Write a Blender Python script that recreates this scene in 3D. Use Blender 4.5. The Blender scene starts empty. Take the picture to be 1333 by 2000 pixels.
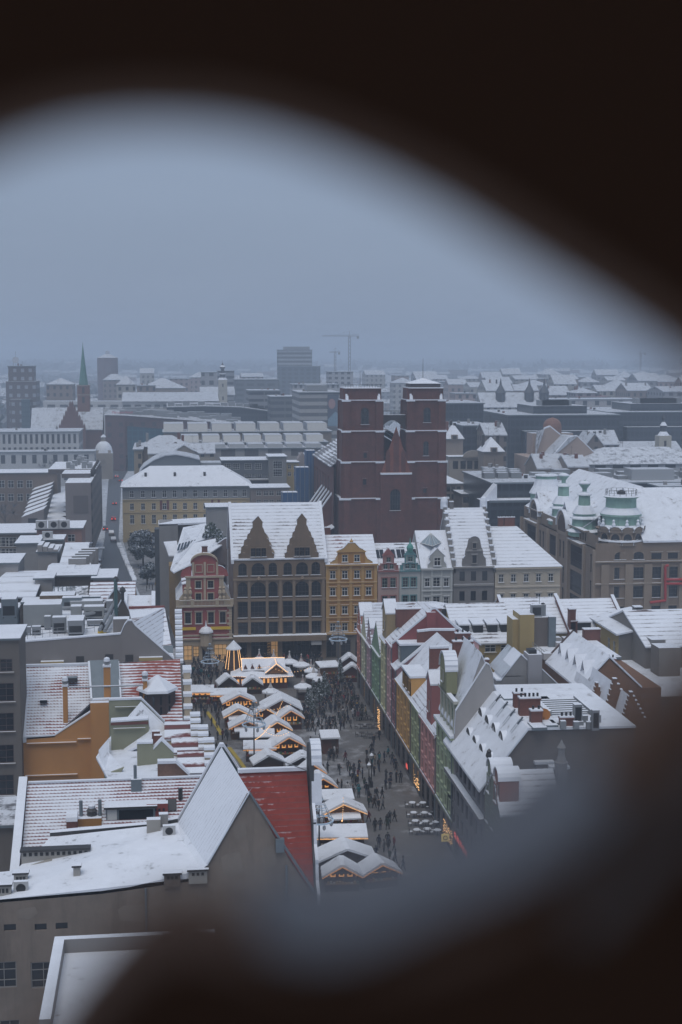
import bpy, math, random
from mathutils import Vector, Matrix
R = math.radians
S = bpy.context.scene
C = S.collection
rnd = random.Random(7)

# ---------------------------------------------------------------- camera, sky, sun, exposure
H, F = 62.0, 2778.0                       # eye height; focal length in pixels of a 1333 x 2000 frame
PITCH, YAW = math.atan(310 / 2778), R(7)
cam = bpy.data.cameras.new("camera")
cam.sensor_fit = 'VERTICAL'; cam.sensor_height = 36; cam.lens = 36 * F / 2000
cam.clip_start = 0.01; cam.clip_end = 30000
cam.dof.use_dof = True; cam.dof.focus_distance = 240; cam.dof.aperture_fstop = 1.9
camo = bpy.data.objects.new("camera", cam); C.objects.link(camo)
camo.location = (0, 0, H); camo.rotation_euler = (R(90) - PITCH, 0, -YAW)
S.camera = camo

w = bpy.data.worlds.new("World"); S.world = w; w.use_nodes = True
wn, wl = w.node_tree.nodes, w.node_tree.links
sky = wn.new('ShaderNodeTexSky'); sky.sky_type = 'NISHITA'; sky.sun_disc = False
HAZE = .00047
SUN_EL, SUN_ROT = R(68), R(200)
sky.sun_elevation = SUN_EL; sky.sun_rotation = SUN_ROT; sky.air_density = 1.0; sky.dust_density = 4.0
mixs = wn.new('ShaderNodeMix'); mixs.data_type = 'RGBA'; mixs.inputs[0].default_value = 0.9
wl.new(sky.outputs[0], mixs.inputs[6]); cn = wn.new('ShaderNodeTexNoise'); cn.inputs['Scale'].default_value = 3.2; cn.inputs['Detail'].default_value = 5; ct = wn.new('ShaderNodeTexCoord'); cv = wn.new('ShaderNodeVectorMath'); cv.operation = 'MULTIPLY'; cv.inputs[1].default_value = (1, 1, 4); wl.new(ct.outputs['Generated'], cv.inputs[0]); wl.new(cv.outputs[0], cn.inputs['Vector'])
cm = wn.new('ShaderNodeMix'); cm.data_type = 'RGBA'; wl.new(cn.outputs[0], cm.inputs[0]); cm.inputs[6].default_value = (1.80, 2.28, 3.16, 1); cm.inputs[7].default_value = (2.24, 2.78, 3.76, 1); wl.new(cm.outputs[2], mixs.inputs[7])   # cloud deck over the clear sky
bg = wn['Background']; bg.inputs[1].default_value = 0.10
wl.new(mixs.outputs[2], bg.inputs[0])
sl = bpy.data.lights.new("sun", 'SUN'); sl.energy = 1.05; sl.angle = R(40); sl.color = (1, .98, .95)
sun = bpy.data.objects.new("sun", sl); C.objects.link(sun)
sun.rotation_euler = (R(90) - SUN_EL, 0, R(180) - SUN_ROT)
S.view_settings.view_transform = 'Standard'; S.view_settings.look = 'None'
S.view_settings.exposure = 0.38; S.view_settings.gamma = 1; S.view_settings.use_curve_mapping = False
S.cycles.max_bounces = 5; S.cycles.diffuse_bounces = 2; S.cycles.glossy_bounces = 2
S.cycles.transmission_bounces = 2; S.cycles.volume_bounces = 1; S.cycles.transparent_max_bounces = 8
S.cycles.caustics_reflective = False; S.cycles.caustics_refractive = False
S.cycles.use_denoising = True
S.cycles.sample_clamp_indirect = 4

# ---------------------------------------------------------------- helpers
_cp, _sp, _cy, _sy = math.cos(PITCH), math.sin(PITCH), math.cos(YAW), math.sin(YAW)
def ray(px, py):
    a = (px - 666.5) / F; b = (1000 - py) / F
    f = _cp + b * _sp; u = -_sp + b * _cp
    return a * _cy + f * _sy, -a * _sy + f * _cy, u
def D(px, py, Y):                          # photo point at distance Y -> (x, z)
    x, y, u = ray(px, py); t = Y / y; return x * t, H + u * t
def X_(px, Y, py=1000): return D(px, py, Y)[0]
def Z_(py, Y, px=666): return D(px, py, Y)[1]
def G(px, py, z=0.0):                      # photo point on height z -> (x, y)
    x, y, u = ray(px, py); t = (z - H) / u; return x * t, y * t
def YX(px, X, py=1300):                    # distance of a photo column on the plane x = X
    x, y, u = ray(px, py); return y * X / x

MATS = {}
def nodes(name):
    m = bpy.data.materials.new(name); m.use_nodes = True
    n = m.node_tree.nodes; return m, n, m.node_tree.links, n['Principled BSDF']
def noise(n, l, vec, scale, detail=4, rough=.6, dim=None):
    t = n.new('ShaderNodeTexNoise'); t.inputs['Scale'].default_value = scale
    t.inputs['Detail'].default_value = detail; t.inputs['Roughness'].default_value = rough
    if vec is not None: l.new(vec, t.inputs['Vector'])
    return t.outputs[0]
def math_(n, l, op, a, b=None, c=None):
    t = n.new('ShaderNodeMath'); t.operation = op
    for i, v in enumerate((a, b, c)):
        if v is None: continue
        if isinstance(v, (int, float)): t.inputs[i].default_value = v
        else: l.new(v, t.inputs[i])
    return t.outputs[0]
def mrange(n, l, v, a, b, c, d):
    t = n.new('ShaderNodeMapRange'); l.new(v, t.inputs[0])
    for i, k in enumerate((a, b, c, d)): t.inputs[i + 1].default_value = k
    return t.outputs[0]
def mixc(n, l, f, a, b):
    t = n.new('ShaderNodeMix'); t.data_type = 'RGBA'
    if isinstance(f, (int, float)): t.inputs[0].default_value = f
    else: l.new(f, t.inputs[0])
    for i, v in ((6, a), (7, b)):
        if isinstance(v, tuple): t.inputs[i].default_value = (*v[:3], 1)
        else: l.new(v, t.inputs[i])
    return t.outputs[2]
def coords(n, l, stretch=(1, 1, 1)):
    tc = n.new('ShaderNodeTexCoord'); oi = n.new('ShaderNodeObjectInfo')
    v = n.new('ShaderNodeVectorMath'); v.operation = 'MULTIPLY_ADD'
    l.new(tc.outputs['Object'], v.inputs[0]); v.inputs[1].default_value = stretch
    cb = n.new('ShaderNodeCombineXYZ'); r_ = math_(n, l, 'MULTIPLY', oi.outputs['Random'], 300.0)
    for i in range(3): l.new(r_, cb.inputs[i])
    l.new(cb.outputs[0], v.inputs[2])
    return tc.outputs['Object'], v.outputs[0]
def bump(n, l, b, h, strength, dist):
    t = n.new('ShaderNodeBump'); t.inputs['Strength'].default_value = strength
    t.inputs['Distance'].default_value = dist; l.new(h, t.inputs['Height']); l.new(t.outputs[0], b.inputs['Normal'])
SNOWC = (.79, .82, .88)
def plain(name, col, rough=.6, metal=0.0, emit=None, es=1.0, var=0.0):
    if name in MATS: return MATS[name]
    m, n, l, b = nodes(name)
    b.inputs['Base Color'].default_value = (*col, 1); b.inputs['Roughness'].default_value = rough
    b.inputs['Metallic'].default_value = metal
    if var:
        o, v = coords(n, l); f = noise(n, l, v, 1.3, 4)
        l.new(mixc(n, l, f, tuple(c * (1 - var) for c in col), tuple(min(.95, c * (1 + var)) for c in col)), b.inputs['Base Color'])
    if emit:
        b.inputs['Emission Color'].default_value = (*emit, 1); b.inputs['Emission Strength'].default_value = es
    MATS[name] = m; return m
def wallm(name, col, var=.22, dirt=.5, brick=0, rough=.85):
    """plaster or brick with weather streaks and blotches"""
    if name in MATS: return MATS[name]
    col = tuple(x * .9 for x in col)
    m, n, l, b = nodes(name); b.inputs['Roughness'].default_value = rough
    o, v = coords(n, l); o2, v2 = coords(n, l, (1, 1, .12))
    f1 = noise(n, l, v, .35, 5, .65); f2 = noise(n, l, v2, .9, 4, .7)
    f = math_(n, l, 'ADD', math_(n, l, 'MULTIPLY', f1, .55), math_(n, l, 'MULTIPLY', f2, .45))
    f = mrange(n, l, f, .3, .7, 0, 1)
    c = mixc(n, l, f, tuple(x * (1 - var) for x in col), tuple(min(.9, x * (1 + var)) for x in col))
    f3 = mrange(n, l, noise(n, l, v2, .45, 5, .75), .52, .75, 0, dirt)
    c = mixc(n, l, f3, c, tuple(x * .55 for x in col))
    if brick:
        f4 = noise(n, l, v, brick, 3, .7); f4 = mrange(n, l, f4, .35, .7, 0, .6)
        c = mixc(n, l, f4, c, tuple(x * .5 for x in col))
    l.new(c, b.inputs['Base Color']); bump(n, l, b, f1, .25, .05)
    MATS[name] = m; return m
def snowm(name='snow', col=SNOWC, dirt=(.30, .29, .29), cover=1.0, var=.07):
    """settled snow; with cover < 1 the ground or roof below shows through in ragged patches"""
    if name in MATS: return MATS[name]
    m, n, l, b = nodes(name); b.inputs['Roughness'].default_value = .75
    o, v = coords(n, l)
    f = noise(n, l, v, .5, 6, .7); f2 = noise(n, l, v, 2.2, 4, .6)
    c = mixc(n, l, mrange(n, l, f, .3, .7, 0, 1), tuple(x * (1 - var * 2) for x in col), col)
    if cover < 1:
        g = mrange(n, l, math_(n, l, 'ADD', math_(n, l, 'MULTIPLY', f, .7), math_(n, l, 'MULTIPLY', f2, .3)), .36 + .3 * (1 - cover) - .05, .36 + .3 * (1 - cover) + .05, 0, 1)
        c = mixc(n, l, g, dirt, c)
    l.new(c, b.inputs['Base Color']); bump(n, l, b, f2, .35, .08)
    MATS[name] = m; return m
def tilem(name, col, cover=.6, sp=.5, sharp=.07, k=.34, axis=2, cols=0):
    """roof tiles in courses, snow lying in the courses; cover is the share that is white"""
    if name in MATS: return MATS[name]
    m, n, l, b = nodes(name); b.inputs['Roughness'].default_value = .8
    o, v = coords(n, l); sx = n.new('ShaderNodeSeparateXYZ'); l.new(o, sx.inputs[0])
    f = noise(n, l, v, .16, 6, .62); f2 = noise(n, l, v, 1.6, 3, .6)
    row = math_(n, l, 'FRACT', math_(n, l, 'DIVIDE', sx.outputs[axis], sp))
    val = math_(n, l, 'ADD', math_(n, l, 'ADD', math_(n, l, 'MULTIPLY', f, 1.15), math_(n, l, 'MULTIPLY', f2, .28)), math_(n, l, 'MULTIPLY', math_(n, l, 'SUBTRACT', row, .5), k))
    if cols:
        cc = math_(n, l, 'SINE', math_(n, l, 'MULTIPLY', math_(n, l, 'ADD', sx.outputs[0], sx.outputs[1]), 6.283 / cols))
        val = math_(n, l, 'ADD', val, math_(n, l, 'MULTIPLY', cc, .07))
    t = .715 + .62 * (.5 - cover)
    g = mrange(n, l, val, t - sharp, t + sharp, 0, 1)
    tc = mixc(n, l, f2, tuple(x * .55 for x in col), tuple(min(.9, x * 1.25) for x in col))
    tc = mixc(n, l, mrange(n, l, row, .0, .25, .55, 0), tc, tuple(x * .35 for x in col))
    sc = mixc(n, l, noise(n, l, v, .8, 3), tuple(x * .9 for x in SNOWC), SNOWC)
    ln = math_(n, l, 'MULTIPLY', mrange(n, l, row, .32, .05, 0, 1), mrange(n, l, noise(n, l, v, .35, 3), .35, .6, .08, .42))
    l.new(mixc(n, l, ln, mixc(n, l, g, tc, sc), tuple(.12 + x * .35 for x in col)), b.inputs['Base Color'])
    bump(n, l, b, math_(n, l, 'ADD', row, math_(n, l, 'MULTIPLY', g, .6)), .5, .1)
    MATS[name] = m; return m
def glassm(name, col=(.011, .014, .019), rough=.12, spec=.5):
    if name in MATS: return MATS[name]
    m, n, l, b = nodes(name); b.inputs['Roughness'].default_value = rough
    o, v = coords(n, l); f = noise(n, l, v, .22, 2)
    l.new(mixc(n, l, f, tuple(c * .6 for c in col), tuple(c * 1.7 for c in col)), b.inputs['Base Color'])
    b.inputs['Specular IOR Level'].default_value = spec
    MATS[name] = m; return m

SNOW = snowm()
GLASS = glassm('window_glass')
GLASSB = glassm('bluish_glass', (.02, .034, .052), .1, .5)
WHITE = plain('white_paint', (.62, .62, .6), .5)
DARKF = plain('dark_frame', (.035, .033, .033), .5)
METAL = plain('grey_metal', (.25, .26, .27), .45, .3)
ZINC = plain('zinc_sheet', (.16, .19, .21), .5, .2, var=.25)
BLACK = plain('black_metal', (.015, .015, .017), .5)
WARM = plain('warm_bulbs', (.8, .5, .2), .5, emit=(1, .52, .16), es=2)
WARMW = plain('lit_window', (.6, .4, .2), .4, emit=(1, .55, .2), es=.16)

class MB:
    """collects faces; give it its thing and write coordinates of the place"""
    def __init__(s, parent=None, local=False):
        s.v = []; s.f = []; s.m = []; s.mats = []; s.p = parent; s.o = Vector((0, 0, 0))
        if parent is not None and not local: s.o = base(parent)
    def mi(s, mat):
        if mat not in s.mats: s.mats.append(mat)
        return s.mats.index(mat)
    def face(s, pts, mat):
        i = len(s.v); s.v += [tuple(p) for p in pts]; s.f.append(tuple(range(i, i + len(pts)))); s.m.append(s.mi(mat))
    def mesh(s, vs, fs, mat):
        i = len(s.v); s.v += [tuple(p) for p in vs]; k = s.mi(mat)
        for f in fs: s.f.append(tuple(i + q for q in f)); s.m.append(k)
    def box(s, x0, x1, y0, y1, z0, z1, mat, top=None):
        v = [(x0, y0, z0), (x1, y0, z0), (x1, y1, z0), (x0, y1, z0), (x0, y0, z1), (x1, y0, z1), (x1, y1, z1), (x0, y1, z1)]
        s.mesh(v, [(0, 3, 2, 1), (0, 1, 5, 4), (1, 2, 6, 5), (2, 3, 7, 6), (3, 0, 4, 7)], mat)
        s.mesh(v[4:], [(0, 1, 2, 3)], top or mat)
    def prism(s, poly, axis, a, b, mat, cap=None, skip=()):
        """poly: 2D outline; axis y -> (x,z), x -> (y,z), z -> (x,y); extruded a..b"""
        n = len(poly)
        f = {'y': lambda p, t: (p[0], t, p[1]), 'x': lambda p, t: (t, p[0], p[1]), 'z': lambda p, t: (p[0], p[1], t)}[axis]
        v = [f(p, a) for p in poly] + [f(p, b) for p in poly]
        s.mesh(v, [(i, (i + 1) % n, n + (i + 1) % n, n + i) for i in range(n) if i not in skip], mat)
        s.mesh(v, [tuple(range(n - 1, -1, -1)), tuple(range(n, 2 * n))], cap or mat)
    def lathe(s, cx, cy, prof, n, mat, ph=0.0):
        """prof: [(r, z) or (r, z, mat)] from bottom to top"""
        ring = lambda r, z: [(cx + r * math.cos(ph + 6.28318 * k / n), cy + r * math.sin(ph + 6.28318 * k / n), z) for k in range(n)]
        for a, b in zip(prof, prof[1:]):
            m = b[2] if len(b) > 2 else mat
            s.mesh(ring(a[0], a[1]) + ring(b[0], b[1]), [(k, (k + 1) % n, n + (k + 1) % n, n + k) for k in range(n)], m)
        e = prof[-1]
        if e[0] > 1e-3: s.mesh(ring(e[0], e[1]), [tuple(range(n))], e[2] if len(e) > 2 else mat)
    def tube(s, p, q, r0, r1=None, n=6, mat=None):
        p, q = Vector(p), Vector(q); d = (q - p)
        if d.length < 1e-6: return
        r1 = r0 if r1 is None else r1
        u = d.orthogonal().normalized(); w_ = d.normalized().cross(u)
        ring = lambda c, r: [c + (u * math.cos(6.28318 * k / n) + w_ * math.sin(6.28318 * k / n)) * r for k in range(n)]
        v = ring(p, r0) + ring(q, r1)
        s.mesh(v, [(k, (k + 1) % n, n + (k + 1) % n, n + k) for k in range(n)] + [tuple(range(n - 1, -1, -1)), tuple(range(n, 2 * n))], mat)
    def ico(s, c, r, mat, sq=1.0, sub=0):
        t = 1.618; vs = [(-1, t, 0), (1, t, 0), (-1, -t, 0), (1, -t, 0), (0, -1, t), (0, 1, t), (0, -1, -t), (0, 1, -t), (t, 0, -1), (t, 0, 1), (-t, 0, -1), (-t, 0, 1)]
        fs = [(0, 11, 5), (0, 5, 1), (0, 1, 7), (0, 7, 10), (0, 10, 11), (1, 5, 9), (5, 11, 4), (11, 10, 2), (10, 7, 6), (7, 1, 8), (3, 9, 4), (3, 4, 2), (3, 2, 6), (3, 6, 8), (3, 8, 9), (4, 9, 5), (2, 4, 11), (6, 2, 10), (8, 6, 7), (9, 8, 1)]
        k = r / 1.902
        s.mesh([(c[0] + a * k, c[1] + b * k, c[2] + d * k * sq) for a, b, d in vs], fs, mat)
    def obj(s, name, smooth=False, label=None, kind=None):
        me = bpy.data.meshes.new(name); o = s.o
        me.from_pydata([(a - o.x, b - o.y, c - o.z) for a, b, c in s.v], [], s.f)
        for m in s.mats: me.materials.append(m)
        me.polygons.foreach_set('material_index', s.m)
        if smooth:
            me.polygons.foreach_set('use_smooth', [True] * len(s.f))
        me.update()
        ob = bpy.data.objects.new(name, me); C.objects.link(ob)
        if s.p is not None: ob.parent = s.p
        if label: ob['label'] = label
        if kind: ob['kind'] = kind
        return ob
BASE = {}
def base(o):
    v = Vector((0, 0, 0))
    while o is not None: v = v + o.location; o = o.parent
    return v
def thing(name, label, cat, loc=(0, 0, 0), group=None, rz=0.0):
    o = bpy.data.objects.new(name, None); C.objects.link(o); o.location = loc; o.rotation_euler = (0, 0, rz)
    o.empty_display_size = .5
    o['label'] = label; o['category'] = cat
    if group: o['group'] = group
    return o
def tag(o, label, cat, group=None):
    o['label'] = label; o['category'] = cat
    if group: o['group'] = group
    return o
def struct(name, mb, **k):
    return mb.obj(name, kind='structure', **k)

WIN = {}
def winmesh(w, h, style, fm, tm, gm, subs):
    """window: x across, y into the wall, z up; returns meshes (pane, frame, sill)"""
    key = (round(w, 2), round(h, 2), style, fm.name, tm.name if tm else '', gm.name, subs)
    if key in WIN: return WIN[key]
    a = MB(); b = MB() if subs else a; c = MB() if subs else a
    x = w / 2; fr = min(.09, w * .08)
    arch = style.startswith('arch')
    rr = min(x, h * .5)
    def outline(x, h, g=0):
        if not arch: return [(-x, g), (x, g), (x, h - g), (-x, h - g)]
        return [(-x, g), (x, g)] + [(x * math.cos(R(t)), h - rr + (rr - g) * math.sin(R(t))) for t in range(0, 181, 20)]
    o = outline(x, h)
    a.face([(p[0], .16, p[1]) for p in o], gm)
    if arch:                                              # corner pieces above the arch, flush with the wall
        n = 10; pts = [(x * math.cos(R(t)), h - rr + rr * math.sin(R(t))) for t in range(0, 181, 18)]
        for s_ in (pts[:6], pts[5:]):
            cx = x if s_[0][0] > 0.01 else -x
            poly = s_ + [(0, h), (cx, h)] if cx > 0 else s_ + [(cx, h)]
            if cx > 0: poly = s_ + [(cx, h)]
            b.prism(poly, 'y', -.03, .18, tm or fm)
    if style != 'open':
        for (u0, u1, z0, z1) in ((-x, -x + fr, 0, h), (x - fr, x, 0, h), (-x + fr, x - fr, 0, fr), (-x + fr, x - fr, h - fr, h)):
            if arch and z1 == h: z1 = h - rr
            if z1 > z0: b.box(u0, u1, .08, .155, z0, z1, fm)
        if 'x' in style or 'cross' in style:
            b.box(-fr * .5, fr * .5, .07, .15, fr, h - fr, fm); b.box(-x + fr, x - fr, .075, .15, h * .62 - fr * .5, h * .62 + fr * .5, fm)
        elif 'g' in style:
            k = max(2, round(w / .8))
            for i in range(1, k): b.box(-x + w * i / k - .03, -x + w * i / k + .03, .08, .15, fr, h - fr, fm)
            b.box(-x + fr, x - fr, .085, .15, h * .3 - .03, h * .3 + .03, fm)
            b.box(-x + fr, x - fr, .085, .15, h * .7 - .03, h * .7 + .03, fm)
    if tm:
        t = min(.2, w * .16)
        if not arch:
            b.box(-x - t, -x, -.05, .02, -.0, h + t, tm); b.box(x, x + t, -.05, .02, 0, h + t, tm)
            b.box(-x, x, -.06, .02, h, h + t, tm)
            if 'p' in style:
                b.box(-x - t * 1.6, x + t * 1.6, -.18, .02, h + t, h + t + .14, tm, SNOW)
        c.box(-x - t, x + t, -.16, .1, -.14, -.02, tm); 'n' in style or c.box(-x - t, x + t, -.15, .07, -.02, .05, SNOW)
    def fin(m, nm):
        if not m.f: return None
        ob = m.obj(nm); me = ob.data; bpy.data.objects.remove(ob); return me
    r = [fin(a, 'window')] + ([fin(b, 'frame'), fin(c, 'sill')] if subs else [None, None])
    WIN[key] = r; return r
ROT = {'S': 0, 'W': R(-90), 'E': R(90), 'N': R(180)}
def win_at(th, side, plane, u, z, w, h, style, fm, tm, gm, subs=False, name='window'):
    m, f, s = winmesh(w, h, style, fm, tm, gm, subs)
    p = (u, plane, z) if side in 'SN' else (plane, u, z)
    o = bpy.data.objects.new(name, m); C.objects.link(o); o.parent = th
    o.location = Vector(p) - base(th); o.rotation_euler = (0, 0, ROT[side])
    for me, nm in ((f, 'frame'), (s, 'sill')):
        if me is not None:
            q = bpy.data.objects.new(nm, me); C.objects.link(q); q.parent = o
    return o
def facade(th, mb, side, plane, u0, u1, z0, z1, mat, wins=(), fm=None, tm=None, gm=None, subs=False, dep=.17, name='window'):
    """a wall with real openings; wins: (u centre, z sill, w, h, style)"""
    fm = fm or WHITE; gm = gm or GLASS
    sg = {'S': 1, 'W': 1, 'E': -1, 'N': -1}[side]
    pt = (lambda u, z, d=0: (u, plane + sg * d, z)) if side in 'SN' else (lambda u, z, d=0: (plane + sg * d, u, z))
    wins = [w_ for w_ in wins if w_[0] - w_[2] / 2 > u0 + .02 and w_[0] + w_[2] / 2 < u1 - .02 and w_[1] > z0 - .01 and w_[1] + w_[3] < z1 - .01]
    hl = [(a - w_ / 2, a + w_ / 2, z, z + h_) for (a, z, w_, h_, *_) in wins]
    zs = sorted({round(q, 3) for x in hl for q in x[2:]} | {round(z0, 3), round(z1, 3)})
    for za, zb in zip(zs, zs[1:]):
        if zb - za < .004: continue
        zm = (za + zb) / 2
        row = sorted((x[0], x[1]) for x in hl if x[2] < zm < x[3])
        u = u0
        for a, b in row:
            if a > u + .003: mb.face([pt(u, za), pt(a, za), pt(a, zb), pt(u, zb)], mat)
            u = max(u, b)
        if u1 > u + .003: mb.face([pt(u, za), pt(u1, za), pt(u1, zb), pt(u, zb)], mat)
    for a, b, c, d in hl:
        for q in (((a, c), (a, d)), ((b, c), (b, d)), ((a, c), (b, c)), ((a, d), (b, d))):
            mb.face([pt(*q[0]), pt(*q[1]), pt(*q[1], dep), pt(*q[0], dep)], mat)
    for (a, z, w_, h_, st, *g) in wins:
        win_at(th, side, plane, a, z, w_, h_, st, fm, tm, g[0] if g else gm, subs, name)
def grid(us, zs, w, h, st='cross'):
    return [(u, z, w, h, st) for z in zs for u in us]
def lin(a, b, n): return [a + (b - a) * (i + .5) / n for i in range(n)]
def gable_roof(mb, x0, x1, y0, y1, ze, zr, axis, mat, th=.25, over=.3, xr=None, ends=None, wall=None):
    """two slopes with thickness; axis = direction of the ridge; optional gable-end walls"""
    if axis == 'y':
        m = xr if xr is not None else (x0 + x1) / 2
        sl = (zr - ze) / max(.1, (m - x0)); sr = (zr - ze) / max(.1, (x1 - m))
        P = [(x0 - over, ze - over * sl), (m, zr), (x1 + over, ze - over * sr), (x1 + over, ze - over * sr + th), (m, zr + th * 1.15), (x0 - over, ze - over * sl + th)]
        mb.prism(P, 'y', y0 - over * .5, y1 + over * .5, mat)
        if wall:
            for yy in (y0, y1): mb.face([(x0, yy, ze), (x1, yy, ze), (m, yy, zr)], wall)
    else:
        m = xr if xr is not None else (y0 + y1) / 2
        sl = (zr - ze) / max(.1, (m - y0)); sr = (zr - ze) / max(.1, (y1 - m))
        P = [(y0 - over, ze - over * sl), (m, zr), (y1 + over, ze - over * sr), (y1 + over, ze - over * sr + th), (m, zr + th * 1.15), (y0 - over, ze - over * sl + th)]
        mb.prism(P, 'x', x0 - over * .5, x1 + over * .5, mat)
        if wall:
            for xx in (x0, x1): mb.face([(xx, y0, ze), (xx, y1, ze), (xx, m, zr)], wall)
def hip_roof(mb, x0, x1, y0, y1, ze, zr, mat, over=.4, rid=None, flat=None):
    x0 -= over; x1 += over; y0 -= over; y1 += over
    if rid is None:
        d = min(x1 - x0, y1 - y0) / 2
        rid = (x0 + d, x1 - d, y0 + d, y1 - d)
    a, b, c, d = rid
    lo = [(x0, y0, ze), (x1, y0, ze), (x1, y1, ze), (x0, y1, ze)]; hi = [(a, c, zr), (b, c, zr), (b, d, zr), (a, d, zr)]
    for i in range(4):
        j = (i + 1) % 4
        q = [lo[i], lo[j], hi[j], hi[i]]
        if (Vector(hi[i]) - Vector(hi[j])).length < .01: q = [lo[i], lo[j], hi[j]]
        mb.face(q, mat)
    if (b - a) > .01 and (d - c) > .01: mb.face(hi, flat or mat)
    mb.box(x0, x1, y0, y1, ze - .3, ze - .02, ZINC)
def chimney(th, x, y, z0, z1, w=.9, d=.7, mat=None, name='chimney', pots=0):
    mb = MB(th); mat = mat or BRICK
    mb.box(x - w / 2, x + w / 2, y - d / 2, y + d / 2, z0, z1, mat)
    mb.box(x - w / 2 - .08, x + w / 2 + .08, y - d / 2 - .08, y + d / 2 + .08, z1, z1 + .15, mat)
    mb.box(x - w / 2 - .06, x + w / 2 + .06, y - d / 2 - .06, y + d / 2 + .06, z1 + .15, z1 + .3, SNOW)
    for i in range(pots):
        xx = x - w / 2 + w * (i + .5) / pots
        mb.tube((xx, y, z1 + .2), (xx, y, z1 + .7), .13, .13, 6, BLACK)
    return mb.obj(name)
BRICK = wallm('red_brick', (.20, .075, .055), .3, .4, brick=5)
# ---------------------------------------------------------------- ground, water of the square, stone opening of the tower
g = MB(); g.box(-9000, 9000, -300, 12000, -6, 0, snowm('snowy_ground', (.50, .53, .58), (.11, .12, .14), .75))
struct('ground', g)
def pavem():
    m, n, l, b = nodes('wet_paving')
    o, v = coords(n, l)
    f = noise(n, l, v, .07, 6, .7); f2 = noise(n, l, v, .6, 5, .75); f3 = noise(n, l, v, 3.0, 3, .6)
    br = n.new('ShaderNodeTexBrick'); l.new(o, br.inputs['Vector']); br.inputs['Scale'].default_value = 1.1
    br.inputs['Color1'].default_value = (.118, .110, .105, 1); br.inputs['Color2'].default_value = (.145, .136, .13, 1); br.inputs['Mortar'].default_value = (.075, .071, .068, 1)
    br.inputs['Mortar Size'].default_value = .03
    c = mixc(n, l, mrange(n, l, f2, .3, .7, 0, .6), br.outputs[0], (.165, .155, .148))
    h = math_(n, l, 'ADD', math_(n, l, 'MULTIPLY', f, .62), math_(n, l, 'ADD', math_(n, l, 'MULTIPLY', f2, .3), math_(n, l, 'MULTIPLY', f3, .08)))
    c = mixc(n, l, mrange(n, l, h, .525, .62, 0, .75), c, (.42, .43, .46))
    l.new(c, b.inputs['Base Color']); l.new(mrange(n, l, f2, .3, .7, .35, .75), b.inputs['Roughness'])
    bump(n, l, b, f3, .2, .03)
    return m
PAVE = pavem()
g = MB(); g.box(-6, 36, 100, 286, -.05, .03, PAVE); struct('market_square', g)
ASPH = wallm('wet_asphalt', (.075, .08, .09), .2, .3, rough=.5)
g = MB(); gp = lambda px, py, z=.035: (*G(px, py, z), z)
g.face([gp(170, 1230), gp(285, 1230), gp(262, 1135), gp(232, 1050), gp(238, 940), gp(212, 940), gp(205, 1050), gp(190, 1135)], ASPH)
g.face([gp(212, 940), gp(238, 940), gp(262, 900), gp(225, 900)], ASPH); struct('street', g)
g = MB(); g.face([gp(264, 1140, .04), gp(330, 1290, .04), gp(338, 1200, .04), gp(318, 1060, .04), gp(240, 1052, .04)], snowm('trodden_snow', (.30, .31, .33), (.14, .14, .145), .4)); struct('pavement', g)
g = MB()
for k in range(22):
    x0, y0 = G(263 - k * 1.45, 1136 - k * 3.4)
    g.box(x0 - .5 - rnd.random() * .3, x0 + .5 + rnd.random() * .3, y0, y0 + 3.4, .04, .3 + rnd.random() * .25, SNOW)
struct('kerb_snow_bank', g)

tw = thing('stone_opening', 'dark stone opening of the lookout tower, framing the whole view out of focus', 'opening', (0, .4, 61))
STONE = wallm('dark_stone', (.30, .16, .095), .3, .3)
IN = [(-330, 520), (-160, 372), (0, 305), (130, 262), (260, 246), (390, 249), (500, 266), (620, 302), (740, 352), (860, 412), (1010, 505), (1150, 590), (1280, 678), (1400, 772), (1500, 900), (1510, 1050), (1430, 1180), (1330, 1285), (1262, 1362), (1200, 1440), (1120, 1545), (1035, 1640), (940, 1712), (840, 1758), (740, 1782), (620, 1795), (500, 1780), (420, 1748), (340, 1735), (270, 1772), (200, 1845), (130, 1930), (60, 2030), (-60, 2130), (-330, 2100), (-480, 1700), (-480, 900)]
yo, yi = .455, .405
inn = [(D(px, py, yo)) for px, py in IN]
n = len(inn); cxm, czm = D(520, 1030, yo)
out = []
for (x, z) in inn:                                        # square outer edge of the wall
    dx, dz = x - cxm, z - czm; k = max(abs(dx) / 1.6, abs(dz) / 1.25); out.append((cxm + dx / k, czm + dz / k))
mb = MB(tw)
for i in range(n):
    j = (i + 1) % n
    for y in (yo, yi): mb.face([(inn[i][0], y, inn[i][1]), (inn[j][0], y, inn[j][1]), (out[j][0], y, out[j][1]), (out[i][0], y, out[i][1])], STONE)
    mb.face([(inn[i][0], yo, inn[i][1]), (inn[j][0], yo, inn[j][1]), (inn[j][0], yi, inn[j][1]), (inn[i][0], yi, inn[i][1])], STONE)
mb.obj('pierced_wall')
mb = MB(tw)                                               # the rest of the lookout room round the viewer
x0, x1, z0, z1 = cxm - 1.62, cxm + 1.62, czm - 1.27, czm + 1.27
mb.box(x0 - .2, x0, -2, .5, z0, z1, STONE); mb.box(x1, x1 + .2, -2, .5, z0, z1, STONE)
mb.box(x0 - .2, x0 + .75, -2.2, -2, z0, z1, STONE); mb.box(x1 - .75, x1 + .2, -2.2, -2, z0, z1, STONE); mb.box(x0 + .75, x1 - .75, -2.2, -2, z0, z0 + .7, STONE); mb.box(x0 + .75, x1 - .75, -2.2, -2, z1 - .35, z1, STONE); mb.box(x0 - .2, x1 + .2, -2.2, .5, z1, z1 + .2, STONE); mb.box(x0 - .2, x1 + .2, -2.2, .5, z0 - .2, z0, STONE)  # unseen back-wall opening, added to let sky light the stone's inner face
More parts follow.
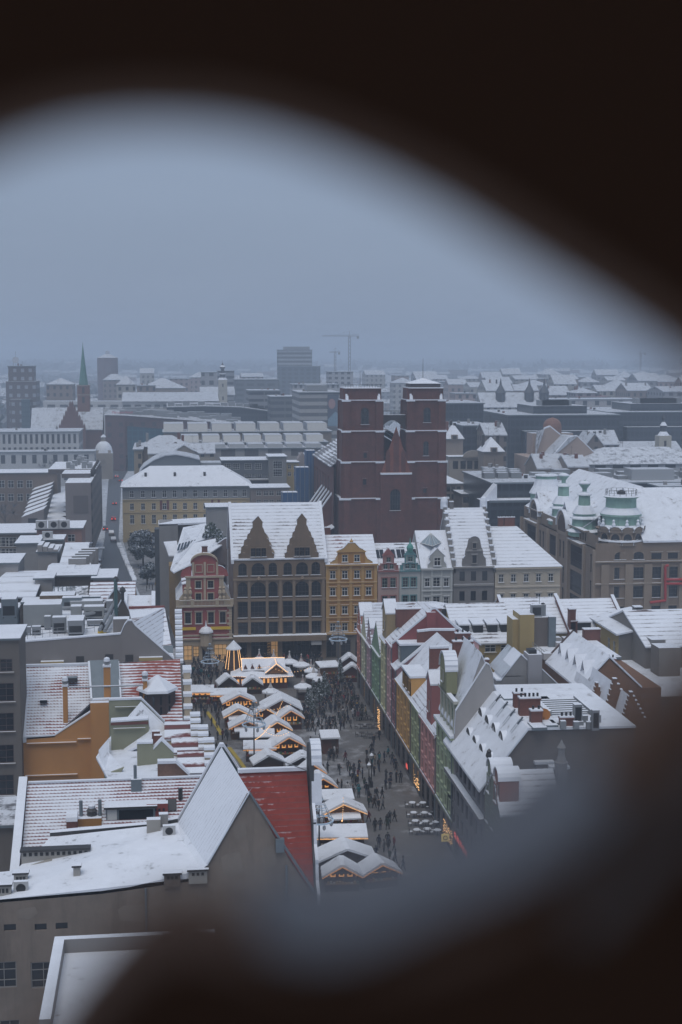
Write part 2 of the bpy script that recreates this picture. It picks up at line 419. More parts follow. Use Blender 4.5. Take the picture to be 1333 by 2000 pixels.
mb.obj('room_walls')
mb = MB(tw)                                               # snow lying on the sill of the opening
SILL = snowm('sill_slush', (.43, .41, .41), (.16, .125, .105), .6)
SN = [(500, 1795), (580, 1805), (660, 1800), (740, 1788), (820, 1764), (900, 1730), (960, 1690), (1020, 1640), (1090, 1575), (1135, 1520)]
for (a, b), (c, d) in zip(SN, SN[1:]):
    (xa, za), (xb, zb) = D(a, b - 14, yo), D(c, d - 14, yo)
    wa = .036 + .008 * math.sin(a * .013); wb = .036 + .008 * math.sin(c * .013)
    (xc, zc), (xd, zd) = (xa, za + .004), (xb, zb + .004)
    mb.face([(xa, yo + .04, za), (xb, yo + .04, zb), (xd, yo - wb, zd), (xc, yo - wa, zc)], SILL)
    mb.face([(xc, yo - wa, zc), (xd, yo - wb, zd), (xd, yo - wb, zd - .03), (xc, yo - wa, zc - .03)], STONE)
    mb.face([(xa, yo + .04, za), (xb, yo + .04, zb), (xb, yo + .04, zb - .03), (xa, yo + .04, za - .03)], SNOW)
mb.obj('snow_patch', smooth=True)
mb = MB(tw); RS = [(1000, 1668), (1060, 1612), (1130, 1535), (1200, 1445), (1265, 1362), (1320, 1300)]; RIM = wallm('lightened_rim_stone', (.40, .34, .31), .25, .4)   # broad edge of the opening, its stone colour paled to look sky-lit
for (a, b), (c, d) in zip(RS, RS[1:]):
    (xa, za), (xb, zb) = D(a - 4, b - 4, yo), D(c - 4, d - 4, yo)
    mb.face([(xa, yo + .005, za), (xb, yo + .005, zb), (xb + .006, yo - .066, zb - .004), (xa + .006, yo - .066, za - .004)], RIM); mb.face([(xa, yo + .005, za), (xb, yo + .005, zb), (xb, yo + .005, zb - .03), (xa, yo + .005, za - .03)], STONE)
mb.obj('rim')

# ---------------------------------------------------------------- the row of houses closing the square
YF = 284.0
fx = lambda px, py=1150, Y=YF: D(px, py, Y)[0]
fz = lambda py, Y=YF, px=700: D(px, py, Y)[1]
def house(name, label, x0, x1, y0, y1, ze, zr, axis, wall, roof, wins=(), side='S', fm=None, tm=None, subs=False, cat='house', group=None, z0=0, xr=None, gable=True, extra=None, over=.3, gm=None):
    """a plain house: four walls, a gabled roof, one windowed front; returns its Empty"""
    t = thing(name, label, cat, ((x0 + x1) / 2, (y0 + y1) / 2, 0), group)
    mb = MB(t)
    W4 = {'S': (y0, x0, x1), 'N': (y1, x0, x1), 'W': (x0, y0, y1), 'E': (x1, y0, y1)}
    ws = {side: list(wins)} if not isinstance(wins, dict) else wins
    for sd, (pl, a, b) in W4.items():
        facade(t, mb, sd, pl, a, b, z0, ze, wall, ws.get(sd, ()), fm, tm, gm, subs)
    if extra: extra(t, mb)
    if roof is not None:
        rb = MB(t); gable_roof(rb, x0, x1, y0, y1, ze, zr, axis, roof, over=over, xr=xr)
        if gable:
            m = xr if xr is not None else ((x0 + x1) / 2 if axis == 'y' else (y0 + y1) / 2)
            if axis == 'y':
                for yy in (y0, y1): mb.face([(x0, yy, ze), (x1, yy, ze), (m, yy, zr)], wall)
            else:
                for xx in (x0, x1): mb.face([(xx, y0, ze), (xx, y1, ze), (xx, m, zr)], wall)
        mb.obj('wall'); rb.obj('roof')
    else: mb.obj('wall')
    return t
def gable_outline(mb, pts, y0, y1, mat, snow=True):
    """a shaped gable wall (x, z outline, left to right then closed along its base) with snow on every step"""
    mb.prism(pts, 'y', y0, y1, mat)
    if snow:
        for (a, b), (c, d) in zip(pts, pts[1:]):
            if abs(c - a) > .05 and abs(d - b) < abs(c - a) * 1.3 and min(b, d) > pts[0][1] + .05:
                mb.face([(a, y0 - .08, b + .1), (c, y0 - .08, d + .1), (c, y1 + .05, d + .1), (a, y1 + .05, b + .1)], SNOW)
                mb.face([(a, y0 - .08, b), (c, y0 - .08, d), (c, y0 - .08, d + .1), (a, y0 - .08, b + .1)], SNOW)

# red gabled house
RED = wallm('faded_red_plaster', (.36, .085, .075), .15, .3); CREAM = wallm('cream_stone', (.52, .42, .30), .12, .35)
t = thing('gabled_house', 'red plastered house with cream quoins and curved baroque gable, yellow banner on it', 'house', (fx(400), YF, 0))
x0, x1 = fx(347), fx(453); xc = (x0 + x1) / 2; ze = fz(1176); mb = MB(t)
cols = [fx(p) for p in (367, 388, 412, 435)]
ws = grid(cols, [fz(1211)], 1.15, 2.3, 'crossp') + grid([cols[0], cols[3]], [fz(1249)], 1.15, 2.3, 'crossp')
facade(t, mb, 'S', YF, x0, x1, 4.6, ze, RED, ws, DARKF, CREAM, subs=True)
facade(t, mb, 'S', YF, x0, x1, 0, 4.6, CREAM, [(fx(366), .3, 1.7, 3.1, 'g', WARMW), (fx(382), 1.0, 1.2, 2.2, 'g', WARMW), (fx(402), .3, 1.6, 3.2, 'g'), (fx(430), .3, 2.6, 3.2, 'g', WARMW)], DARKF, None, name='shop_window')
facade(t, mb, 'W', x0, YF, YF + 26, 0, ze, wallm('dull_rose_plaster', (.30, .13, .12), .15, .5), grid(lin(YF + 1, YF + 25, 7), [6, 10.2], 1.1, 1.9), WHITE, None)
facade(t, mb, 'E', x1, YF, YF + 26, 0, ze, RED); mb.obj('wall')
for xx, s in ((x0, 1), (x1, -1)):
    mb = MB(t)
    for z in range(0, int((ze - 4.6) / .55)):
        L = .95 if z % 2 else .6
        mb.box(min(xx, xx + s * L), max(xx, xx + s * L), YF - .09, YF + .01, 4.7 + z * .55, 4.7 + z * .55 + .48, CREAM)
    mb.obj('quoins')
mb = MB(t)
for z, d in ((4.5, .3), (fz(1222) - 1.4, .12), (ze - .3, .45)):
    mb.box(x0 - .2, x1 + .2, YF - d, YF + .05, z, z + .32, CREAM, SNOW)
mb.obj('cornice')
mb = MB(t)
for i in range(40):
    xx = x0 + .2 + i * (x1 - x0 - .4) / 39
    mb.box(xx - .07, xx + .07, YF - .3, YF - .12, ze + .05, ze + .95, CREAM)
mb.box(x0 - .1, x1 + .1, YF - .36, YF - .06, ze + .95, ze + 1.15, CREAM, SNOW)
for f_ in (0, .27, .73, 1): mb.box(x0 + (x1 - x0) * f_ - .35, x0 + (x1 - x0) * f_ + .35, YF - .4, YF - .02, ze, ze + 1.3, CREAM, SNOW)
mb.obj('balustrade')
mb = MB(t); yg = YF + .5; z1 = fz(1121); z2 = fz(1096); z3 = fz(1079)
facade(t, mb, 'S', yg, fx(364), fx(437), ze, z1, RED, grid([fx(388), fx(412)], [ze + .9, ze + 4.0 - .6], 1.1, 1.5, 'cross'), DARKF, CREAM)
mb.box(fx(364), fx(437), yg + .2, yg + .6, ze, z1, RED)
arc = [(xc + 2.75 * math.cos(R(a)), z2 + (z3 - z2) * math.sin(R(a))) for a in range(0, 181, 20)]
gable_outline(mb, [(fx(377), z1), (fx(377), z2)] + arc[::-1] + [(fx(426), z2), (fx(426), z1)], yg, yg + .5, RED)
for s in (-1, 1):                                        # quarter-round shoulders
    e = xc + s * 2.6; o_ = [(e + s * 2.2 * math.cos(R(a)), z1 + 2.2 * math.sin(R(a))) for a in range(0, 91, 15)]
    gable_outline(mb, ([(e, z1)] + o_) if s < 0 else (o_ + [(e, z1)]), yg - .05, yg + .4, RED)
    e2 = xc + s * 3.9
    mb.prism([(e2, ze), (e2 + s * 1.5, ze), (e2 + s * 1.2, ze + 1.4), (e2 + s * .5, ze + 2.3), (e2, ze + 4)], 'y', yg, yg + .3, CREAM)
mb.obj('gable')
mb = MB(t)
for f_ in (366, 370.5, 400.5, 431, 435.5): mb.box(fx(f_) - .22, fx(f_) + .22, yg - .14, yg - .005, ze + .9, z1 - .3, CREAM)
for f_ in (378.5, 401, 425): mb.box(fx(f_) - .22, fx(f_) + .22, yg - .14, yg - .005, z1 + .3, z2 + .3, CREAM)
mb.box(fx(362), fx(439), yg - .3, yg + .2, z1 - .25, z1 + .15, CREAM, SNOW)
for k, (a, b) in enumerate(zip(arc, arc[1:])): mb.prism([a, b, (b[0], b[1] + .4), (a[0], a[1] + .4)], 'y', yg - .35, yg + .55, CREAM)
for f_ in (389.5, 412.5):
    for dx in (-.75, .6): mb.box(fx(f_) + dx, fx(f_) + dx + .15, yg - .1, yg - .004, z1 + .9, z1 + 2.4, CREAM)
    for dz in (.8, 2.35): mb.box(fx(f_) - .75, fx(f_) + .75, yg - .1, yg - .004, z1 + dz, z1 + dz + .15, CREAM)
mb.obj('pilasters')
mb = MB(t); oz = fz(1250)
mb.lathe(fx(402), YF - .2, [(.3, oz - 1.5), (1.25, oz - .3), (1.25, oz), (1.25, oz + 2.4)], 8, CREAM, R(22.5))
mb.lathe(fx(402), YF - .2, [(1.55, oz + 2.4), (1.5, oz + 2.7), (1.0, oz + 3.3), (.25, oz + 3.6), (.05, oz + 4.8)], 8, SNOW, R(22.5))
for a in range(202, 340, 45):
    pass
o = mb.obj('oriel')
YEL = plain('yellow_banner', (.75, .50, .03), .6)
for a, b in ((346, 382), (411, 450)): mb = MB(t); mb.box(fx(a), fx(b), YF - .34, YF - .28, fz(1222.5), fz(1217), YEL); mb.obj('banner')
for px_ in (362, 438, 372, 430):
    mb = MB(t); mb.lathe(fx(px_), YF + .1, [(.3, ze + 1.2), (.35, ze + 1.6), (.15, ze + 1.9), (.4, ze + 2.5), (.3, ze + 3.0), (.1, ze + 3.2), (.3, ze + 3.5), (0, ze + 3.9)], 8, CREAM); mb.obj('finial')
mb = MB(t); ROOFW = snowm('roof_snow', SNOWC, (.13, .10, .10), .93)
gable_roof(mb, x0, x1, YF + .9, YF + 26, ze - .2, ze + 7.5, 'y', ROOFW); mb.obj('roof')
for i, yy in enumerate((YF + 6, YF + 11, YF + 16)):
    mb = MB(t); mb.box(x0 + 1.1, x0 + 3.6, yy, yy + 2.2, ze + 1.0, ze + 3.4, RED, SNOW)
    mb.prism([(x0 + .9, ze + 3.3), (x0 + 3.9, ze + 4.0), (x0 + 3.9, ze + 4.2), (x0 + .9, ze + 3.5)], 'y', yy - .2, yy + 2.4, SNOW); mb.obj('dormer')
for yy in (YF + 9, YF + 20): chimney(t, xc + .6, yy, ze + 5, ze + 9.2, 1.2, .8)

# brown store with two stepped gables
BR = wallm('brown_sandstone', (.215, .150, .098), .22, .55); BRL = wallm('pale_brown_stone', (.26, .19, .13), .15, .4)
t = thing('department_store', 'tall brown sandstone store with two stepped gables and big dark arcade windows', 'store', (fx(545), YF, 0))
x0, x1 = fx(456), fx(636); ze = fz(1089); mb = MB(t)
wcols = [(465, 484), (490, 520), (524, 543), (553, 572), (577, 604), (607.5, 627)]
ws = []
for a, b in wcols:
    xx = (fx(a) + fx(b)) / 2; ww = fx(b) - fx(a)
    ws += [(xx, fz(1121), ww * .86, fz(1096) - fz(1121), 'archg'), (xx, fz(1162), ww, fz(1133) - fz(1162), 'archg'), (xx, fz(1202), ww, fz(1171) - fz(1202), 'g'), (xx, fz(1242), ww, fz(1211) - fz(1242), 'g')]
facade(t, mb, 'S', YF, x0, x1, fz(1244), ze, BR, ws, DARKF, BR, subs=True, dep=.2)
for w_ in ws:                                             # fill the arches' corner pieces in stone
    pass
zg = fz(1244)
facade(t, mb, 'S', YF + .6, x0, x1, 0, zg, BR, [(fx(474), .2, 2.0, 3.4, 'archg'), (fx(507), .1, 4.6, 3.9, 'g'), (fx(534), .1, 2.6, 3.9, 'g', WARMW), (fx(563), .1, 2.6, 3.9, 'g'), (fx(590), .1, 3.4, 3.9, 'g'), (fx(616), .1, 2.4, 3.9, 'g')], DARKF, None, name='shop_window')
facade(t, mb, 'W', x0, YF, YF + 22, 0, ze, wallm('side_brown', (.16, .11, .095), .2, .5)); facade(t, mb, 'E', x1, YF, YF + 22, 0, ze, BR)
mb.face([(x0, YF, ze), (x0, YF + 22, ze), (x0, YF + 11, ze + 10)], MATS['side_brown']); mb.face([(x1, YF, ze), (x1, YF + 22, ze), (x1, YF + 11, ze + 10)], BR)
mb.obj('wall')
mb = MB(t)
for p in (460, 487, 522, 548, 574.5, 606, 632): mb.box(fx(p) - .28, fx(p) + .28, YF - .28, YF + .01, zg + .5, fz(1128), BRL)
for py_, d in ((1168, .22), (1208, .22), (1128, .35)): mb.box(x0 - .05, x1 + .05, YF - d, YF + .01, fz(py_) - .2, fz(py_) + .2, BRL)
for p in (459, 486, 547, 632): mb.box(fx(p) - .45, fx(p) + .45, YF - .35, YF + .6, 0, zg, BRL)
for px_ in (506, 591):
    mb.lathe(fx(px_), YF - .3, [(.1, fz(1131)), (.45, fz(1128)), (.3, fz(1124)), (0, fz(1122))], 6, BRL)
mb.obj('piers')
mb = MB(t); mb.box(x0 - .1, x1 + .1, YF - 1.9, YF + .6, zg - .15, zg + 1.0, BRL, SNOW); mb.obj('canopy')
mb = MB(t)
mb.prism([(fx(607), 3.2), (fx(627), 3.2), (fx(627), 4.4), (fx(607), 4.4)], 'y', YF - 1.6, YF - .2, plain('white_awning', (.5, .5, .5), .7)); mb.obj('awning')
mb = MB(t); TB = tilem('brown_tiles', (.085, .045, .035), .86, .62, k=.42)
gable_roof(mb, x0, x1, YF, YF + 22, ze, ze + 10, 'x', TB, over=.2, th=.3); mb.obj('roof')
for xx in (x0 - .1, x1 + .1):
    mb = MB(t); mb.prism([(YF - .3, ze), (YF + 11, ze + 10.6), (YF + 22.3, ze), (YF + 22.3, ze - .8), (YF + 11, ze + 9.6), (YF - .3, ze - .8)], 'x', xx - .28, xx + .28, SNOW); mb.obj('parapet')
for (a, b, pk, pt_) in ((469, 534, 505.5, 1008), (559, 621, 590.5, 1004)):
    mb = MB(t); n_ = 7; L, Rr, T = [], [], []
    xa, xb, xp, zt = fx(a), fx(b), fx(pk), fz(pt_)
    prof = [(1.06, 0), (1.06, .13), (.93, .16), (.90, .30), (.78, .34), (.74, .46), (.60, .50), (.56, .60), (.44, .64), (.37, .73), (.29, .77), (.29, .86), (.36, .87), (.02, 1.03)]
    Lp = [(xp - (xp - xa) * f, ze + (zt - ze) * h) for f, h in prof]; Rp = [(xp + (xb - xp) * f, ze + (zt - ze) * h) for f, h in prof[::-1]]
    gable_outline(mb, Lp + Rp, YF - .1, YF + .6, BR)
    for f, h in ((.86, .16), (.70, .33), (.52, .5)):
        for s in (-1, 1):
            e = xp + s * (xb - xa) / 2 * f; mb.lathe(e, YF + .2, [(.3, ze + (zt - ze) * (h - .08)), (.42, ze + (zt - ze) * h), (.2, ze + (zt - ze) * (h + .05)), (0, ze + (zt - ze) * (h + .09))], 6, BRL)
    mb.obj('gable')
    for q in (-1.35, 0, 1.35): win_at(t, 'S', YF - .28, xp + q * .8, fz(1084), .95, fz(1067) - fz(1084), 'cross', DARKF, BRL, GLASS)
    rb = MB(t); gable_roof(rb, xa + .6, xb - .6, YF + .6, YF + 9, ze + .1, zt - 2.4, 'y', TB, over=0); rb.obj('gable_roof')

# orange house
OR = wallm('ochre_plaster', (.40, .19, .045), .12, .35); ORL = wallm('pale_ochre', (.52, .31, .11), .1, .25); STN = wallm('dark_socle_stone', (.15, .13, .11), .2, .4)
t = thing('gabled_house', 'ochre orange house with pale pilasters and white four-pane windows, scrolled gable', 'house', (fx(687), YF, 0))
x0, x1 = fx(637), fx(737.5); ze = fz(1102); mb = MB(t); cols = [fx(p) for p in (650.5, 674, 697.5, 720.5)]
hw = fz(1114) - fz(1130)
ws = grid(cols, [fz(1130), fz(1163), fz(1199), fz(1232)], 1.15, hw, 'crossp')
facade(t, mb, 'S', YF, x0, x1, 5.0, ze, OR, ws, WHITE, ORL, subs=True)
facade(t, mb, 'S', YF, x0, x1, 0, 5.0, STN, [(fx(648), .2, 2, 3.6, 'archg'), (fx(676), .2, 2, 3.6, 'archg'), (fx(704), .2, 2, 3.4, 'archg'), (fx(725), .2, 2, 3.4, 'archg', WARMW)], DARKF, None, name='shop_window')
facade(t, mb, 'W', x0, YF, YF + 15, 0, ze, OR); facade(t, mb, 'E', x1, YF, YF + 15, 0, ze, OR); mb.obj('wall')
mb = MB(t)
for p in (640, 662, 685.5, 709, 734): mb.box(fx(p) - .3, fx(p) + .3, YF - .12, YF + .01, 5.0, ze, ORL)
for py_ in (1172, 1137, 1205): mb.box(x0, x1, YF - .22, YF - .121, fz(py_) - .12, fz(py_) + .12, ORL, SNOW)
mb.box(x0 - .1, x1 + .1, YF - .5, YF + .01, ze - .25, ze + .1, ORL, SNOW); mb.box(x0, x1, YF - .45, YF - .001, 4.9, 5.3, ORL, SNOW); mb.obj('pilasters')
mb = MB(t); xa, xb = fx(660), fx(713.5); z1 = fz(1078); xm = (xa + xb) / 2
facade(t, mb, 'S', YF - .12, xa, xb, ze, z1, OR, grid([fx(674), fx(697.5)], [ze + .5], 1.15, 1.5, 'cross'), WHITE, ORL)
mb.box(xa, xb, YF + .06, YF + .5, ze, z1, OR)
gable_outline(mb, [(xa - .3, z1), (xa + .4, z1 + .5), (xm - 1.6, z1 + .9), (xm - .7, z1 + 1.9), (xm + .7, z1 + 1.9), (xm + 1.6, z1 + .9), (xb - .4, z1 + .5), (xb + .3, z1)], YF - .3, YF + .4, ORL)
for s, e in ((-1, xa), (1, xb)): gable_outline(mb, [(e, ze), (e, ze + 2.0), (e + s * .5, ze + 1.1), (e + s * 1.5, ze + .5), (e + s * 1.6, ze)][::1 if s > 0 else -1], YF - .1, YF + .35, ORL)
mb.lathe(xm, YF, [(.25, z1 + 1.9), (.4, z1 + 2.2), (.15, z1 + 2.5), (0, z1 + 2.9)], 6, ORL); mb.obj('gable')
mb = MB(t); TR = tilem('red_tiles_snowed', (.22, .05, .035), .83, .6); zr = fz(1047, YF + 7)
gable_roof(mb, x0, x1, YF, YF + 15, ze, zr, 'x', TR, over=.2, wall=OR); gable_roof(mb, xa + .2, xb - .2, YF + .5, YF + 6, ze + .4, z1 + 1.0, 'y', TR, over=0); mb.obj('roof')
chimney(t, x0 + 1.2, YF + 8, zr - 1.5, zr + 1.6, 1.2, .8)

# two narrow houses, pink and teal
t0 = thing('narrow_house', 'narrow pink house with red and green trim, beside the ochre house', 'house', (fx(758), YF, 0))
t1 = thing('narrow_house', 'narrow pale house with turquoise trim and onion finial on its little gable', 'house', (fx(800), YF, 0))
for t, (a, b), wc, tc, cs, top in ((t0, (738.5, 779.5), (.44, .30, .26), (.30, .11, .10), (752, 768), 1070), (t1, (780.5, 822), (.46, .46, .43), (.10, .24, .25), (792, 808), 1074)):
    nm = 'pink' if t is t0 else 'turquoise'
    WL = wallm(nm + '_plaster', wc, .1, .3); TM = wallm(nm + '_trim', tc, .1, .2); GR = plain('dull_green_frame', (.20, .27, .22), .6)
    x0, x1 = fx(a), fx(b); xm = (x0 + x1) / 2; ze = fz(1117); mb = MB(t); cols = [fx(p) for p in cs]
    facade(t, mb, 'S', YF, x0, x1, 0, ze, WL, grid(cols, [fz(1149), fz(1184), fz(1222), fz(1262)], 1.15, 2.0, 'g'), GR, TM, subs=True)
    facade(t, mb, 'W', x0, YF, YF + 12, 0, ze, WL); facade(t, mb, 'E', x1, YF, YF + 12, 0, ze, WL); mb.obj('wall')
    mb = MB(t); z1 = fz(1102); z2 = fz(1086); xa, xb = xm - 1.55, xm + 1.55
    mb.box(x0 + .05, x1 - .05, YF - .35, YF + .3, ze - .1, ze + .2, TM, SNOW)
    gable_outline(mb, [(xa - .6, ze + .2), (xa - .5, ze + .9), (xa, z1), (xm - 1.1, z1), (xm - 1.1, z2), (xm + 1.1, z2), (xm + 1.1, z1), (xb, z1), (xb + .5, ze + .9), (xb + .6, ze + .2)], YF, YF + .5, WL)
    gable_outline(mb, [(xm - 1.3, z2), (xm, z2 + 1.5), (xm + 1.3, z2)], YF - .15, YF + .5, TM)
    for s in (-1, 1):
        mb.box(xm + s * 1.75 - .3, xm + s * 1.75 + .3, YF - .12, YF + .4, ze + .2, ze + 1.3, TM, SNOW); mb.box(xm + s * 1.0 - .15, xm + s * 1.0 + .15, YF - .12, YF, z1, z2, TM)
    mb.box(xm - 1.7, xm + 1.7, YF - .2, YF + .3, z1 - .1, z1 + .12, TM, SNOW)
    if t is t1: mb.lathe(xm, YF + .2, [(.5, z2 + .6), (.75, z2 + 1.5), (.55, z2 + 2.0), (.2, z2 + 2.4), (.08, z2 + 3.2), (0, z2 + 3.8)], 8, plain('verdigris', (.07, .26, .22), .6, var=.3))
    mb.obj('gable')
    for q in (-.62, .62): win_at(t, 'S', YF - .2, xm + q, ze + .45, .85, 1.1, 'cross', GR, TM, GLASS)
    win_at(t, 'S', YF - .2, xm, z1 + .3, .9, 1.05, 'cross', GR, TM, GLASS)
    rb = MB(t); zr = fz(1062, YF + 7); rb.mesh([(x0 - .05, YF + .2, ze), (x1 + .05, YF + .2, ze), (x1 + .05, YF + 7.5, zr), (x0 - .05, YF + 7.5, zr), (x0 - .05, YF + 12, ze), (x1 + .05, YF + 12, ze)], [(0, 1, 2, 3), (3, 2, 5, 4), (0, 3, 4), (1, 5, 2)], tilem('grey_tiles_snowed', (.10, .095, .10), .9, .6)); rb.obj('roof')
    for q in (-1.2, 1.2):
        sb = MB(t); f0, f1 = .45, .75; yq = lambda f: YF + .2 + 7.3 * f; zq = lambda f: ze + (zr - ze) * f + .1
        sb.mesh([(xm + q - .9, yq(f0), zq(f0)), (xm + q + .9, yq(f0), zq(f0)), (xm + q + .9, yq(f1), zq(f1)), (xm + q - .9, yq(f1), zq(f1))], [(0, 1, 2, 3)], GLASS)
        for e in (-.95, 0, .9): sb.mesh([(xm + q + e, yq(f0) - .02, zq(f0) + .05), (xm + q + e + .08, yq(f0) - .02, zq(f0) + .05), (xm + q + e + .08, yq(f1) - .02, zq(f1) + .05), (xm + q + e, yq(f1) - .02, zq(f1) + .05)], [(0, 1, 2, 3)], SNOW)
        sb.obj('skylight')

# pale grey house with dormer gable and glass roof
PG = wallm('pale_grey_plaster', (.40, .40, .38), .1, .35); PGL = wallm('grey_trim', (.50, .50, .47), .1, .2)
t = thing('town_house', 'pale grey house with pedimented dormer and small glass pyramid on its snowy roof', 'house', (fx(853), YF, 0))
x0, x1 = fx(823), fx(884.5); ze = fz(1113); mb = MB(t); cols = [fx(p) for p in (835, 853, 872)]
facade(t, mb, 'S', YF, x0, x1, 0, ze, PG, grid([cols[0], cols[2]], [fz(1149), fz(1186), fz(1224), fz(1266)], 1.0, 1.75, 'crossp') + grid([cols[1]], [fz(1149), fz(1186), fz(1224), fz(1266)], 1.5, 1.9, 'gp'), WHITE, PGL, subs=True)
facade(t, mb, 'W', x0, YF, YF + 14, 0, ze, PG); facade(t, mb, 'E', x1, YF, YF + 14, 0, ze, PG); mb.obj('wall')
mb = MB(t); mb.box(x0 - .05, x1 + .05, YF - .45, YF + .2, ze - .3, ze + .1, PGL, SNOW)
mb.box(x0, x1, YF - .2, YF - .001, fz(1158), fz(1156), PGL, SNOW)
for p in (825, 844, 862.5, 882): mb.box(fx(p) - .2, fx(p) + .2, YF - .1, YF - .001, 5, ze - .3, PGL)
mb.obj('cornice')
mb = MB(t); xm = fx(854); z1 = fz(1091)
gable_outline(mb, [(xm - 2.0, ze), (xm - 1.9, ze + .8), (xm - 1.4, ze + 1.4), (xm - 1.4, z1), (xm - 1.75, z1 + .1), (xm, z1 + 1.8), (xm + 1.75, z1 + .1), (xm + 1.4, z1), (xm + 1.4, ze + 1.4), (xm + 1.9, ze + .8), (xm + 2.0, ze)], YF, YF + .5, PG); mb.obj('gable')
win_at(t, 'S', YF - .2, xm, ze + .55, 1.35, 1.7, 'cross', WHITE, PGL, GLASS)
rb = MB(t); zr = fz(1040, YF + 8); gable_roof(rb, x0, x1, YF + .3, YF + 15, ze, zr, 'x', ROOFW, over=.1, wall=PG); gable_roof(rb, xm - 1.3, xm + 1.3, YF + .5, YF + 4, z1 - .2, z1 + 1.4, 'y', ROOFW, over=.1); rb.obj('roof')
gb = MB(t); gx, gy, gz = fx(850), YF + 4.8, zr - 2.6
for s in (-1, 1):
    q = [(gx, gy - 2.2, gz + .2), (gx + s * 2.2, gy + .2, gz + .6), (gx, gy + .3, gz + 2.6)]; gb.face(q, plain('pale_glass', (.28, .34, .38), .15)); gb.face([(gx, gy + .3, gz + 2.6), (gx + s * 2.2, gy + .2, gz + .6), (gx, gy + 2.6, gz + .6)], SNOW)
    for a, b in ((q[0], q[2]), (q[1], q[2]), (q[0], q[1])): gb.tube(a, b, .07, n=5, mat=WHITE)
    for k in (.33, .66): gb.tube(Vector(q[0]).lerp(Vector(q[1]), k), Vector(q[2]), .05, n=4, mat=WHITE)
gb.obj('glass_pyramid')

# grey house with arched gable
DG = wallm('dark_grey_plaster', (.20, .185, .175), .15, .5); DGL = wallm('grey_stone_trim', (.29, .27, .25), .1, .3)
t = thing('gabled_house', 'grey-brown house with rounded gable between stepped snow-capped roof parapets', 'house', (fx(925), YF, 0))
x0, x1 = fx(886), fx(965); ze = fz(1112); mb = MB(t); cols = [fx(p) for p in (903, 925, 947)]
facade(t, mb, 'S', YF, x0, x1, 0, ze, DG, grid(cols, [fz(1139), fz(1178), fz(1220), fz(1264)], 1.1, 2.0, 'open'), DARKF, None, subs=False)
facade(t, mb, 'W', x0, YF, YF + 20, 0, ze, DG); facade(t, mb, 'E', x1, YF, YF + 20, 0, ze, DG)
for xx in (x0, x1): mb.face([(xx, YF, ze), (xx, YF + 20, ze), (xx, YF + 11, fz(996, YF + 11))], DG)
mb.obj('wall')
mb = MB(t); mb.box(x0, x1, YF - .4, YF + .2, ze - .15, ze + .2, DGL, SNOW); mb.box(x0, x1, YF - .22, YF - .001, fz(1149), fz(1145), DGL, SNOW); mb.box(x0, x1, YF - .22, YF - .001, fz(1192), fz(1188), DGL); mb.obj('cornice')
mb = MB(t); xm = fx(926); zt = fz(1051)
arc = [(xm + 1.25 * math.cos(R(a)), zt - 1.2 + 1.2 * math.sin(R(a))) for a in range(0, 181, 20)][::-1]
gable_outline(mb, [(xm - 2.5, ze), (xm - 2.4, ze + 1.8), (xm - 1.9, ze + 2.4), (xm - 1.75, ze + 3.6), (xm - 1.45, ze + 4.2)] + arc + [(xm + 1.45, ze + 4.2), (xm + 1.75, ze + 3.6), (xm + 1.9, ze + 2.4), (xm + 2.4, ze + 1.8), (xm + 2.5, ze)], YF - .1, YF + .5, DG)
mb.box(xm - 1.75, xm + 1.75, YF - .25, YF - .1, ze + 3.3, ze + 3.6, DGL, SNOW); mb.obj('gable')
win_at(t, 'S', YF - .28, xm, ze + .9, .9, 1.6, 'open', DARKF, DGL, GLASS); win_at(t, 'S', YF - .28, xm, ze + 4.0, .7, 1.0, 'open', DARKF, DGL, GLASS)
rb = MB(t); zr = fz(996, YF + 11); gable_roof(rb, x0, x1, YF + .2, YF + 20, ze, zr, 'x', tilem('grey_brown_tiles', (.10, .07, .06), .88, .62), over=.1); gable_roof(rb, xm - 1.7, xm + 1.7, YF + .5, YF + 6, ze + 1.5, ze + 4.2, 'y', ROOFW, over=0); rb.obj('roof')
for xx in (x0 + .1, x1 + .1):
    mb = MB(t)
    for k in range(9):
        y_ = YF + k * 1.22; z_ = ze + (zr - ze) * (k * 1.22 / 10.8)
        mb.box(xx - .35, xx + .35, y_, y_ + 1.22, z_ - 1.2, z_ + 1.5, DGL); mb.box(xx - .45, xx + .45, y_ - .1, y_ + 1.1, z_ + 1.5, z_ + 1.75, SNOW)
    mb.lathe(xx, YF + 11, [(.8, zr), (.8, zr + 1.6), (.6, zr + 2.3), (0, zr + 2.6)], 10, SNOW)
    mb.obj('parapet')
chimney(t, fx(900), YF + 10.3, zr - .5, zr + 1.4, .8, .8, DG)

# cream corner house with hipped roof
CR = wallm('pale_cream_plaster', (.50, .43, .335), .1, .3); SAL = wallm('salmon_plaster', (.50, .30, .20), .1, .3)
t = thing('corner_house', 'cream corner house with a smooth snowy hipped roof and two rows of windows', 'house', (fx(1030), YF, 0))
x0, x1 = fx(967), fx(1094); ze = fz(1114); mb = MB(t); cols = [fx(p) for p in (979, 1003, 1028, 1052, 1076)]
facade(t, mb, 'S', YF, x0, x1, 0, ze, CR, grid(cols, [fz(1143), fz(1182), fz(1222), fz(1266)], 1.05, 1.65, 'crossp'), WHITE, CR, subs=True)
facade(t, mb, 'W', x0, YF, YF + 17, 0, ze, CR); facade(t, mb, 'E', x1, YF, YF + 17, 0, ze, SAL); mb.box(x1 - .01, x1 + .05, YF - .03, YF + 17, 0, ze, SAL); mb.obj('wall')
mb = MB(t); mb.box(x0, x1 + .2, YF - .5, YF + .1, ze - .3, ze, CR); mb.box(x0, x1, YF - .15, YF - .001, fz(1154), fz(1151), CR, SNOW); mb.obj('cornice')
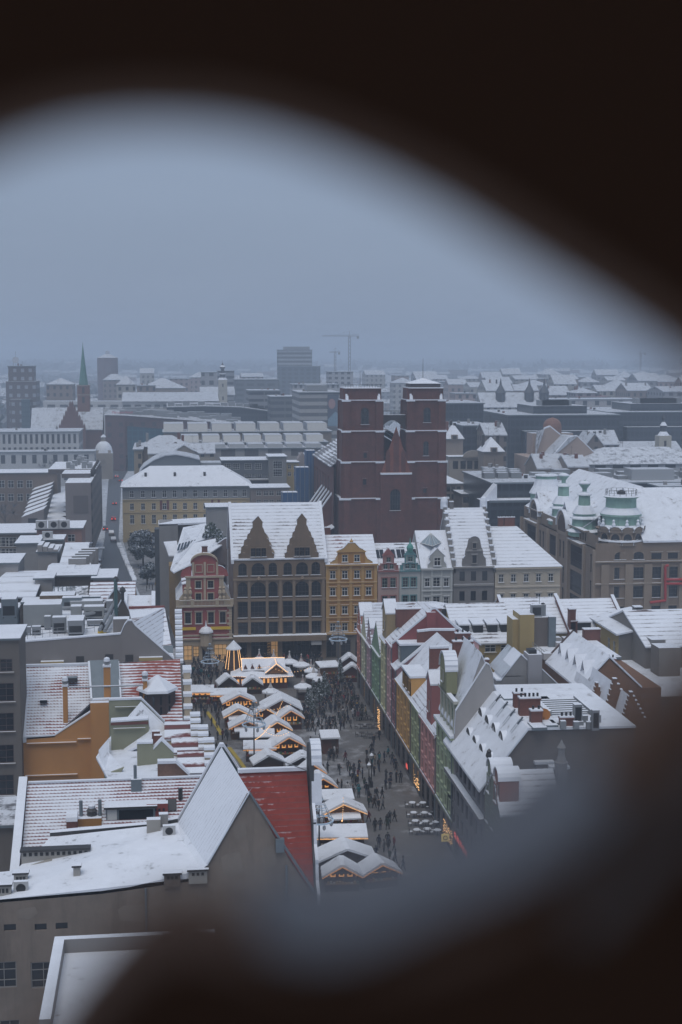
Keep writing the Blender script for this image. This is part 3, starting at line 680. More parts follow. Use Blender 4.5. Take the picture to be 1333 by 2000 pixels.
rb = MB(t); hip_roof(rb, x0, x1, YF, YF + 17, ze + .1, fz(1033, YF + 8), tilem('grey_tiles_smooth', (.12, .11, .11), .97, .62), over=.45, rid=(x0 + .4, fx(1011, 1033, YF + 8), YF + 8, YF + 9)); rb.obj('roof')
for q in (978, 990, 1000): chimney(t, fx(q, 1030, YF + 9), YF + 9, fz(1036, YF + 9), fz(1016, YF + 9), 1.1, .8, BRICK, pots=2)
# ---------------------------------------------------------------- the brick church with two towers
CB = wallm('church_brick', (.135, .045, .033), .45, .6, brick=2); CB2 = wallm('church_gable_brick', (.24, .075, .045), .25, .3, brick=2)
YC = 400.0
cx = lambda px, Y=YC: D(px, 880, Y)[0]
cz = lambda py, Y=YC: D(750, py, Y)[1]
t = thing('brick_church', 'dark red brick church with two square towers joined by a high footbridge', 'church', (cx(765), YC, 0))
def tower(name, xa, xb, capped, wins):
    mb = MB(t); w_ = xb - xa; yb = YC + w_; z3, z2, z1, ztop = cz(974), cz(903), cz(843), cz(783)
    levels = [(0, z3, .9), (z3, z2, .45), (z2, z1, .2), (z1, ztop, 0)]
    for a, b, e in levels:
        mb.box(xa - e, xb + e, YC - e, yb + e, a, b, CB)
        for bx, by in ((xa, YC), (xb, YC), (xa, yb)):     # corner buttresses
            mb.box(bx - .4 - e, bx + .4 + e, by - .5, by + .5, a, b - .2, CB); s_ = 1 if bx == xa else -1; mb.box(min(bx - .3 * s_, bx + 1.7 * s_), max(bx - .3 * s_, bx + 1.7 * s_), by - .6 - e, by + .55, a, b - .2, CB)
    k = 1.5; ze = cz(760)
    oc = lambda q, z: [(xa + q, YC - .0, z), (xb - q, YC, z), (xb, YC + q, z), (xb, yb - q, z), (xb - q, yb, z), (xa + q, yb, z), (xa, yb - q, z), (xa, YC + q, z)]
    lo, hi = oc(.8, ztop), oc(k, ze)
    mb.mesh(lo + hi, [(i, (i + 1) % 8, 8 + (i + 1) % 8, 8 + i) for i in range(8)] + [tuple(range(8, 16))], CB)
    # slender niches breaking up the faces
    o = mb.obj(name)
    for z, e in ((z3, .9), (z2, .45), (z1, .2), (ztop, 0)):
        sb = MB(t); sb.box(xa - e - .25, xb + e + .25, YC - e - .3, yb + e + .2, z - .12, z + .12, CB); sb.box(xa - e - .22, xb + e + .22, YC - e - .26, yb + e + .2, z + .12, z + .36, SNOW)
        for bx in (xa, xb): sb.box(bx - .55 - e if bx == xa else bx - 1.9, bx + 1.9 if bx == xa else bx + .55 + e, YC - e - .8, YC - e + .3, z - .15, z + .38, SNOW)
        sb.obj('snow_ledge')
    sb = MB(t)
    for bx in (xa + .9, xb - .9): sb.prism([(YC - .45, ztop + .4), (YC + .2, ztop + 2.0), (YC + .4, ztop + 2.0), (YC + .4, ztop + .4)], 'x', bx - .4, bx + .4, SNOW)
    sb.box(xa + .2, xb - .2, YC - .35, yb + .3, ze, ze + .18, CB); sb.box(xa + .25, xb - .25, YC - .3, yb + .25, ze + .18, ze + .45, SNOW); sb.obj('eave')
    for (px_, p0, p1, ww, st) in wins:
        xx = cx(px_); z0_, z1_ = cz(p1), cz(p0)
        win_at(t, 'S', YC - .45 if z0_ < z1 - .5 and z0_ > z2 - 1 else YC - .3 if z0_ > z1 - 1 else YC - .75 if z0_ > z3 - 1 else YC - 1.2, xx, z0_, ww, z1_ - z0_, st, plain('dark_tracery', (.05, .055, .06), .6), CB, GLASS, subs=True)
    return xa, xb, yb, ze
xa, xb, yb, ze = tower('tower', cx(672), cx(746), False, [(713, 796, 829, 2.2, 'archx'), (713.5, 884, 894, 1.0, 'open'), (712, 935, 946, 1.0, 'open')])
mb = MB(t)
for k in range(14):
    xx = xa + .4 + k * (xb - xa - .8) / 13; mb.tube((xx, YC, ze + .3), (xx, YC, ze + 1.3), .05, n=4, mat=BLACK)
mb.tube((xa, YC, ze + 1.3), (xb, YC, ze + 1.3), .06, n=4, mat=BLACK); mb.tube(((xa + xb) / 2, yb - 5, ze), ((xa + xb) / 2, yb - 5, ze + 5), .1, .03, 5, BLACK); mb.obj('railing')
xa, xb, yb, ze = tower('tower', cx(797), cx(867), True, [(834, 796, 826, 2.0, 'archx'), (832, 862, 891, 1.5, 'archx'), (830, 955, 963, 1.0, 'open')])
mb = MB(t); mb.box(xa + .9, xb - .9, YC + .9, yb - .9, ze + .3, cz(749), plain('dark_lantern', (.06, .045, .045), .7)); mb.obj('lantern')
mb = MB(t); zl = cz(749.5); xm = (xa + xb) / 2; ym = YC + 5.3; r = 6.2
q = [(xa + .6, YC + .6, zl), (xb - .6, YC + .6, zl), (xb - .6, yb - .6, zl), (xa + .6, yb - .6, zl)]
for i in range(4): mb.face([q[i], q[(i + 1) % 4], (xm, ym, cz(739))], SNOW)
mb.face(q, SNOW); mb.tube((xm, ym, cz(739)), (xm, ym, cz(700)), .09, .03, 5, BLACK); mb.obj('tower_roof')
# footbridge
mb = MB(t); x0, x1 = cx(746), cx(797); zb = cz(812)
arc = [(x0 + (x1 - x0) * k / 10, cz(822) - 2.6 + 2.6 * math.sin(math.pi * k / 10)) for k in range(11)]
mb.prism(arc + [(x1, zb), (x0, zb)], 'y', YC + 4.5, YC + 6.5, plain('dark_bridge', (.05, .04, .04), .8)); mb.box(x0, x1, YC + 4.4, YC + 6.6, zb, zb + .12, SNOW)
for k in range(20): xx = x0 + k * (x1 - x0) / 19; mb.tube((xx, YC + 4.5, zb), (xx, YC + 4.5, zb + 1.2), .06, n=4, mat=BLACK)
mb.tube((x0, YC + 4.5, zb + 1.2), (x1, YC + 4.5, zb + 1.2), .07, n=4, mat=BLACK); mb.obj('footbridge')
# west gable between the towers
mb = MB(t); x0, x1 = cx(744), cx(799); zg = cz(925); zp = cz(833); xm = cx(773)
x0 -= .3; x1 += .6; mb.box(x0, x1, YC - 1.9, YC + 3, 0, zg, CB); mb.prism([(x0 + .2, zg), (x1 - .2, zg), (xm, zp)], 'y', YC - 1.3, YC - .9, CB2)
for px_, w_, h_ in ((757, 1.3, 6), (773, 1.6, 11), (787, 1.3, 6)):
    x_ = cx(px_); mb.prism([(x_ - w_ / 2, zg + .6), (x_ + w_ / 2, zg + .6), (x_ + w_ / 2, zg + h_), (x_, zg + h_ + 1.2), (x_ - w_ / 2, zg + h_)], 'y', YC - 1.36, YC - 1.301, CB)
mb.box(x0, x1, YC - 2.1, YC - .9, zg - .15, zg + .35, SNOW); mb.obj('west_gable')
win_at(t, 'S', YC - 2.1, cx(770.5), cz(996), 2.9, cz(954) - cz(996), 'archg', plain('dark_tracery', (.05, .055, .06), .6), CB, GLASS, subs=True)
# nave, roof, flying buttresses
xl, xr_ = 47.7, 80.5; ze = 29.2; mb = MB(t); YN = YC + 62
facade(t, mb, 'W', xl, YC + 6, YN, 0, ze, CB, grid(lin(YC + 14, YN, 6), [17], 2.2, 9, 'archx'), plain('dark_tracery', (.05, .055, .06), .6), CB, GLASSB)
mb.box(xr_ - .5, xr_, YC + 8, YN, 0, ze, CB); mb.box(xl, xr_, YN - .5, YN, 0, ze, CB); mb.face([(xl, YN, ze), (xr_, YN, ze), (64, YN, 39)], CB); mb.obj('nave_wall')
mb = MB(t); gable_roof(mb, xl, xr_, YC + 11, YN, ze, 39.6, 'y', tilem('church_roof_tiles', (.17, .17, .185), .45, .6), over=.5); mb.obj('nave_roof')
for yy in lin(YC + 8, YC + 40, 5):
    mb = MB(t); mb.prism([(xl, 0), (xl, 21), (xl - 7.5, 10.5), (xl - 7.5, 0)], 'y', yy - .5, yy + .5, CB)
    mb.prism([(xl, 21.05), (xl - 7.6, 10.5), (xl - 7.6, 11.0), (xl, 21.6)], 'y', yy - .75, yy + .75, SNOW); mb.obj('buttress')
mb = MB(t); mb.box(xl - 6.5, xl, YC + 4, YC + 50, 0, 9, CB); mb.prism([(xl - 6.7, 9), (xl, 12), (xl, 12.3), (xl - 6.7, 9.3)], 'y', YC + 4, YC + 50, SNOW); mb.obj('aisle')
# ---------------------------------------------------------------- the row of tenements along the right of the square
XF = 34.7
def wpoly(mb, pts, Y, th, mat, snow=.12, base_=None, sl=.3):
    """upright wall at distance Y from an outline of photo points, with a snow line on its upper edges"""
    q = [D(px, py, Y) for px, py in pts]
    if base_ is not None: q = [(q[0][0], base_)] + q + [(q[-1][0], base_)]
    mb.prism(q, 'y', Y, Y + th, mat)
    if snow:
        for (a, b), (c, d) in zip(q, q[1:]):
            if c > a + .1: mb.prism([(a, b + .004), (c, d + .004), (c, d + snow), (a, b + snow)], 'y', Y - .08, Y + th + .08, SNOW)
    return q
def wside(t, mb, Y0, Y1, z0, z1, mat, nwin, zs, w, h, st='cross', fm=None, tm=None, X=XF, lit=0, gm=None):
    facade(t, mb, 'W', X, Y0, Y1, z0, z1, mat, grid(lin(Y0 + .4, Y1 - .4, nwin), zs, w, h, st + 'n'), fm or WHITE, tm, gm)
GREYW = wallm('grey_render', (.27, .26, .255), .12, .5)
SMOOTH = snowm('smooth_snow', SNOWC, (.20, .18, .17), .93, .09)
rowcol = [  # px far, px near, eave, ridge, wall colour, name, label, windows across, roof x of ridge
 (697.5, 706.2, 11.2, 16.2, (.36, .13, .085), 'brick red narrow house at the far end of the tenement row', 2),
 (706.2, 716.5, 11.4, 15.8, (.42, .38, .25), 'narrow cream-green house, second from the far end of the tenement row', 2),
 (716.5, 726.5, 11.4, 15.6, (.33, .22, .24), 'narrow mauve house between the cream-green and the bright green ones', 2),
 (726.5, 744.0, 12.0, 17.0, (.14, .22, .13), 'bright green house with a small snowy eave roof in the tenement row', 3),
 (744.0, 756.0, 15.6, 21.0, (.46, .36, .20), 'pale yellow house with a tall narrow gable in the tenement row', 2),
 (756.0, 767.0, 16.4, 22.0, (.40, .22, .22), 'rose pink house whose bare red side wall rises to a peak', 2),
 (767.0, 775.0, 13.6, 18.6, (.17, .075, .085), 'dark wine-red house with a glazed dormer beside the orange house', 2),
 (775.0, 804.0, 12.2, 19.0, (.42, .20, .045), 'deep orange house with a broad smooth snowy roof', 4),
 (804.0, 822.5, 12.2, 19.2, (.23, .25, .13), 'olive green house between the orange and the salmon ones', 3),
 (822.5, 853.5, 12.0, 19.2, (.44, .17, .15), 'salmon pink house with a tall pink dormer on its snowy roof', 4),
 (853.5, 886.0, 14.6, 25.0, (.22, .26, .16), 'sage green house with white pilastered attic and arched gable', 4),
]
TS = tilem('red_tiles_deep_snow', (.15, .06, .05), .88, .5)
for i, (pa, pb, ze, zr, col, lab, nw) in enumerate(rowcol):
    Y1 = YX(pa, XF, 1300); Y0 = YX(pb, XF, 1350); nm = 'tenement_plaster_%s' % 'abcdefghijk'[i]
    col = tuple(min(.62, c * 1.5 + .035) for c in col); M = wallm(nm, col, .13, .4)
    t = thing('tenement_house', lab, 'house', (XF + 6, (Y0 + Y1) / 2, 0), None)
    mb = MB(t); nf = 4 if ze > 13 else 3
    zs = [4.2 + (ze - 4.6) * k / nf + .5 for k in range(nf)]
    h = min(1.9, (ze - 4.6) / nf * .62)
    wside(t, mb, Y0, Y1, 4.0, ze, M, nw, zs, min(1.05, (Y1 - Y0) / nw * .42), h, 'cross', plain('dull_frame', (.22, .21, .19), .6), plain(nm + '_trim', tuple(min(.6, c * 1.08) for c in col), .8))
    facade(t, mb, 'W', XF, Y0, Y1, 0, 4.0, wallm('ground_floor_stone', (.16, .14, .13), .2, .4), grid(lin(Y0 + .3, Y1 - .3, max(1, nw - 1)), [.3], min(2.2, (Y1 - Y0) / nw * .7), 3.0, 'g')[:], DARKF, None, WARMW if i in (1, 3, 8) else GLASS, name='shop_window')
    x1 = 48.5 if i > 3 else 46
    xr = 41.0 if i != 10 else 38.2
    for yy in (Y0 + .01, Y1 - .01):
        mb.face([(XF, yy, 0), (x1, yy, 0), (x1, yy, ze), (XF, yy, ze)], M)
        if 3 < i < 10: mb.face([(XF, yy, ze), (x1, yy, ze), (xr, yy, zr)], M)
    mb.face([(x1, Y0, 0), (x1, Y1, 0), (x1, Y1, ze), (x1, Y0, ze)], M)
    mb.obj('wall')
    cb = MB(t); cb.box(XF - .35, XF + .02, Y0 + .05, Y1 - .05, ze - .3, ze, M, SNOW); cb.box(XF - .14, XF + .02, Y0 + .03, Y1 - .03, 3.9, 4.15, M, SNOW); cb.obj('cornice')
    rb = MB(t)
    if i <= 3: gable_roof(rb, XF, x1, Y0, Y1, ze, zr, 'x', tilem('red_tiles_striped', (.16, .07, .06), .8, .5, k=.5), over=.12, wall=M)
    elif i == 10: gable_roof(rb, XF + .4, 42, Y0, Y1, ze + 1.2, zr, 'y', SMOOTH, over=.1, xr=xr)
    else: gable_roof(rb, XF, x1, Y0, Y1, ze, zr, 'y', SMOOTH if i == 7 else TS, over=.3, xr=xr)
    rb.obj('roof')
    db = MB(t); db.tube((XF - .12, Y0 + .15, .2), (XF - .12, Y0 + .15, ze), .07, n=5, mat=ZINC); db.obj('downpipe')
    ym = (Y0 + Y1) / 2
    def front_gable(y0, y1, z0, z1, mat, arch=False, depth=2.2, cap=True, win=(.9, 1.5)):
        b = MB(t); m = (y0 + y1) / 2
        if arch: pts = [(y0, z0)] + [(m - (y1 - y0) / 2 * math.cos(R(a)), z1 - (y1 - y0) / 2 + (y1 - y0) / 2 * math.sin(R(a))) for a in range(0, 181, 18)] + [(y1, z0)]
        else: pts = [(y0, z0), (y0, z1 - (y1 - y0) * .45), (m, z1), (y1, z1 - (y1 - y0) * .45), (y1, z0)]
        b.prism(pts, 'x', XF + .1, XF + depth, mat)
        for (a, z_), (c, z2_) in zip(pts[1:-1], pts[2:-1]): b.prism([(a - .05, z_), (c + .05, z2_), (c + .05, z2_ + .22), (a - .05, z_ + .22)], 'x', XF - .1, XF + depth + .1, SNOW)
        b.obj('front_gable')
        win_at(t, 'W', XF - .08, m, z0 + (z1 - z0) * .25, win[0], win[1], 'cross', WHITE, mat, GLASS)
    if i == 0: front_gable(ym - 2.2, ym + 2.2, ze, 16.4, M)
    if i == 2: front_gable(ym - 1.7, ym + 1.7, ze, 16.0, M, depth=2)
    if i == 4: front_gable(ym - 2.2, ym + 2.2, ze, 22.2, wallm('pale_yellow_gable', (.40, .30, .16), .1, .3), depth=1.8)
    if i == 9: front_gable(ym - 1.8, ym + 1.8, ze, ze + 7.4, wallm('pink_dormer', (.36, .13, .12), .1, .3), depth=2.6)
    if i == 3:
        b = MB(t); b.box(XF + 1.2, XF + 3, Y0 + 1, Y1 - 1, ze, ze + 2.8, DARKF, SNOW); b.obj('dormer')
        for q in lin(Y0 + 1.2, Y1 - 1.2, 3): win_at(t, 'W', XF + 1.0, q, ze + .9, .8, 1.5, 'g', WHITE, None, GLASS)
    if i == 6:
        b = MB(t); b.box(XF + .8, XF + 4.2, Y0 + .8, Y1 - .8, ze + .5, ze + 3.6, plain('dormer_zinc', (.10, .13, .15), .5), SNOW); b.box(XF + .5, XF + 4.6, Y0 + .5, Y1 - .5, ze + 3.6, ze + 3.9, SNOW); b.obj('dormer')
        win_at(t, 'W', XF + .6, ym, ze + .9, 1.6, 2.2, 'g', WHITE, None, GLASS)
    if i == 5:                                            # bare red side wall, steep peak
        b = MB(t); RW = wallm('red_side_wall', (.30, .085, .085), .12, .35)
        wpoly(b, [(767, 1258), (836, 1201), (845, 1190), (851, 1190), (927, 1263)], Y0 - .35, .4, RW, .35, base_=8)
        q = D(841, 1200, Y0)[0]; b.box(q - .7, q + .7, Y0 - .9, Y0 + .3, 17.5, D(841, 1194, Y0)[1], RW, SNOW); b.obj('side_wall')
        chimney(t, 39.6, Y1 - .8, 18.5, D(800, 1189, Y1)[1], 7.2, .9, BRICK, name='brick_stack')
    if i == 7:
        b = MB(t); wpoly(b, [(775, 1312), (786, 1297), (852, 1241), (878, 1263)], Y1 + .02, .35, wallm('yellow_verge', (.36, .24, .08), .1, .3), .25, base_=11); b.obj('parapet')
        b = MB(t); wpoly(b, [(840, 1267), (877, 1266)], Y0 - .2, .6, BRICK, .3, base_=13); b.obj('firewall')
        b = MB(t); b.mesh([(XF, Y0 + .4, ze), (XF, Y0 + 8, ze), (XF, Y0 + 8, ze + 3.2), (XF, Y0 + .4, ze + 2.2)], [(0, 1, 2, 3)], M); b.prism([(XF, ze), (XF + 2.6, ze + 3.0), (XF, ze + 3.0)], 'y', Y0 + .4, Y0 + 8, M); b.box(XF - .2, XF + 2.7, Y0 + .3, Y0 + 8.1, ze + 3.0, ze + 3.3, SNOW); b.obj('attic')
        for q in lin(Y0 + .6, Y0 + 7.8, 3): win_at(t, 'W', XF - .02, q, ze + .6, .9, 1.6, 'cross', WHITE, M, GLASS)
        chimney(t, 42.6, Y0 + 2, 17, 21.2, 2.2, .8, BRICK, pots=3)
        b = MB(t); wpoly(b, [(816, 1235), (842, 1232), (890, 1232)], Y1 + 1, .6, BRICK, .3, base_=14); b.obj('firewall')
    if i == 9:
        for q in (.2, .45, .82):
            b = MB(t); yy = Y0 + (Y1 - Y0) * q; b.prism([(XF + 2.2, ze + 2.6), (XF + 3.2, ze + 3.9), (XF + 3.2, ze + 2.6)], 'y', yy - .4, yy + .4, ZINC); b.box(XF + 2.3, XF + 3.9, yy - .5, yy + .5, ze + 3.9, ze + 4.1, SNOW); b.obj('roof_vent')
        chimney(t, 40.6, Y0 + 1.5, 17.5, 21.6, 2.6, .7, BRICK, pots=2)
    if i == 10:
        b = MB(t); FW = wallm('pale_firewall', (.40, .38, .37), .12, .5)
        wpoly(b, [(888, 1434), (890.5, 1390), (949.7, 1296), (956, 1299), (963, 1318), (967, 1362)], Y0 - .3, .35, FW, .16, base_=5); b.face([(XF + .3, Y0 + .06, ze + 1.2), (42, Y0 + .06, ze + 1.2), (xr, Y0 + .06, zr)], FW); b.obj('firewall')
        b = MB(t); PL = plain('attic_white', (.48, .47, .40), .7)
        b.box(XF + .5, XF + .75, Y0 + .4, Y1 - .6, ze, ze + 4.2, M)
        for q in lin(Y0 + .2, Y1 - .4, 5): b.box(XF + .25, XF + .6, q - .2, q + .2, ze, ze + 4.2, PL)
        b.box(XF + .1, XF + .7, Y0 + .3, Y1 - .5, ze + 4.2, ze + 4.6, PL, SNOW); b.box(XF - .4, XF + .6, Y0, Y1, ze, ze + .3, SNOW); b.obj('attic')
        for q in lin(Y0 + 1.3, Y1 - 1.5, 4): win_at(t, 'W', XF + .36, q, ze + .8, 1.0, 2.4, 'cross', plain('green_frame', (.05, .13, .07), .6), None, GLASS)
        front_gable(ym - .6, ym + 3.6, ze + 4.4, ze + 9.4, wallm('attic_green', (.27, .27, .15), .1, .3), arch=True, depth=1.5)
        chimney(t, 38.0, Y1 - .5, 19, 24.5, 2.6, .8, BRICK, pots=3)

# grey modern block with eyelid dormers
t = thing('apartment_block', 'grey modern block with a wide snow roof full of small eyelid dormers', 'building', (40, 162, 0))
Y0, Y1 = 151.5, 172.0; ze = 13.6; zr = 20.2; XR = 39.6; x1 = 52; GB = wallm('bluish_grey_cladding', (.17, .165, .175), .1, .3); DB = wallm('brown_grey_wall', (.155, .13, .115), .15, .4)
mb = MB(t)
facade(t, mb, 'W', XF + .3, Y0, Y1, 10.2, ze, GB, grid(lin(Y0, Y1, 8), [10.5], 1.5, 2.7, 'open'), DARKF, None, dep=.3)
facade(t, mb, 'W', XF, Y0, Y1, 3.6, 9.6, GB, grid(lin(Y0, Y1, 8), [4.0, 6.9], 1.3, 2.0, 'open'), DARKF, None, dep=.3)
facade(t, mb, 'W', XF, Y0, Y1, 0, 3.6, GB, grid(lin(Y0, Y1, 5), [.3], 3.2, 2.8, 'g'), DARKF, None, name='shop_window')
mb.face([(XF, Y0, 0), (x1, Y0, 0), (x1, Y0, zr - .2), (XR, Y0, zr - .2), (XF, Y0, ze)], DB)
mb.face([(XF, Y1, 0), (x1, Y1, 0), (x1, Y1, zr - .2), (XR, Y1, zr - .2), (XF, Y1, ze)], GREYW)
mb.face([(x1, Y0, 0), (x1, Y1, 0), (x1, Y1, zr - .2), (x1, Y0, zr - .2)], DB); mb.obj('wall')
mb = MB(t); mb.box(XF - .5, XF + .3, Y0, Y1, 9.6, 10.1, GB, SNOW); mb.obj('cornice')
mb = MB(t); mb.prism([(XF - .6, ze - .35), (XR, zr), (x1, zr - .1), (x1, zr + .15), (XR, zr + .3), (XF - .6, ze - .05)], 'y', Y0 - .3, Y1 + .1, SMOOTH); mb.obj('roof')
sl = (zr - ze) / (XR - XF)
for r_, (f0, n_) in enumerate(((.26, 5), (.60, 5))):
    for k in range(n_):
        yy = Y0 + 2.4 + k * 3.6 + (1.4 if r_ == 0 else 2.2); xx = XF + (XR - XF) * f0; zz = ze + sl * (xx - XF)
        b = MB(t); pr = [(yy - 1.2 * math.cos(R(a)), zz + .1 + 1.25 * math.sin(R(a))) for a in range(0, 181, 20)]
        b.prism(pr, 'x', xx, xx + 1.3, SNOW, cap=BLACK); b.prism([(yy - .9, zz + .15), (yy + .9, zz + .15), (yy, zz + 1.1)], 'x', xx - .03, xx - .005, GLASS); b.obj('eyelid_dormer')
        b = MB(t); yv = yy - 1.5; q0, q1 = xx + .9, xx + 2.2; zq = lambda x: ze + sl * (x - XF) + .33
        b.mesh([(q0, yv - .28, zq(q0)), (q0, yv + .28, zq(q0)), (q1, yv + .28, zq(q1)), (q1, yv - .28, zq(q1))], [(0, 1, 2, 3)], GLASS)
        for e in (-.36, .28): b.mesh([(q0 - .1, yv + e, zq(q0) + .02), (q0 - .1, yv + e + .1, zq(q0) + .02), (q1, yv + e + .1, zq(q1) + .06), (q1, yv + e, zq(q1) + .06)], [(0, 1, 2, 3)], ZINC)
        b.obj('skylight')
zt = zr + .15
for (px, py, w_, d_, h_, pots) in ((1014, 1372, 1.3, .9, 1.7, 2), (1034, 1385, 2.4, 1.0, 2.0, 5), (1047, 1405, 1.3, .9, 1.5, 2)):
    x, y = G(px, py, zt + h_ * .4); chimney(t, x, y, zt, zt + h_, w_, d_, BRICK, pots=pots)
for (px, py, w_, d_, h_) in ((1128, 1395, .9, .8, 2.4), (1163, 1405, .8, .6, 2.3)):
    x, y = G(px, py, zt + 1.2); b = MB(t); b.box(x - w_ / 2, x + w_ / 2, y - d_ / 2, y + d_ / 2, zt, zt + h_, METAL, SNOW); b.box(x - w_ / 2 + .1, x + w_ / 2 - .1, y - d_ / 2 - .03, y - d_ / 2, zt + .3, zt + h_ - .3, BLACK); b.obj('ventilation_unit')
for (px, py, w_, d_) in ((998, 1362, 2.0, 1.6), (1030, 1368, 1.6, 1.6), (1070, 1361, 2.4, 2.4), (1058, 1364, 1.8, 1.6), (1050, 1416, 1.6, 2.6), (1072, 1412, 1.6, 2.4), (1092, 1408, 2.0, 2.0)):
    x, y = G(px, py, zt + .3); b = MB(t); b.box(x - w_ / 2, x + w_ / 2, y - d_ / 2, y + d_ / 2, zt, zt + .35, ZINC, SNOW); b.obj('roof_hatch')
x, y = G(1100, 1385, zt); b = MB(t)
for q in range(7): b.box(x - 2.4, x + 2.2, y - 3 + q * .95, y - 2.55 + q * .95, zt + .35, zt + .5, METAL, SNOW)
for e in (-2.9, 2.3): b.box(x + e, x + e + .6, y - 3.4, y + 3.6, zt, zt + .7, METAL, SNOW)
b.obj('skylight_frame')
x, y = G(1063, 1398, zt + .8); b = MB(t); b.lathe(x, y, [(.05, zt), (.05, zt + .6)], 6, BLACK); v = [(x + .7 * math.cos(a * .5236), y - .25 * math.cos(a * .5236), zt + .95 + .7 * math.sin(a * .5236)) for a in range(12)]; b.face(v, plain('orange_dish', (.45, .17, .03), .6)); b.face([(p[0], p[1] + .06, p[2]) for p in v], METAL); b.obj('satellite_dish')
for q in range(9):
    x, y = G(1100 + q * 8.5, 1418 - q % 3 * 6, zt + .3); b = MB(t); b.box(x - .3, x + .3, y - .3, y + .3, zt, zt + .5 + .5 * rnd.random(), METAL, SNOW); b.obj('roof_vent')
x, y = G(1106, 1418, zt); chimney(t, x, y, zt, zt + .9, 1.5, .8, BRICK, pots=3)

# grey gabled lift house behind it
t = thing('gabled_block', 'plain grey block with glass-roofed gable and square grey shaft behind eyelid-dormer block', 'building', (44, 176, 0)); Y = 174.5
mb = MB(t); q = wpoly(mb, [(969, 1362), (970, 1330), (979, 1330), (984, 1322), (1018, 1279), (1030, 1290), (1056, 1305), (1095, 1342), (1100, 1362)], Y, 4, GREYW, .2, base_=6); mb.obj('wall')
mb = MB(t); (xa, za), (xb, zb) = D(984, 1322, Y), D(1018, 1279, Y)
mb.mesh([(xa - .3, Y - .1, za), (xb, Y - .1, zb), (xb, Y + 7, zb), (xa - .3, Y + 7, za)], [(0, 1, 2, 3)], plain('snowy_glass', (.48, .51, .55), .3, var=.2))
for k in range(5): mb.box(xa, xb, Y, Y + .1, za, za + .1, ZINC) if k == 0 else mb.mesh([(xa, Y + k * 1.6, za + .08), (xb, Y + k * 1.6, zb + .08), (xb, Y + k * 1.6 + .15, zb + .08), (xa, Y + k * 1.6 + .15, za + .08)], [(0, 1, 2, 3)], ZINC)
mb.obj('glass_roof')
mb = MB(t); xa, xb = D(1030, 1320, Y)[0], D(1057, 1320, Y)[0]; zt = Z_(1287, Y); mb.box(xa, xb, Y - .5, Y + 2, 8, zt, wallm('smooth_grey_shaft', (.30, .29, .30), .08, .3), SNOW); mb.box(xa + .2, xb - .6, Y, Y + 1.4, zt, zt + .5, BLACK); mb.obj('shaft')

# near small gables at the edge of the view
t = thing('gabled_house', 'narrow green-grey house with two arched dormers under the dark side wall', 'house', (38, 144, 0)); Y0, Y1 = 143.5, 151
TG = wallm('grey_green_plaster', (.22, .25, .19), .12, .3); mb = MB(t); facade(t, mb, 'W', XF, Y0, Y1, 0, 13.2, TG, grid(lin(Y0, Y1, 3), [4.5, 7.5, 10.4], 1.1, 1.8, 'cross'), WHITE, TG); mb.box(XF + .01, 41.3, Y0, Y1 - .05, 0, 13, TG); mb.obj('wall')
rb = MB(t); gable_roof(rb, XF, 41.3, Y0, Y1, 13.2, 16.7, 'x', tilem('red_tiles_striped', (.16, .07, .06), .8, .5, k=.5), over=.2, wall=TG); rb.obj('roof')
for yy, cc in ((149.0, TG), (145.6, wallm('brick_pink', (.30, .12, .09), .15, .3))):
    b = MB(t); r_ = 1.15; b.prism([(yy - r_, 13)] + [(yy - r_ * math.cos(R(a)), 16.6 + r_ * math.sin(R(a))) for a in range(0, 181, 20)] + [(yy + r_, 13)], 'x', XF + .1, XF + 2.2, cc)
    b.prism([(yy - (r_ + .12) * math.cos(R(a)), 16.6 + (r_ + .12) * math.sin(R(a))) for a in range(0, 181, 20)] + [(yy + r_ * math.cos(R(a)), 16.6 + r_ * math.sin(R(a))) for a in range(0, 181, 20)], 'x', XF - .1, XF + 2.4, SNOW); b.obj('arched_dormer')
    win_at(t, 'W', XF - .08, yy, 14.0, 1.1, 1.9, 'cross', WHITE, cc, GLASS)
b = MB(t); b.lathe(XF + .4, 150.9, [(.1, 16.6), (.12, 17.2), (.3, 17.5), (.22, 17.9), (.28, 18.1), (0, 18.4)], 8, DARKF); b.obj('finial')
t = thing('ornate_chimney', 'stone lantern-shaped chimney standing before the dark side wall', 'chimney', (46.5, 147, 0)); x, z = D(1097, 1460, 147)
b = MB(t); b.lathe(x, 147, [(.7, 12), (.7, z - 2.2), (.75, z - 1.6), (.6, z - 1.5), (.38, z - .9), (.36, z - .1), (.5, z), (.25, z + .4), (.12, z + .7), (0, z + .9)], 8, GREYW); b.obj('stack')
for px, py in ((1062, 1480), (1092, 1490)):
    t = thing('brick_chimney', 'slab chimney with snow cap by the striped tile roof, ' + ('left' if px < 1080 else 'right') + ' of the pair', 'chimney', (*G(px, py, 17), 0))
    x, y = G(px, py, 17); b = MB(t); b.box(x - .9, x + .9, y - .4, y + .4, 10, 16.4, DB); b.box(x - 1.1, x + 1.1, y - .55, y + .55, 16.4, 16.7, SNOW); b.obj('stack')

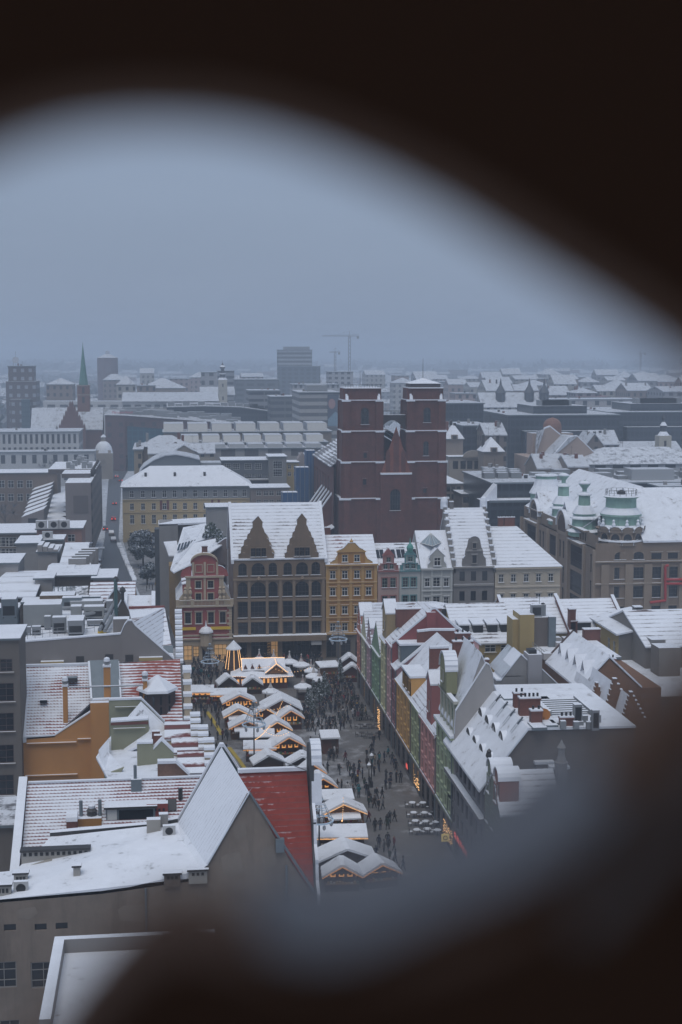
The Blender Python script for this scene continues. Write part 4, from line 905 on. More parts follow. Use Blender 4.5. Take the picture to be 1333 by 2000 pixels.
# ---------------------------------------------------------------- second line of roofs behind the tenements
YB = wallm('yellow_plaster', (.42, .31, .13), .12, .35)
def slope_house(name, lab, pxa, pxb, py_r, py_e, Yr, Ye, wall, roof, wins=(), over=.35, back=None, cat='house', wpx=(), wpy=0, ww=1.2, wh=1.3, par=False):
    """house whose roof slopes towards the viewer; ridge and eave given by photo rows"""
    xm = (pxa + pxb) / 2; zr = D(xm, py_r, Yr)[1]; ze = D(xm, py_e, Ye)[1]; x0 = D(pxa, py_e, Ye)[0]; x1 = D(pxb, py_e, Ye)[0]
    yb = back or 2 * Yr - Ye
    t = thing(name, lab, cat, ((x0 + x1) / 2, Yr, 0)); mb = MB(t)
    ws = [(D(p, wpy, Ye)[0], D(p, wpy, Ye)[1], ww, wh, 'cross') for p in wpx]
    facade(t, mb, 'S', Ye, x0, x1, 0, ze, wall, ws, WHITE, wall); facade(t, mb, 'W', x0, Ye, yb, 0, ze, wall); facade(t, mb, 'E', x1, Ye, yb, 0, ze, wall)
    for xx in (x0, x1): mb.face([(xx, Ye, ze), (xx, yb, ze), (xx, Yr, zr)], wall)
    mb.obj('wall'); rb = MB(t); gable_roof(rb, x0, x1, Ye, yb, ze, zr, 'x', roof, over=over, xr=Yr); rb.obj('roof')
    if par:
        for xx in (x0, x1):
            pb = MB(t); pb.prism([(Ye - .3, ze - .3), (Yr, zr - .2), (Yr, zr + .75), (Ye - .3, ze + .65)], 'x', xx - .25, xx + .25, BRICK); pb.prism([(Ye - .3, ze + .65), (Yr, zr + .75), (Yr, zr + .95), (Ye - .3, ze + .85)], 'x', xx - .3, xx + .3, SNOW); pb.obj('parapet')
    return t, x0, x1, ze, zr, Ye, Yr
def dormer(t, x, y, z0, w_, h_, d_, wall, gm=None, back=2.5):
    b = MB(t); b.box(x - w_ / 2, x + w_ / 2, y, y + back, z0, z0 + h_, wall); b.box(x - w_ / 2 + .15, x + w_ / 2 - .15, y - .04, y - .005, z0 + .3, z0 + h_ - .2, gm or GLASS)
    b.prism([(y - .35, z0 + h_), (y + back + .5, z0 + h_ + d_), (y + back + .5, z0 + h_ + d_ + .22), (y - .35, z0 + h_ + .22)], 'x', x - w_ / 2 - .2, x + w_ / 2 + .2, SNOW); b.obj('dormer')
TG1 = tilem('brown_tiles_thin_snow', (.10, .06, .055), .86, .45, k=.4)
slope_house('tile_roof_house', 'low snow-roofed house behind the bare red side wall', 848, 897, 1181, 1222, 262, 250, YB, SMOOTH)
t, x0, x1, ze, zr, Ye, Yr = slope_house('courtyard_house', 'yellow courtyard house with four dark dormers on snowy tiles', 893, 1009, 1180, 1256, 246, 236, YB, TG1, wpx=(989, 958), wpy=1274, ww=1.9, wh=1.3, par=False)
for px in (907, 934, 962, 988):
    f = .32; dormer(t, D(px, 1240, Ye + 2.5)[0], Ye + 2.3, ze + 1.0, 1.75, 1.75, .35, plain('dormer_zinc_dark', (.04, .045, .05), .6), BLACK)
b = MB(t); x, z = D(872, 1190, 246); b.box(x - .9, x + .9, 245.5, 247, 14, z + .2, DARKF, SNOW); b.obj('chimney')
t, x0, x1, ze, zr, Ye, Yr = slope_house('tile_roof_house', 'long snow-streaked tile roof with brick parapets beside four-dormer yellow house', 998, 1113, 1169, 1236, 258, 248, YB, TG1, par=True)
t, x0, x1, ze, zr, Ye, Yr = slope_house('tile_roof_house', 'snowy tile roof with one dark dormer, below the big corner store', 1116, 1228, 1171, 1242, 256, 246, YB, TG1, par=True)
dormer(t, D(1138, 1240, Ye + 1.5)[0], Ye + 1.3, ze + .3, 3.0, 2.0, .3, plain('dormer_zinc_dark', (.04, .045, .05), .6), BLACK)
for px, py in ((1117, 1205), (1120, 1228)): chimney(t, D(px, py, 247)[0], 247, 9, D(px, py - 14, 247)[1], 1.2, 1.2, BRICK)
CON0 = wallm('concrete_gable', (.20, .18, .16), .2, .5)
slope_house('tile_roof_house', 'snowy tile roof farthest to the side, half lost in the dark blur', 1262, 1400, 1192, 1262, 240, 228, CON0, TG1)
# yellow stair tower with roof plant
t = thing('stair_tower', 'pale yellow stair tower with grey roof plant beside it', 'tower', (*D(1030, 1250, 226)[:1], 226, 0)); Y = 226
mb = MB(t); xa, xb = X_(1016, Y, 1230), X_(1044, Y, 1230); mb.box(xa, xb, Y, Y + 5, 0, Z_(1209, Y), YB, SNOW); mb.box(xa - 1.0, xa, Y + 1, Y + 5, 0, Z_(1220, Y), YB, SNOW); xc_ = X_(1087, Y, 1230); mb.box(xb, xc_, Y + .5, Y + 6, 0, Z_(1216, Y), wallm('brown_grey_wall', (.155, .13, .115)), SNOW); mb.obj('wall')
mb = MB(t); zz = Z_(1216, Y); x = X_(1052, Y, 1205); mb.box(x - .9, x + .9, Y + 1, Y + 2, zz, zz + 2.0, METAL, SNOW); mb.box(x + .95, x + 1.7, Y + 1.6, Y + 2.4, zz, zz + 1.9, METAL, SNOW); mb.box(x - .7, x + .7, Y + .96, Y + .99, zz + .3, zz + 1.6, BLACK); mb.obj('cooling_unit')
mb = MB(t); x = X_(1066, Y, 1205); mb.tube((x, Y + 2, zz), (x, Y + 2, zz + 1.2), .06, n=5, mat=BLACK); mb.face([(x + .62 * math.cos(a * .6283), Y + 1.9 + .2 * math.cos(a * .6283), zz + 1.5 + .75 * math.sin(a * .6283)) for a in range(10)], DARKF); mb.tube((x - .5, Y + 2.2, zz), (x - .5, Y + 2.2, zz + 3.4), .04, n=4, mat=BLACK); mb.obj('satellite_dish')
mb = MB(t); x = X_(1072, Y, 1230); mb.box(x, x + 1.2, Y - .2, Y + .5, 8, Z_(1214, Y), ZINC, SNOW); mb.obj('duct')
# brick house with four pointed dormers
t = thing('brick_house', 'long brick house, half flat roof with railing, half snowy slope with four pointed dormers', 'house', (64, 212, 0))
Xa, Ya, Yb_, Ym = 60.0, 198.5, 233.0, 217.0; BR2 = wallm('orange_brick', (.22, .105, .05), .2, .4, brick=4)
mb = MB(t); facade(t, mb, 'W', Xa, Ya, Yb_, 0, 13.2, BR2, grid(lin(Ya + 1, Yb_ - 1, 8), [9.6, 5.8], 1.7, 2.2, 'g'), DARKF, None); mb.box(Xa + .02, 72, Ya, Yb_, 0, 13.0, BR2); mb.prism([(Xa, 13), (64, 17.5), (69, 13)], 'y', Ya, Ym, BR2); mb.obj('wall')
mb = MB(t); mb.box(Xa - .5, 72, Ym, Yb_ + .2, 13.2, 13.6, ZINC, SMOOTH); mb.prism([(Xa - .6, 12.9), (64, 17.7), (69, 13), (69, 13.3), (64, 18.0), (Xa - .6, 13.2)], 'y', Ya - .2, Ym, SMOOTH); mb.prism([(Xa - .2, 13.4), (64, 17.7), (64, 18.2), (Xa - .2, 13.9)], 'y', Ym, Ym + .4, wallm('brown_verge', (.09, .055, .045), .1, .2)); mb.obj('roof')
mb = MB(t)
for k in range(14): y = Ym + 1 + k * (Yb_ - Ym - 1.5) / 13; mb.tube((Xa - .3, y, 13.5), (Xa - .3, y, 14.5), .04, n=4, mat=METAL)
for z in (14.0, 14.5): mb.tube((Xa - .3, Ym + 1, z), (Xa - .3, Yb_ - .5, z), .04, n=4, mat=METAL)
mb.obj('railing')
for y in lin(Ya + 1, Ym - 1, 4):
    b = MB(t); b.prism([(y - 1.1, 14.4), (y + 1.1, 14.4), (y, 16.5)], 'x', Xa + 1.2, Xa + 3.6, wallm('brown_verge', (.09, .055, .045)))
    for s in (-1, 1): b.mesh([(Xa + .9, y, 16.55), (Xa + .9, y + s * 1.35, 14.2), (Xa + 3.6, y + s * 1.35, 14.2), (Xa + 3.9, y, 16.55)], [(0, 1, 2, 3)], SNOW); b.mesh([(Xa + .9, y, 16.75), (Xa + .9, y + s * 1.4, 14.35), (Xa + 3.6, y + s * 1.4, 14.35), (Xa + 3.9, y, 16.75)], [(0, 1, 2, 3)], SNOW)
    b.obj('dormer')
for px, py, s in ((1072, 1283, 1), (1095, 1262, .8), (1117, 1252, 1.6), (1122, 1268, 1.5), (1085, 1252, .8)):
    x, y = G(px, py, 13.8); b = MB(t); b.box(x - s, x + s, y - .7, y + .7, 13.5, 14.5, wallm('pale_firewall', (.4, .38, .37)), SNOW); b.obj('roof_vent')
chimney(t, X_(1193, 203, 1310), 203, 14, Z_(1302, 203), 1.3, 1.0, BRICK, pots=2); chimney(t, X_(1155, 231, 1250), 231, 12, Z_(1242, 231), 2.8, 1.2, BRICK)
# monopitch house
t = thing('flat_roof_house', 'house with one sloping snow sheet roof, ochre windowed side and bare concrete front', 'house', (78, 242, 0)); Y0, Y1 = 235, 252
mb = MB(t); x0, x1 = X_(1209, Y0, 1240), X_(1290, Y0, 1240); zl, zr_ = Z_(1241, Y0, 1209), Z_(1222, Y0, 1290); CON = wallm('bare_concrete', (.17, .155, .14), .2, .5)
mb.face([(x0, Y0, 0), (x1, Y0, 0), (x1, Y0, zr_), (x0, Y0, zl)], CON); facade(t, mb, 'W', x0, Y0, Y1, 0, zl, YB, [(Y1 - 5, zl - 4.6, 3.2, 3.2, 'g'), (Y0 + 5.5, zl - 4.5, 1.4, 3, 'g'), (Y0 + 2.5, zl - 4.5, 1.4, 3, 'g')], WHITE, None); mb.face([(x1, Y0, 0), (x1, Y1, 0), (x1, Y1, zr_), (x1, Y0, zr_)], CON); mb.face([(x0, Y1, 0), (x1, Y1, 0), (x1, Y1, zr_), (x0, Y1, zl)], CON); mb.obj('wall')
mb = MB(t); mb.prism([(x0 - .5, zl), (x1 + .4, zr_), (x1 + .4, zr_ + .3), (x0 - .5, zl + .3)], 'y', Y0 - .3, Y1 + .3, SMOOTH); mb.obj('roof')
chimney(t, x1 - 1.5, Y0 + 8, zr_ - 1, zr_ + 1.8, 1.4, 1.4, DARKF)
# terrace and blocks fading into the blur
t = thing('terrace_house', 'snowy roof terrace with steel railing next to bare concrete wall', 'house', (82, 222, 0))
mb = MB(t); xa, ya = G(1230, 1300, 9); mb.box(xa - 4, xa + 22, ya - 22, ya + 8, 0, 9, CON, SMOOTH); mb.obj('wall')
mb = MB(t)
for k in range(22):
    y = ya + 7 - k * 1.3; mb.tube((xa - 3.8, y, 9), (xa - 3.8, y, 10.1), .04, n=4, mat=METAL)
for z in (9.5, 10.1): mb.tube((xa - 3.8, ya + 7, z), (xa - 3.8, ya - 21, z), .05, n=4, mat=METAL)
mb.obj('railing')
for k, (pa, pb, pt_, Y, cc, lab) in enumerate(((1273, 1300, 1250, 228, GREYW, 'small pale chimney block on the terrace edge'), (1288, 1330, 1266, 222, CON0, 'dull brown roof block beside the terrace, before dark blur'))):
    t = thing('roof_block', lab, 'building', (X_(pa, Y, 1270), Y, 0)); mb = MB(t); mb.box(X_(pa, Y, 1270), X_(pb, Y, 1270), Y, Y + 4, 0, Z_(pt_, Y, pa), cc, SNOW); mb.obj('wall')
t = thing('stepped_gable_house', 'brick house with two stepped snow-edged gables at the edge of the dark blur', 'house', (66, 186, 0))
for pa, pk, pb, py_k, py_b, Y in ((1150, 1166, 1190, 1334, 1390, 192), (1180, 1200, 1238, 1326, 1400, 188), (1215, 1232, 1262, 1352, 1410, 184)):
    mb = MB(t); (xa, za), (xk, zk), (xb, zb) = D(pa, py_b, Y), D(pk, py_k, Y), D(pb, py_b, Y)
    pts = [(xa, 0), (xa, za)]
    n_ = 7
    for k in range(n_): pts += [(xa + (xk - xa) * k / n_, za + (zk - za) * (k + 1) / n_), (xa + (xk - xa) * (k + 1) / n_, za + (zk - za) * (k + 1) / n_)]
    for k in range(n_): pts += [(xk + (xb - xk) * (k + 1) / n_, zk + (zb - zk) * k / n_), (xk + (xb - xk) * (k + 1) / n_, zk + (zb - zk) * (k + 1) / n_)]
    gable_outline(mb, pts + [(xb, 0)], Y, Y + .5, BR2); mb.obj('stepped_gable')
    rb = MB(t); gable_roof(rb, xa + .2, xb - .2, Y + .5, Y + 10, za, zk - .8, 'y', SMOOTH, over=0, xr=xk); rb.obj('roof')

# ---------------------------------------------------------------- corner department store with green turrets
FE = wallm('pale_brown_facade', (.235, .175, .13), .18, .5); FEL = wallm('store_trim', (.29, .225, .17), .12, .4); COP = wallm('copper_green', (.29, .46, .39), .3, .8)
t = thing('department_store', 'big brown stone corner store with green copper turrets and long snowy roofs', 'store', (100, 300, 0))
Xa, Ya, Yb_, x1 = 94.0, 303.0, 369.0, 128.0; ze = 20.2; mb = MB(t)
bw = YX
def band(py): return Z_(py, Ya, 1230)
zrow = [band(1138) , band(1174), band(1212)]
ws = []
for (a, b) in ((304, 310), ): pass
for ya, yb in ((312.5, 322.5), (334, 341), (353, 363)):
    for z in (12.6, 6.6, 1.0): ws.append(((ya + yb) / 2, z, yb - ya, 5.0, 'g', GLASS))
for y in (306, 325.5, 328.5, 331.5, 344, 347, 350, 366):
    for z in (13.2, 7.2, 2): ws.append((y, z, 1.2, 4.2, 'archg'))
facade(t, mb, 'W', Xa, Ya, Yb_, 0, ze - 1.4, FE, ws, DARKF, None)
facade(t, mb, 'W', Xa + .6, Ya, Yb_, ze - 1.4, ze + 1.6, FE, grid(lin(312, 323, 6) + lin(352, 364, 6), [ze - .9], 1.1, 1.9, 'open'), DARKF, None)
cols = [X_(p, Ya, 1150) for p in (1210, 1246, 1281, 1313)]
cols += [X_(1349, Ya, 1150)]
r1, r2, r3, r0 = band(1131), band(1168), band(1207), band(1093)
hh = band(1107) - band(1130); ww = X_(1221, Ya, 1150) - X_(1200, Ya, 1150)
fw = grid(cols, [r1, r2, r3, r3 - (r2 - r3)], ww, hh, 'g') + grid(cols[:2], [r0], ww, band(1078) - r0, 'archg') + grid(cols[2:], [r0], ww * .95, (band(1081) - r0), 'open')
facade(t, mb, 'S', Ya, Xa, x1, 0, ze, FE, fw, DARKF, FEL, GLASS)
mb.box(Xa + 1, x1, Yb_ - .3, Yb_, 0, ze, FE); mb.box(x1 - .3, x1, Ya, Yb_, 0, ze, FE); mb.obj('wall')
mb = MB(t)
for p in (1181, 1228, 1265, 1298, 1333): mb.box(X_(p, Ya, 1150) - .9, X_(p, Ya, 1150) + .9, Ya - .4, Ya + .02, 0, r0 - 1, FEL)
for y in (303.5, 311, 324, 333, 342, 352, 364, 368.5): mb.box(Xa - .5, Xa + .02, y - .6, y + .6, 0, ze - 1.6, FEL)
for z in (band(1097), band(1140)): mb.box(Xa, x1, Ya - .45, Ya - .001, z - .15, z + .15, FEL, SNOW)
for (a, b) in ((312, 323), (352, 364)): mb.box(Xa - .9, Xa + .6, a, b, ze - 1.7, ze - 1.35, FEL, SNOW)
for (a, b) in ((311, 324), (351, 365)): mb.box(Xa - .3, Xa + 1.0, a, b, ze + 1.5, ze + 1.8, FEL, SNOW)
mb.obj('piers')
mb = MB(t); XR2, xq = 108.0, X_(1272, Ya, 1070)              # main roofs
zr = 31.0
gable_roof(mb, Xa + 1.0, 124, Ya + 15, Yb_, ze + 1.2, zr, 'y', SMOOTH, over=.3)
mb.prism([(Ya - .5, ze), (Ya + 14, ze + 10.5), (Ya + 28, ze), (Ya + 28, ze + .2), (Ya + 14, ze + 10.9), (Ya - .5, ze + .4)], 'x', xq - 2, x1 + 12, SMOOTH); mb.obj('roof')
for (ya, w_, h_) in ((330, 5.5, 8.5), (356, 4.2, 6.5)):   # cross gables with arched fronts on the side street
    mb = MB(t); rb_ = 4.2; mb.prism([(ya - rb_, ze - 1.4)] + [(ya - rb_ * math.cos(R(a)), ze + .4 + rb_ * .95 * math.sin(R(a))) for a in range(0, 181, 15)] + [(ya + rb_, ze - 1.4)], 'x', Xa - .1, Xa + .6, FEL)
    for q in range(-3, 4): mb.box(Xa - .13, Xa - .102, ya + q * .95 - .3, ya + q * .95 + .3, ze - .6, ze + .4 + math.sqrt(max(.3, (rb_ - .9) ** 2 - (q * .95) ** 2)) * .9, GLASS)
    mb.prism([(ya - (rb_ + .25) * math.cos(R(a)), ze + .4 + (rb_ * .95 + .25) * math.sin(R(a))) for a in range(0, 181, 15)] + [(ya + rb_ * math.cos(R(a)), ze + .4 + rb_ * .95 * math.sin(R(a))) for a in range(0, 181, 15)], 'x', Xa - .4, Xa + 1.2, SNOW)
    mb.obj('arched_gable'); rb2 = MB(t); gable_roof(rb2, Xa + .6, 106, ya - 5, ya + 5, ze + 1.2, ze + 6.2, 'x', SMOOTH, over=.2); rb2.obj('cross_roof')
def turret(name, x, y, prof, n=8):
    mb = MB(t); mb.lathe(x, y, prof, n, COP, R(22.5)); o = mb.obj(name); return o
for px, Y in ((1141, 320.5), (1100, 342.5)):
    x = X_(px, Y, 1020); z0 = ze - .5; s = 1.0
    turret('turret', x, Y, [(3.67, z0), (3.67, z0 + .9), (4.09, z0 + 1.0), (3.99, z0 + 1.2, SNOW), (2.83, z0 + 1.6, SNOW), (2.73, z0 + 3.9), (3.35, z0 + 4.0), (3.26, z0 + 4.3, SNOW), (2.42, z0 + 4.7, SNOW), (2.83, z0 + 5.2), (1.78, z0 + 6.9, SNOW), (1.42, z0 + 7.1, SNOW), (1.31, z0 + 9.3), (1.78, z0 + 9.5), (1.68, z0 + 9.8, SNOW), (0.52, z0 + 10.3, SNOW), (0.52, z0 + 10.9), (1.42, z0 + 12.1), (1.37, z0 + 12.4, SNOW), (0.32, z0 + 12.8, SNOW), (0.00, z0 + 13)])
x, Y = X_(1067, 364, 960), 364; z0 = ze
turret('turret', x, Y, [(4.6, z0 - 2), (4.6, z0 + .8), (5.0, z0 + 1.0), (4.8, z0 + 1.3, SNOW), (4.1, z0 + 2.3, SNOW), (4.1, z0 + 5.0), (4.5, z0 + 5.2), (4.4, z0 + 5.5, SNOW), (3.4, z0 + 7.2, SNOW), (2.8, z0 + 9, SNOW), (2.7, z0 + 9.6), (3.1, z0 + 9.8), (3.0, z0 + 10.1, SNOW)], 12)
xc2 = X_(1226, Ya, 1050); Yt = Ya + 5.0; mb = MB(t)             # corner bay: stone drum with arched gables
n_ = 12; rr = 5.2; zA, zB = ze + .2, band(1036)
mb.lathe(xc2, Yt, [(rr, 6), (rr, ze), (rr + .6, ze + .1), (rr + .5, ze + .45, SNOW), (rr - .1, ze + .6, SNOW), (rr - .1, zB), (rr + .5, zB + .1)], 12, FE, R(15)); mb.obj('corner_bay')
for a in (-150, -120, -90, -60, -30):
    dx, dy = math.cos(R(a)), math.sin(R(a)); b = MB(t)
    def ring(r0, u, z): return (xc2 + dx * r0 - dy * u, Yt + dy * r0 + dx * u, z)
    for zz, sc in ((zB - .6, 1.0), (ze - .7, 1.0)):
        pts = [(-1.5 * math.cos(R(q)), zz + 1.25 * math.sin(R(q))) for q in range(0, 181, 20)]
        fr = [ring(rr + .15, u, z) for u, z in pts]; bk = [ring(rr - .6, u, z) for u, z in pts]
        b.mesh(fr + bk, [tuple(range(len(fr)))] + [(i, i + 1, len(fr) + i + 1, len(fr) + i) for i in range(len(fr) - 1)], FEL)
        fo = [ring(rr + .25, u * 1.1, z + .12) for u, z in pts]; bo = [ring(rr - .5, u * 1.1, z + .12) for u, z in pts]
        b.mesh(fo + bo, [(i, i + 1, len(fo) + i + 1, len(fo) + i) for i in range(len(fo) - 1)], SNOW)
    b.obj('round_gable')
    b = MB(t); zz = (zA + zB) / 2 - .6; c_ = [ring(rr + .02, .95 * math.cos(R(q)), zz + .95 * math.sin(R(q)) * 1.1) for q in range(0, 360, 24)]; b.face(c_, GLASS); b.face([ring(rr - .02, 1.3 * math.cos(R(q)), zz + 1.45 * math.sin(R(q))) for q in range(0, 360, 24)], FEL); b.obj('round_window')
z0 = zB
turret('turret', xc2, Yt, [(4.45, z0), (4.70, z0 + .5, SNOW), (4.20, z0 + .9, SNOW), (4.12, z0 + 2.6), (4.62, z0 + 2.9), (4.62, z0 + 3.3), (4.37, z0 + 3.7, SNOW), (3.44, z0 + 4.7, SNOW), (3.36, z0 + 6.6), (3.61, z0 + 6.8), (4.25, z0 + 7.2), (3.44, z0 + 7.4, SNOW), (2.77, z0 + 7.6, SNOW)], 16)
mb = MB(t)
for k in range(16):
    a = k * .3927; mb.tube((xc2 + 3.45 * math.cos(a), Yt + 3.45 * math.sin(a), z0 + 7.3), (xc2 + 3.45 * math.cos(a), Yt + 3.45 * math.sin(a), z0 + 8.7), .05, n=4, mat=BLACK); b_ = a + .3927
    for z in (8.0, 8.7): mb.tube((xc2 + 3.45 * math.cos(a), Yt + 3.45 * math.sin(a), z0 + z), (xc2 + 3.45 * math.cos(b_), Yt + 3.45 * math.sin(b_), z0 + z), .04, n=4, mat=BLACK)
mb.lathe(xc2, Yt, [(1.0, z0 + 7.5), (1.0, z0 + 8.2), (.2, z0 + 8.6)], 8, DARKF); mb.obj('railing')
for k in range(10): a = k * .6283 + .3; mb = MB(t); mb.lathe(xc2 + 4.7 * math.cos(a), Yt + 4.7 * math.sin(a), [(.3, z0 + .4), (.45, z0 + 1.2), (.2, z0 + 1.7), (.35, z0 + 2.0), (0, z0 + 2.4)], 6, SNOW); mb.obj('urn')
rp = plain('red_pipe', (.36, .035, .035), .5); mb = MB(t); q = lambda px, py: D(px, py, Ya - .8)
P_ = [(1270, 1177), (1300, 1173), (1300, 1106), (1306, 1104)]
for a, b in zip(P_, P_[1:]): (xa, za), (xb, zb) = q(*a), q(*b); mb.tube((xa, Ya - .8, za), (xb, Ya - .8, zb), .3, .3, 8, rp)
for py in (1132, 1140): (xa, za), (xb, zb) = q(1300, py), q(1350, py); mb.tube((xa, Ya - .8, za), (xb, Ya - .8, zb), .3, .3, 8, rp)
mb.obj('red_pipe')
mb = MB(t); xx = X_(1283, Ya + 10, 1000); mb.box(xx - 5.5, xx + 1.5, Ya + 12, Ya + 15, 26, Z_(995, Ya + 14), wallm('rust_sheet', (.22, .06, .05), .2, .2), SNOW); mb.obj('red_ridge')
for px in (1287, 1302): chimney(t, X_(px, Ya + 22, 960), Ya + 22, 24, Z_(962, Ya + 22), 1.5, 1.2, DARKF if px < 1295 else BRICK)
# ---------------------------------------------------------------- near houses along the left of the square
def P3(px, py, Y):
    x, z = D(px, py, Y); return (x, Y, z)
def slab(mb, pts, mat, th=.25, flip=False):
    """a roof sheet from photo points (px, py, Y) with thickness below"""
    q = [P3(*p) if len(p) == 3 else p[0] for p in pts]; lo = [(a, b, c - th) for a, b, c in q]; n = len(q)
    mb.mesh(q + lo, [tuple(range(n)), tuple(range(2 * n - 1, n - 1, -1))] + [(i, (i + 1) % n, n + (i + 1) % n, n + i) for i in range(n)], mat)
    return q
def acunit(t, x, y, z, w_=1.0, h_=.9, d_=.45):
    b = MB(t); b.box(x - w_ / 2, x + w_ / 2, y - d_ / 2, y + d_ / 2, z, z + h_, plain('unit_white', (.42, .42, .42), .5), SNOW)
    b.face([(x + .36 * h_ * math.cos(a * .5236), y - d_ / 2 - .01, z + h_ / 2 + .36 * h_ * math.sin(a * .5236)) for a in range(12)], BLACK); b.obj('cooling_unit')
GW = wallm('weathered_grey_render', (.225, .182, .150), .3, .9)
Yg = 112.0
t = thing('gabled_block', 'near block with bare grey-brown gable wall, broad snow roof and one red tiled slope', 'building', (5, Yg, 0))
mb = MB(t)
q = [D(px, py, Yg) for px, py in ((-90, 1764), (0, 1757), (200, 1740), (370, 1716), (405, 1690), (483, 1549), (492, 1549), (541, 1642), (622, 1764))]
XL = q[0][0]
hz_ = [D(px, py, Yg) for px, py in ((20, 1818), (80, 1817), (121, 1815))]
lows = [(D(px, 1930, Yg)[0], D(px, 1930, Yg)[1], 2.0, 2.2, 'g') for px in (9, 86)]
zt_ = min(b for a, b in q) - .6
facade(t, mb, 'S', Yg, XL, q[-1][0], 0, q[0][1] - 1.2, GW, [(x, z, .95, .55, 'open') for x, z in hz_] + lows + [(D(20, 2020, Yg)[0], D(20, 2020, Yg)[1] - .6, 1.6, 1.8, 'g')], plain('old_frame', (.22, .21, .2), .7), None)
zz = q[0][1] - 1.2
[mb.face([(a[0], Yg, zz), (b_[0], Yg, zz), (b_[0], Yg, b_[1]), (a[0], Yg, a[1])], GW) for a, b_ in zip(q, q[1:])]; mb.face([(q[-1][0], Yg, 0), (q[-1][0], Yg + 11, 0), (q[-1][0], Yg + 11, 16), (q[-1][0], Yg, 17)], GW); mb.obj('wall')
SR = snowm('ribbed_snow', SNOWC, (.28, .28, .30), .96)
def ribm():
    m, n, l, b = nodes('standing_seam_snow'); b.inputs['Roughness'].default_value = .7
    o, v = coords(n, l); sx = n.new('ShaderNodeSeparateXYZ'); l.new(o, sx.inputs[0])
    u = math_(n, l, 'FRACT', math_(n, l, 'DIVIDE', math_(n, l, 'ADD', sx.outputs[1], math_(n, l, 'MULTIPLY', sx.outputs[0], .12)), .62))
    f = noise(n, l, v, .5, 5, .7); f2 = noise(n, l, v, 1.6, 4, .7)
    seam = math_(n, l, 'MULTIPLY', mrange(n, l, u, .10, .04, 0, 1), mrange(n, l, f2, .40, .60, 0, 1))
    c = mixc(n, l, f, tuple(x * .9 for x in SNOWC), SNOWC); c = mixc(n, l, math_(n, l, 'MULTIPLY', seam, .8), c, (.16, .17, .19))
    c = mixc(n, l, mrange(n, l, f2, .70, .73, 0, 1), c, (.20, .09, .08))
    l.new(c, b.inputs['Base Color']); bump(n, l, b, math_(n, l, 'ADD', u, f), .3, .06); return m
SEAM = ribm()
FLATS = snowm('flat_roof_snow', SNOWC, (.30, .31, .33), .95, .06)
mb = MB(t)
slab(mb, [(-90, 1764, Yg), (0, 1757, Yg), (200, 1740, Yg), (370, 1716, Yg), (405, 1690, Yg), (348, 1607, 123), (98, 1635, 124), (85, 1650, 123), (30, 1700, 119), (-90, 1712, 118)], FLATS)
mb.obj('flat_roof')
A = (433, 1459, 125.4); B = (487.5, 1548, Yg); A2 = (465, 1511, 117.2)
mb = MB(t); slab(mb, [(405, 1690, Yg), B, A2, A, (348, 1607, 123)], SEAM, .2); mb.obj('snow_slope')
RT = tilem('bright_red_tiles', (.30, .045, .03), .17, .42, k=.22)
mb = MB(t); C3 = (621, 1762, Yg + .02)
slab(mb, [A2, B, C3], RT, .2); slab(mb, [A2, C3, (619, 1752, Yg + .3), (599, 1504, 117.2)], RT, .2)
xr = P3(599, 1504, 117.2)[0]; zr = P3(599, 1504, 117.2)[2]; xa = P3(*A2)[0]
mb.mesh([(xa, 117.2, zr - .2), (xr, 117.2, zr), (xr + .6, 123, 17.5), (xa - 2, 123, 17.5)], [(0, 1, 2, 3)], RT); mb.obj('red_roof')
mb = MB(t); mb.box(xa, xr, 117.0, 117.5, zr, zr + .3, SNOW)
for (p, r_) in ((B, C3),):
    a, b_ = Vector(P3(*p)), Vector(P3(*r_)); mb.mesh([a + Vector((0, -.15, .12)), b_ + Vector((.2, -.15, .12)), b_ + Vector((.3, .35, .12)), a + Vector((0, .35, .12)), a + Vector((0, -.15, -.1)), b_ + Vector((.2, -.15, -.1))], [(0, 1, 2, 3), (0, 4, 5, 1)], ZINC)
a, b_ = Vector(P3(405, 1690, Yg)), Vector(P3(*B)); mb.mesh([a + Vector((0, -.2, .0)), b_ + Vector((0, -.2, .0)), b_ + Vector((.2, .3, .25)), a + Vector((.2, .3, .25)), b_ + Vector((0, -.2, .22)), a + Vector((0, -.2, .22))], [(0, 1, 4, 5), (5, 4, 2, 3)], SNOW)
x, z = D(541, 1640, Yg); mb.box(x - .1, x + .6, Yg - .3, Yg + .2, z - 1.0, z + .1, ZINC); mb.obj('verge')
mb = MB(t); wpoly(mb, [(345, 1611), (430, 1459), (437, 1459), (474, 1516)], 125.8, .45, plain('dark_teal_sheet', (.05, .085, .09), .5), .3, base_=18); mb.obj('parapet')
mb = MB(t); xg = xr + .15                                # street gable seen edge-on, with volutes
pts = [(111.2, 16.5), (111.4, 17.8), (112.6, 18.6), (112.8, 20.2), (114.0, 21.2), (114.2, 23.2), (115.6, 24.2), (115.8, 26.6)] + [(117.2 - 1.4 * math.cos(R(a)), 27.6 + 1.6 * math.sin(R(a))) for a in range(0, 181, 20)] + [(118.6, 26.6), (118.8, 24.2), (120.4, 23.0), (120.6, 20), (122.5, 18.5), (122.7, 15), (111.2, 15)]
mb.prism(pts, 'x', xg, xg + .35, plain('dark_gable_back', (.055, .06, .065), .7)); mb.prism([(111.2, 0), (122.7, 0), (122.7, 15), (111.2, 15)], 'x', xg, xg + .7, CREAM)
for (a, b_), (c, d) in zip(pts[:-3], pts[1:-2]):
    if c > a + .05: mb.prism([(a - .05, b_ + .01), (c + .05, d + .01), (c + .05, d + .28), (a - .05, b_ + .28)], 'x', xg + .14, xg + (1.0 if d > 25 else .4), SNOW)
mb.obj('street_gable')
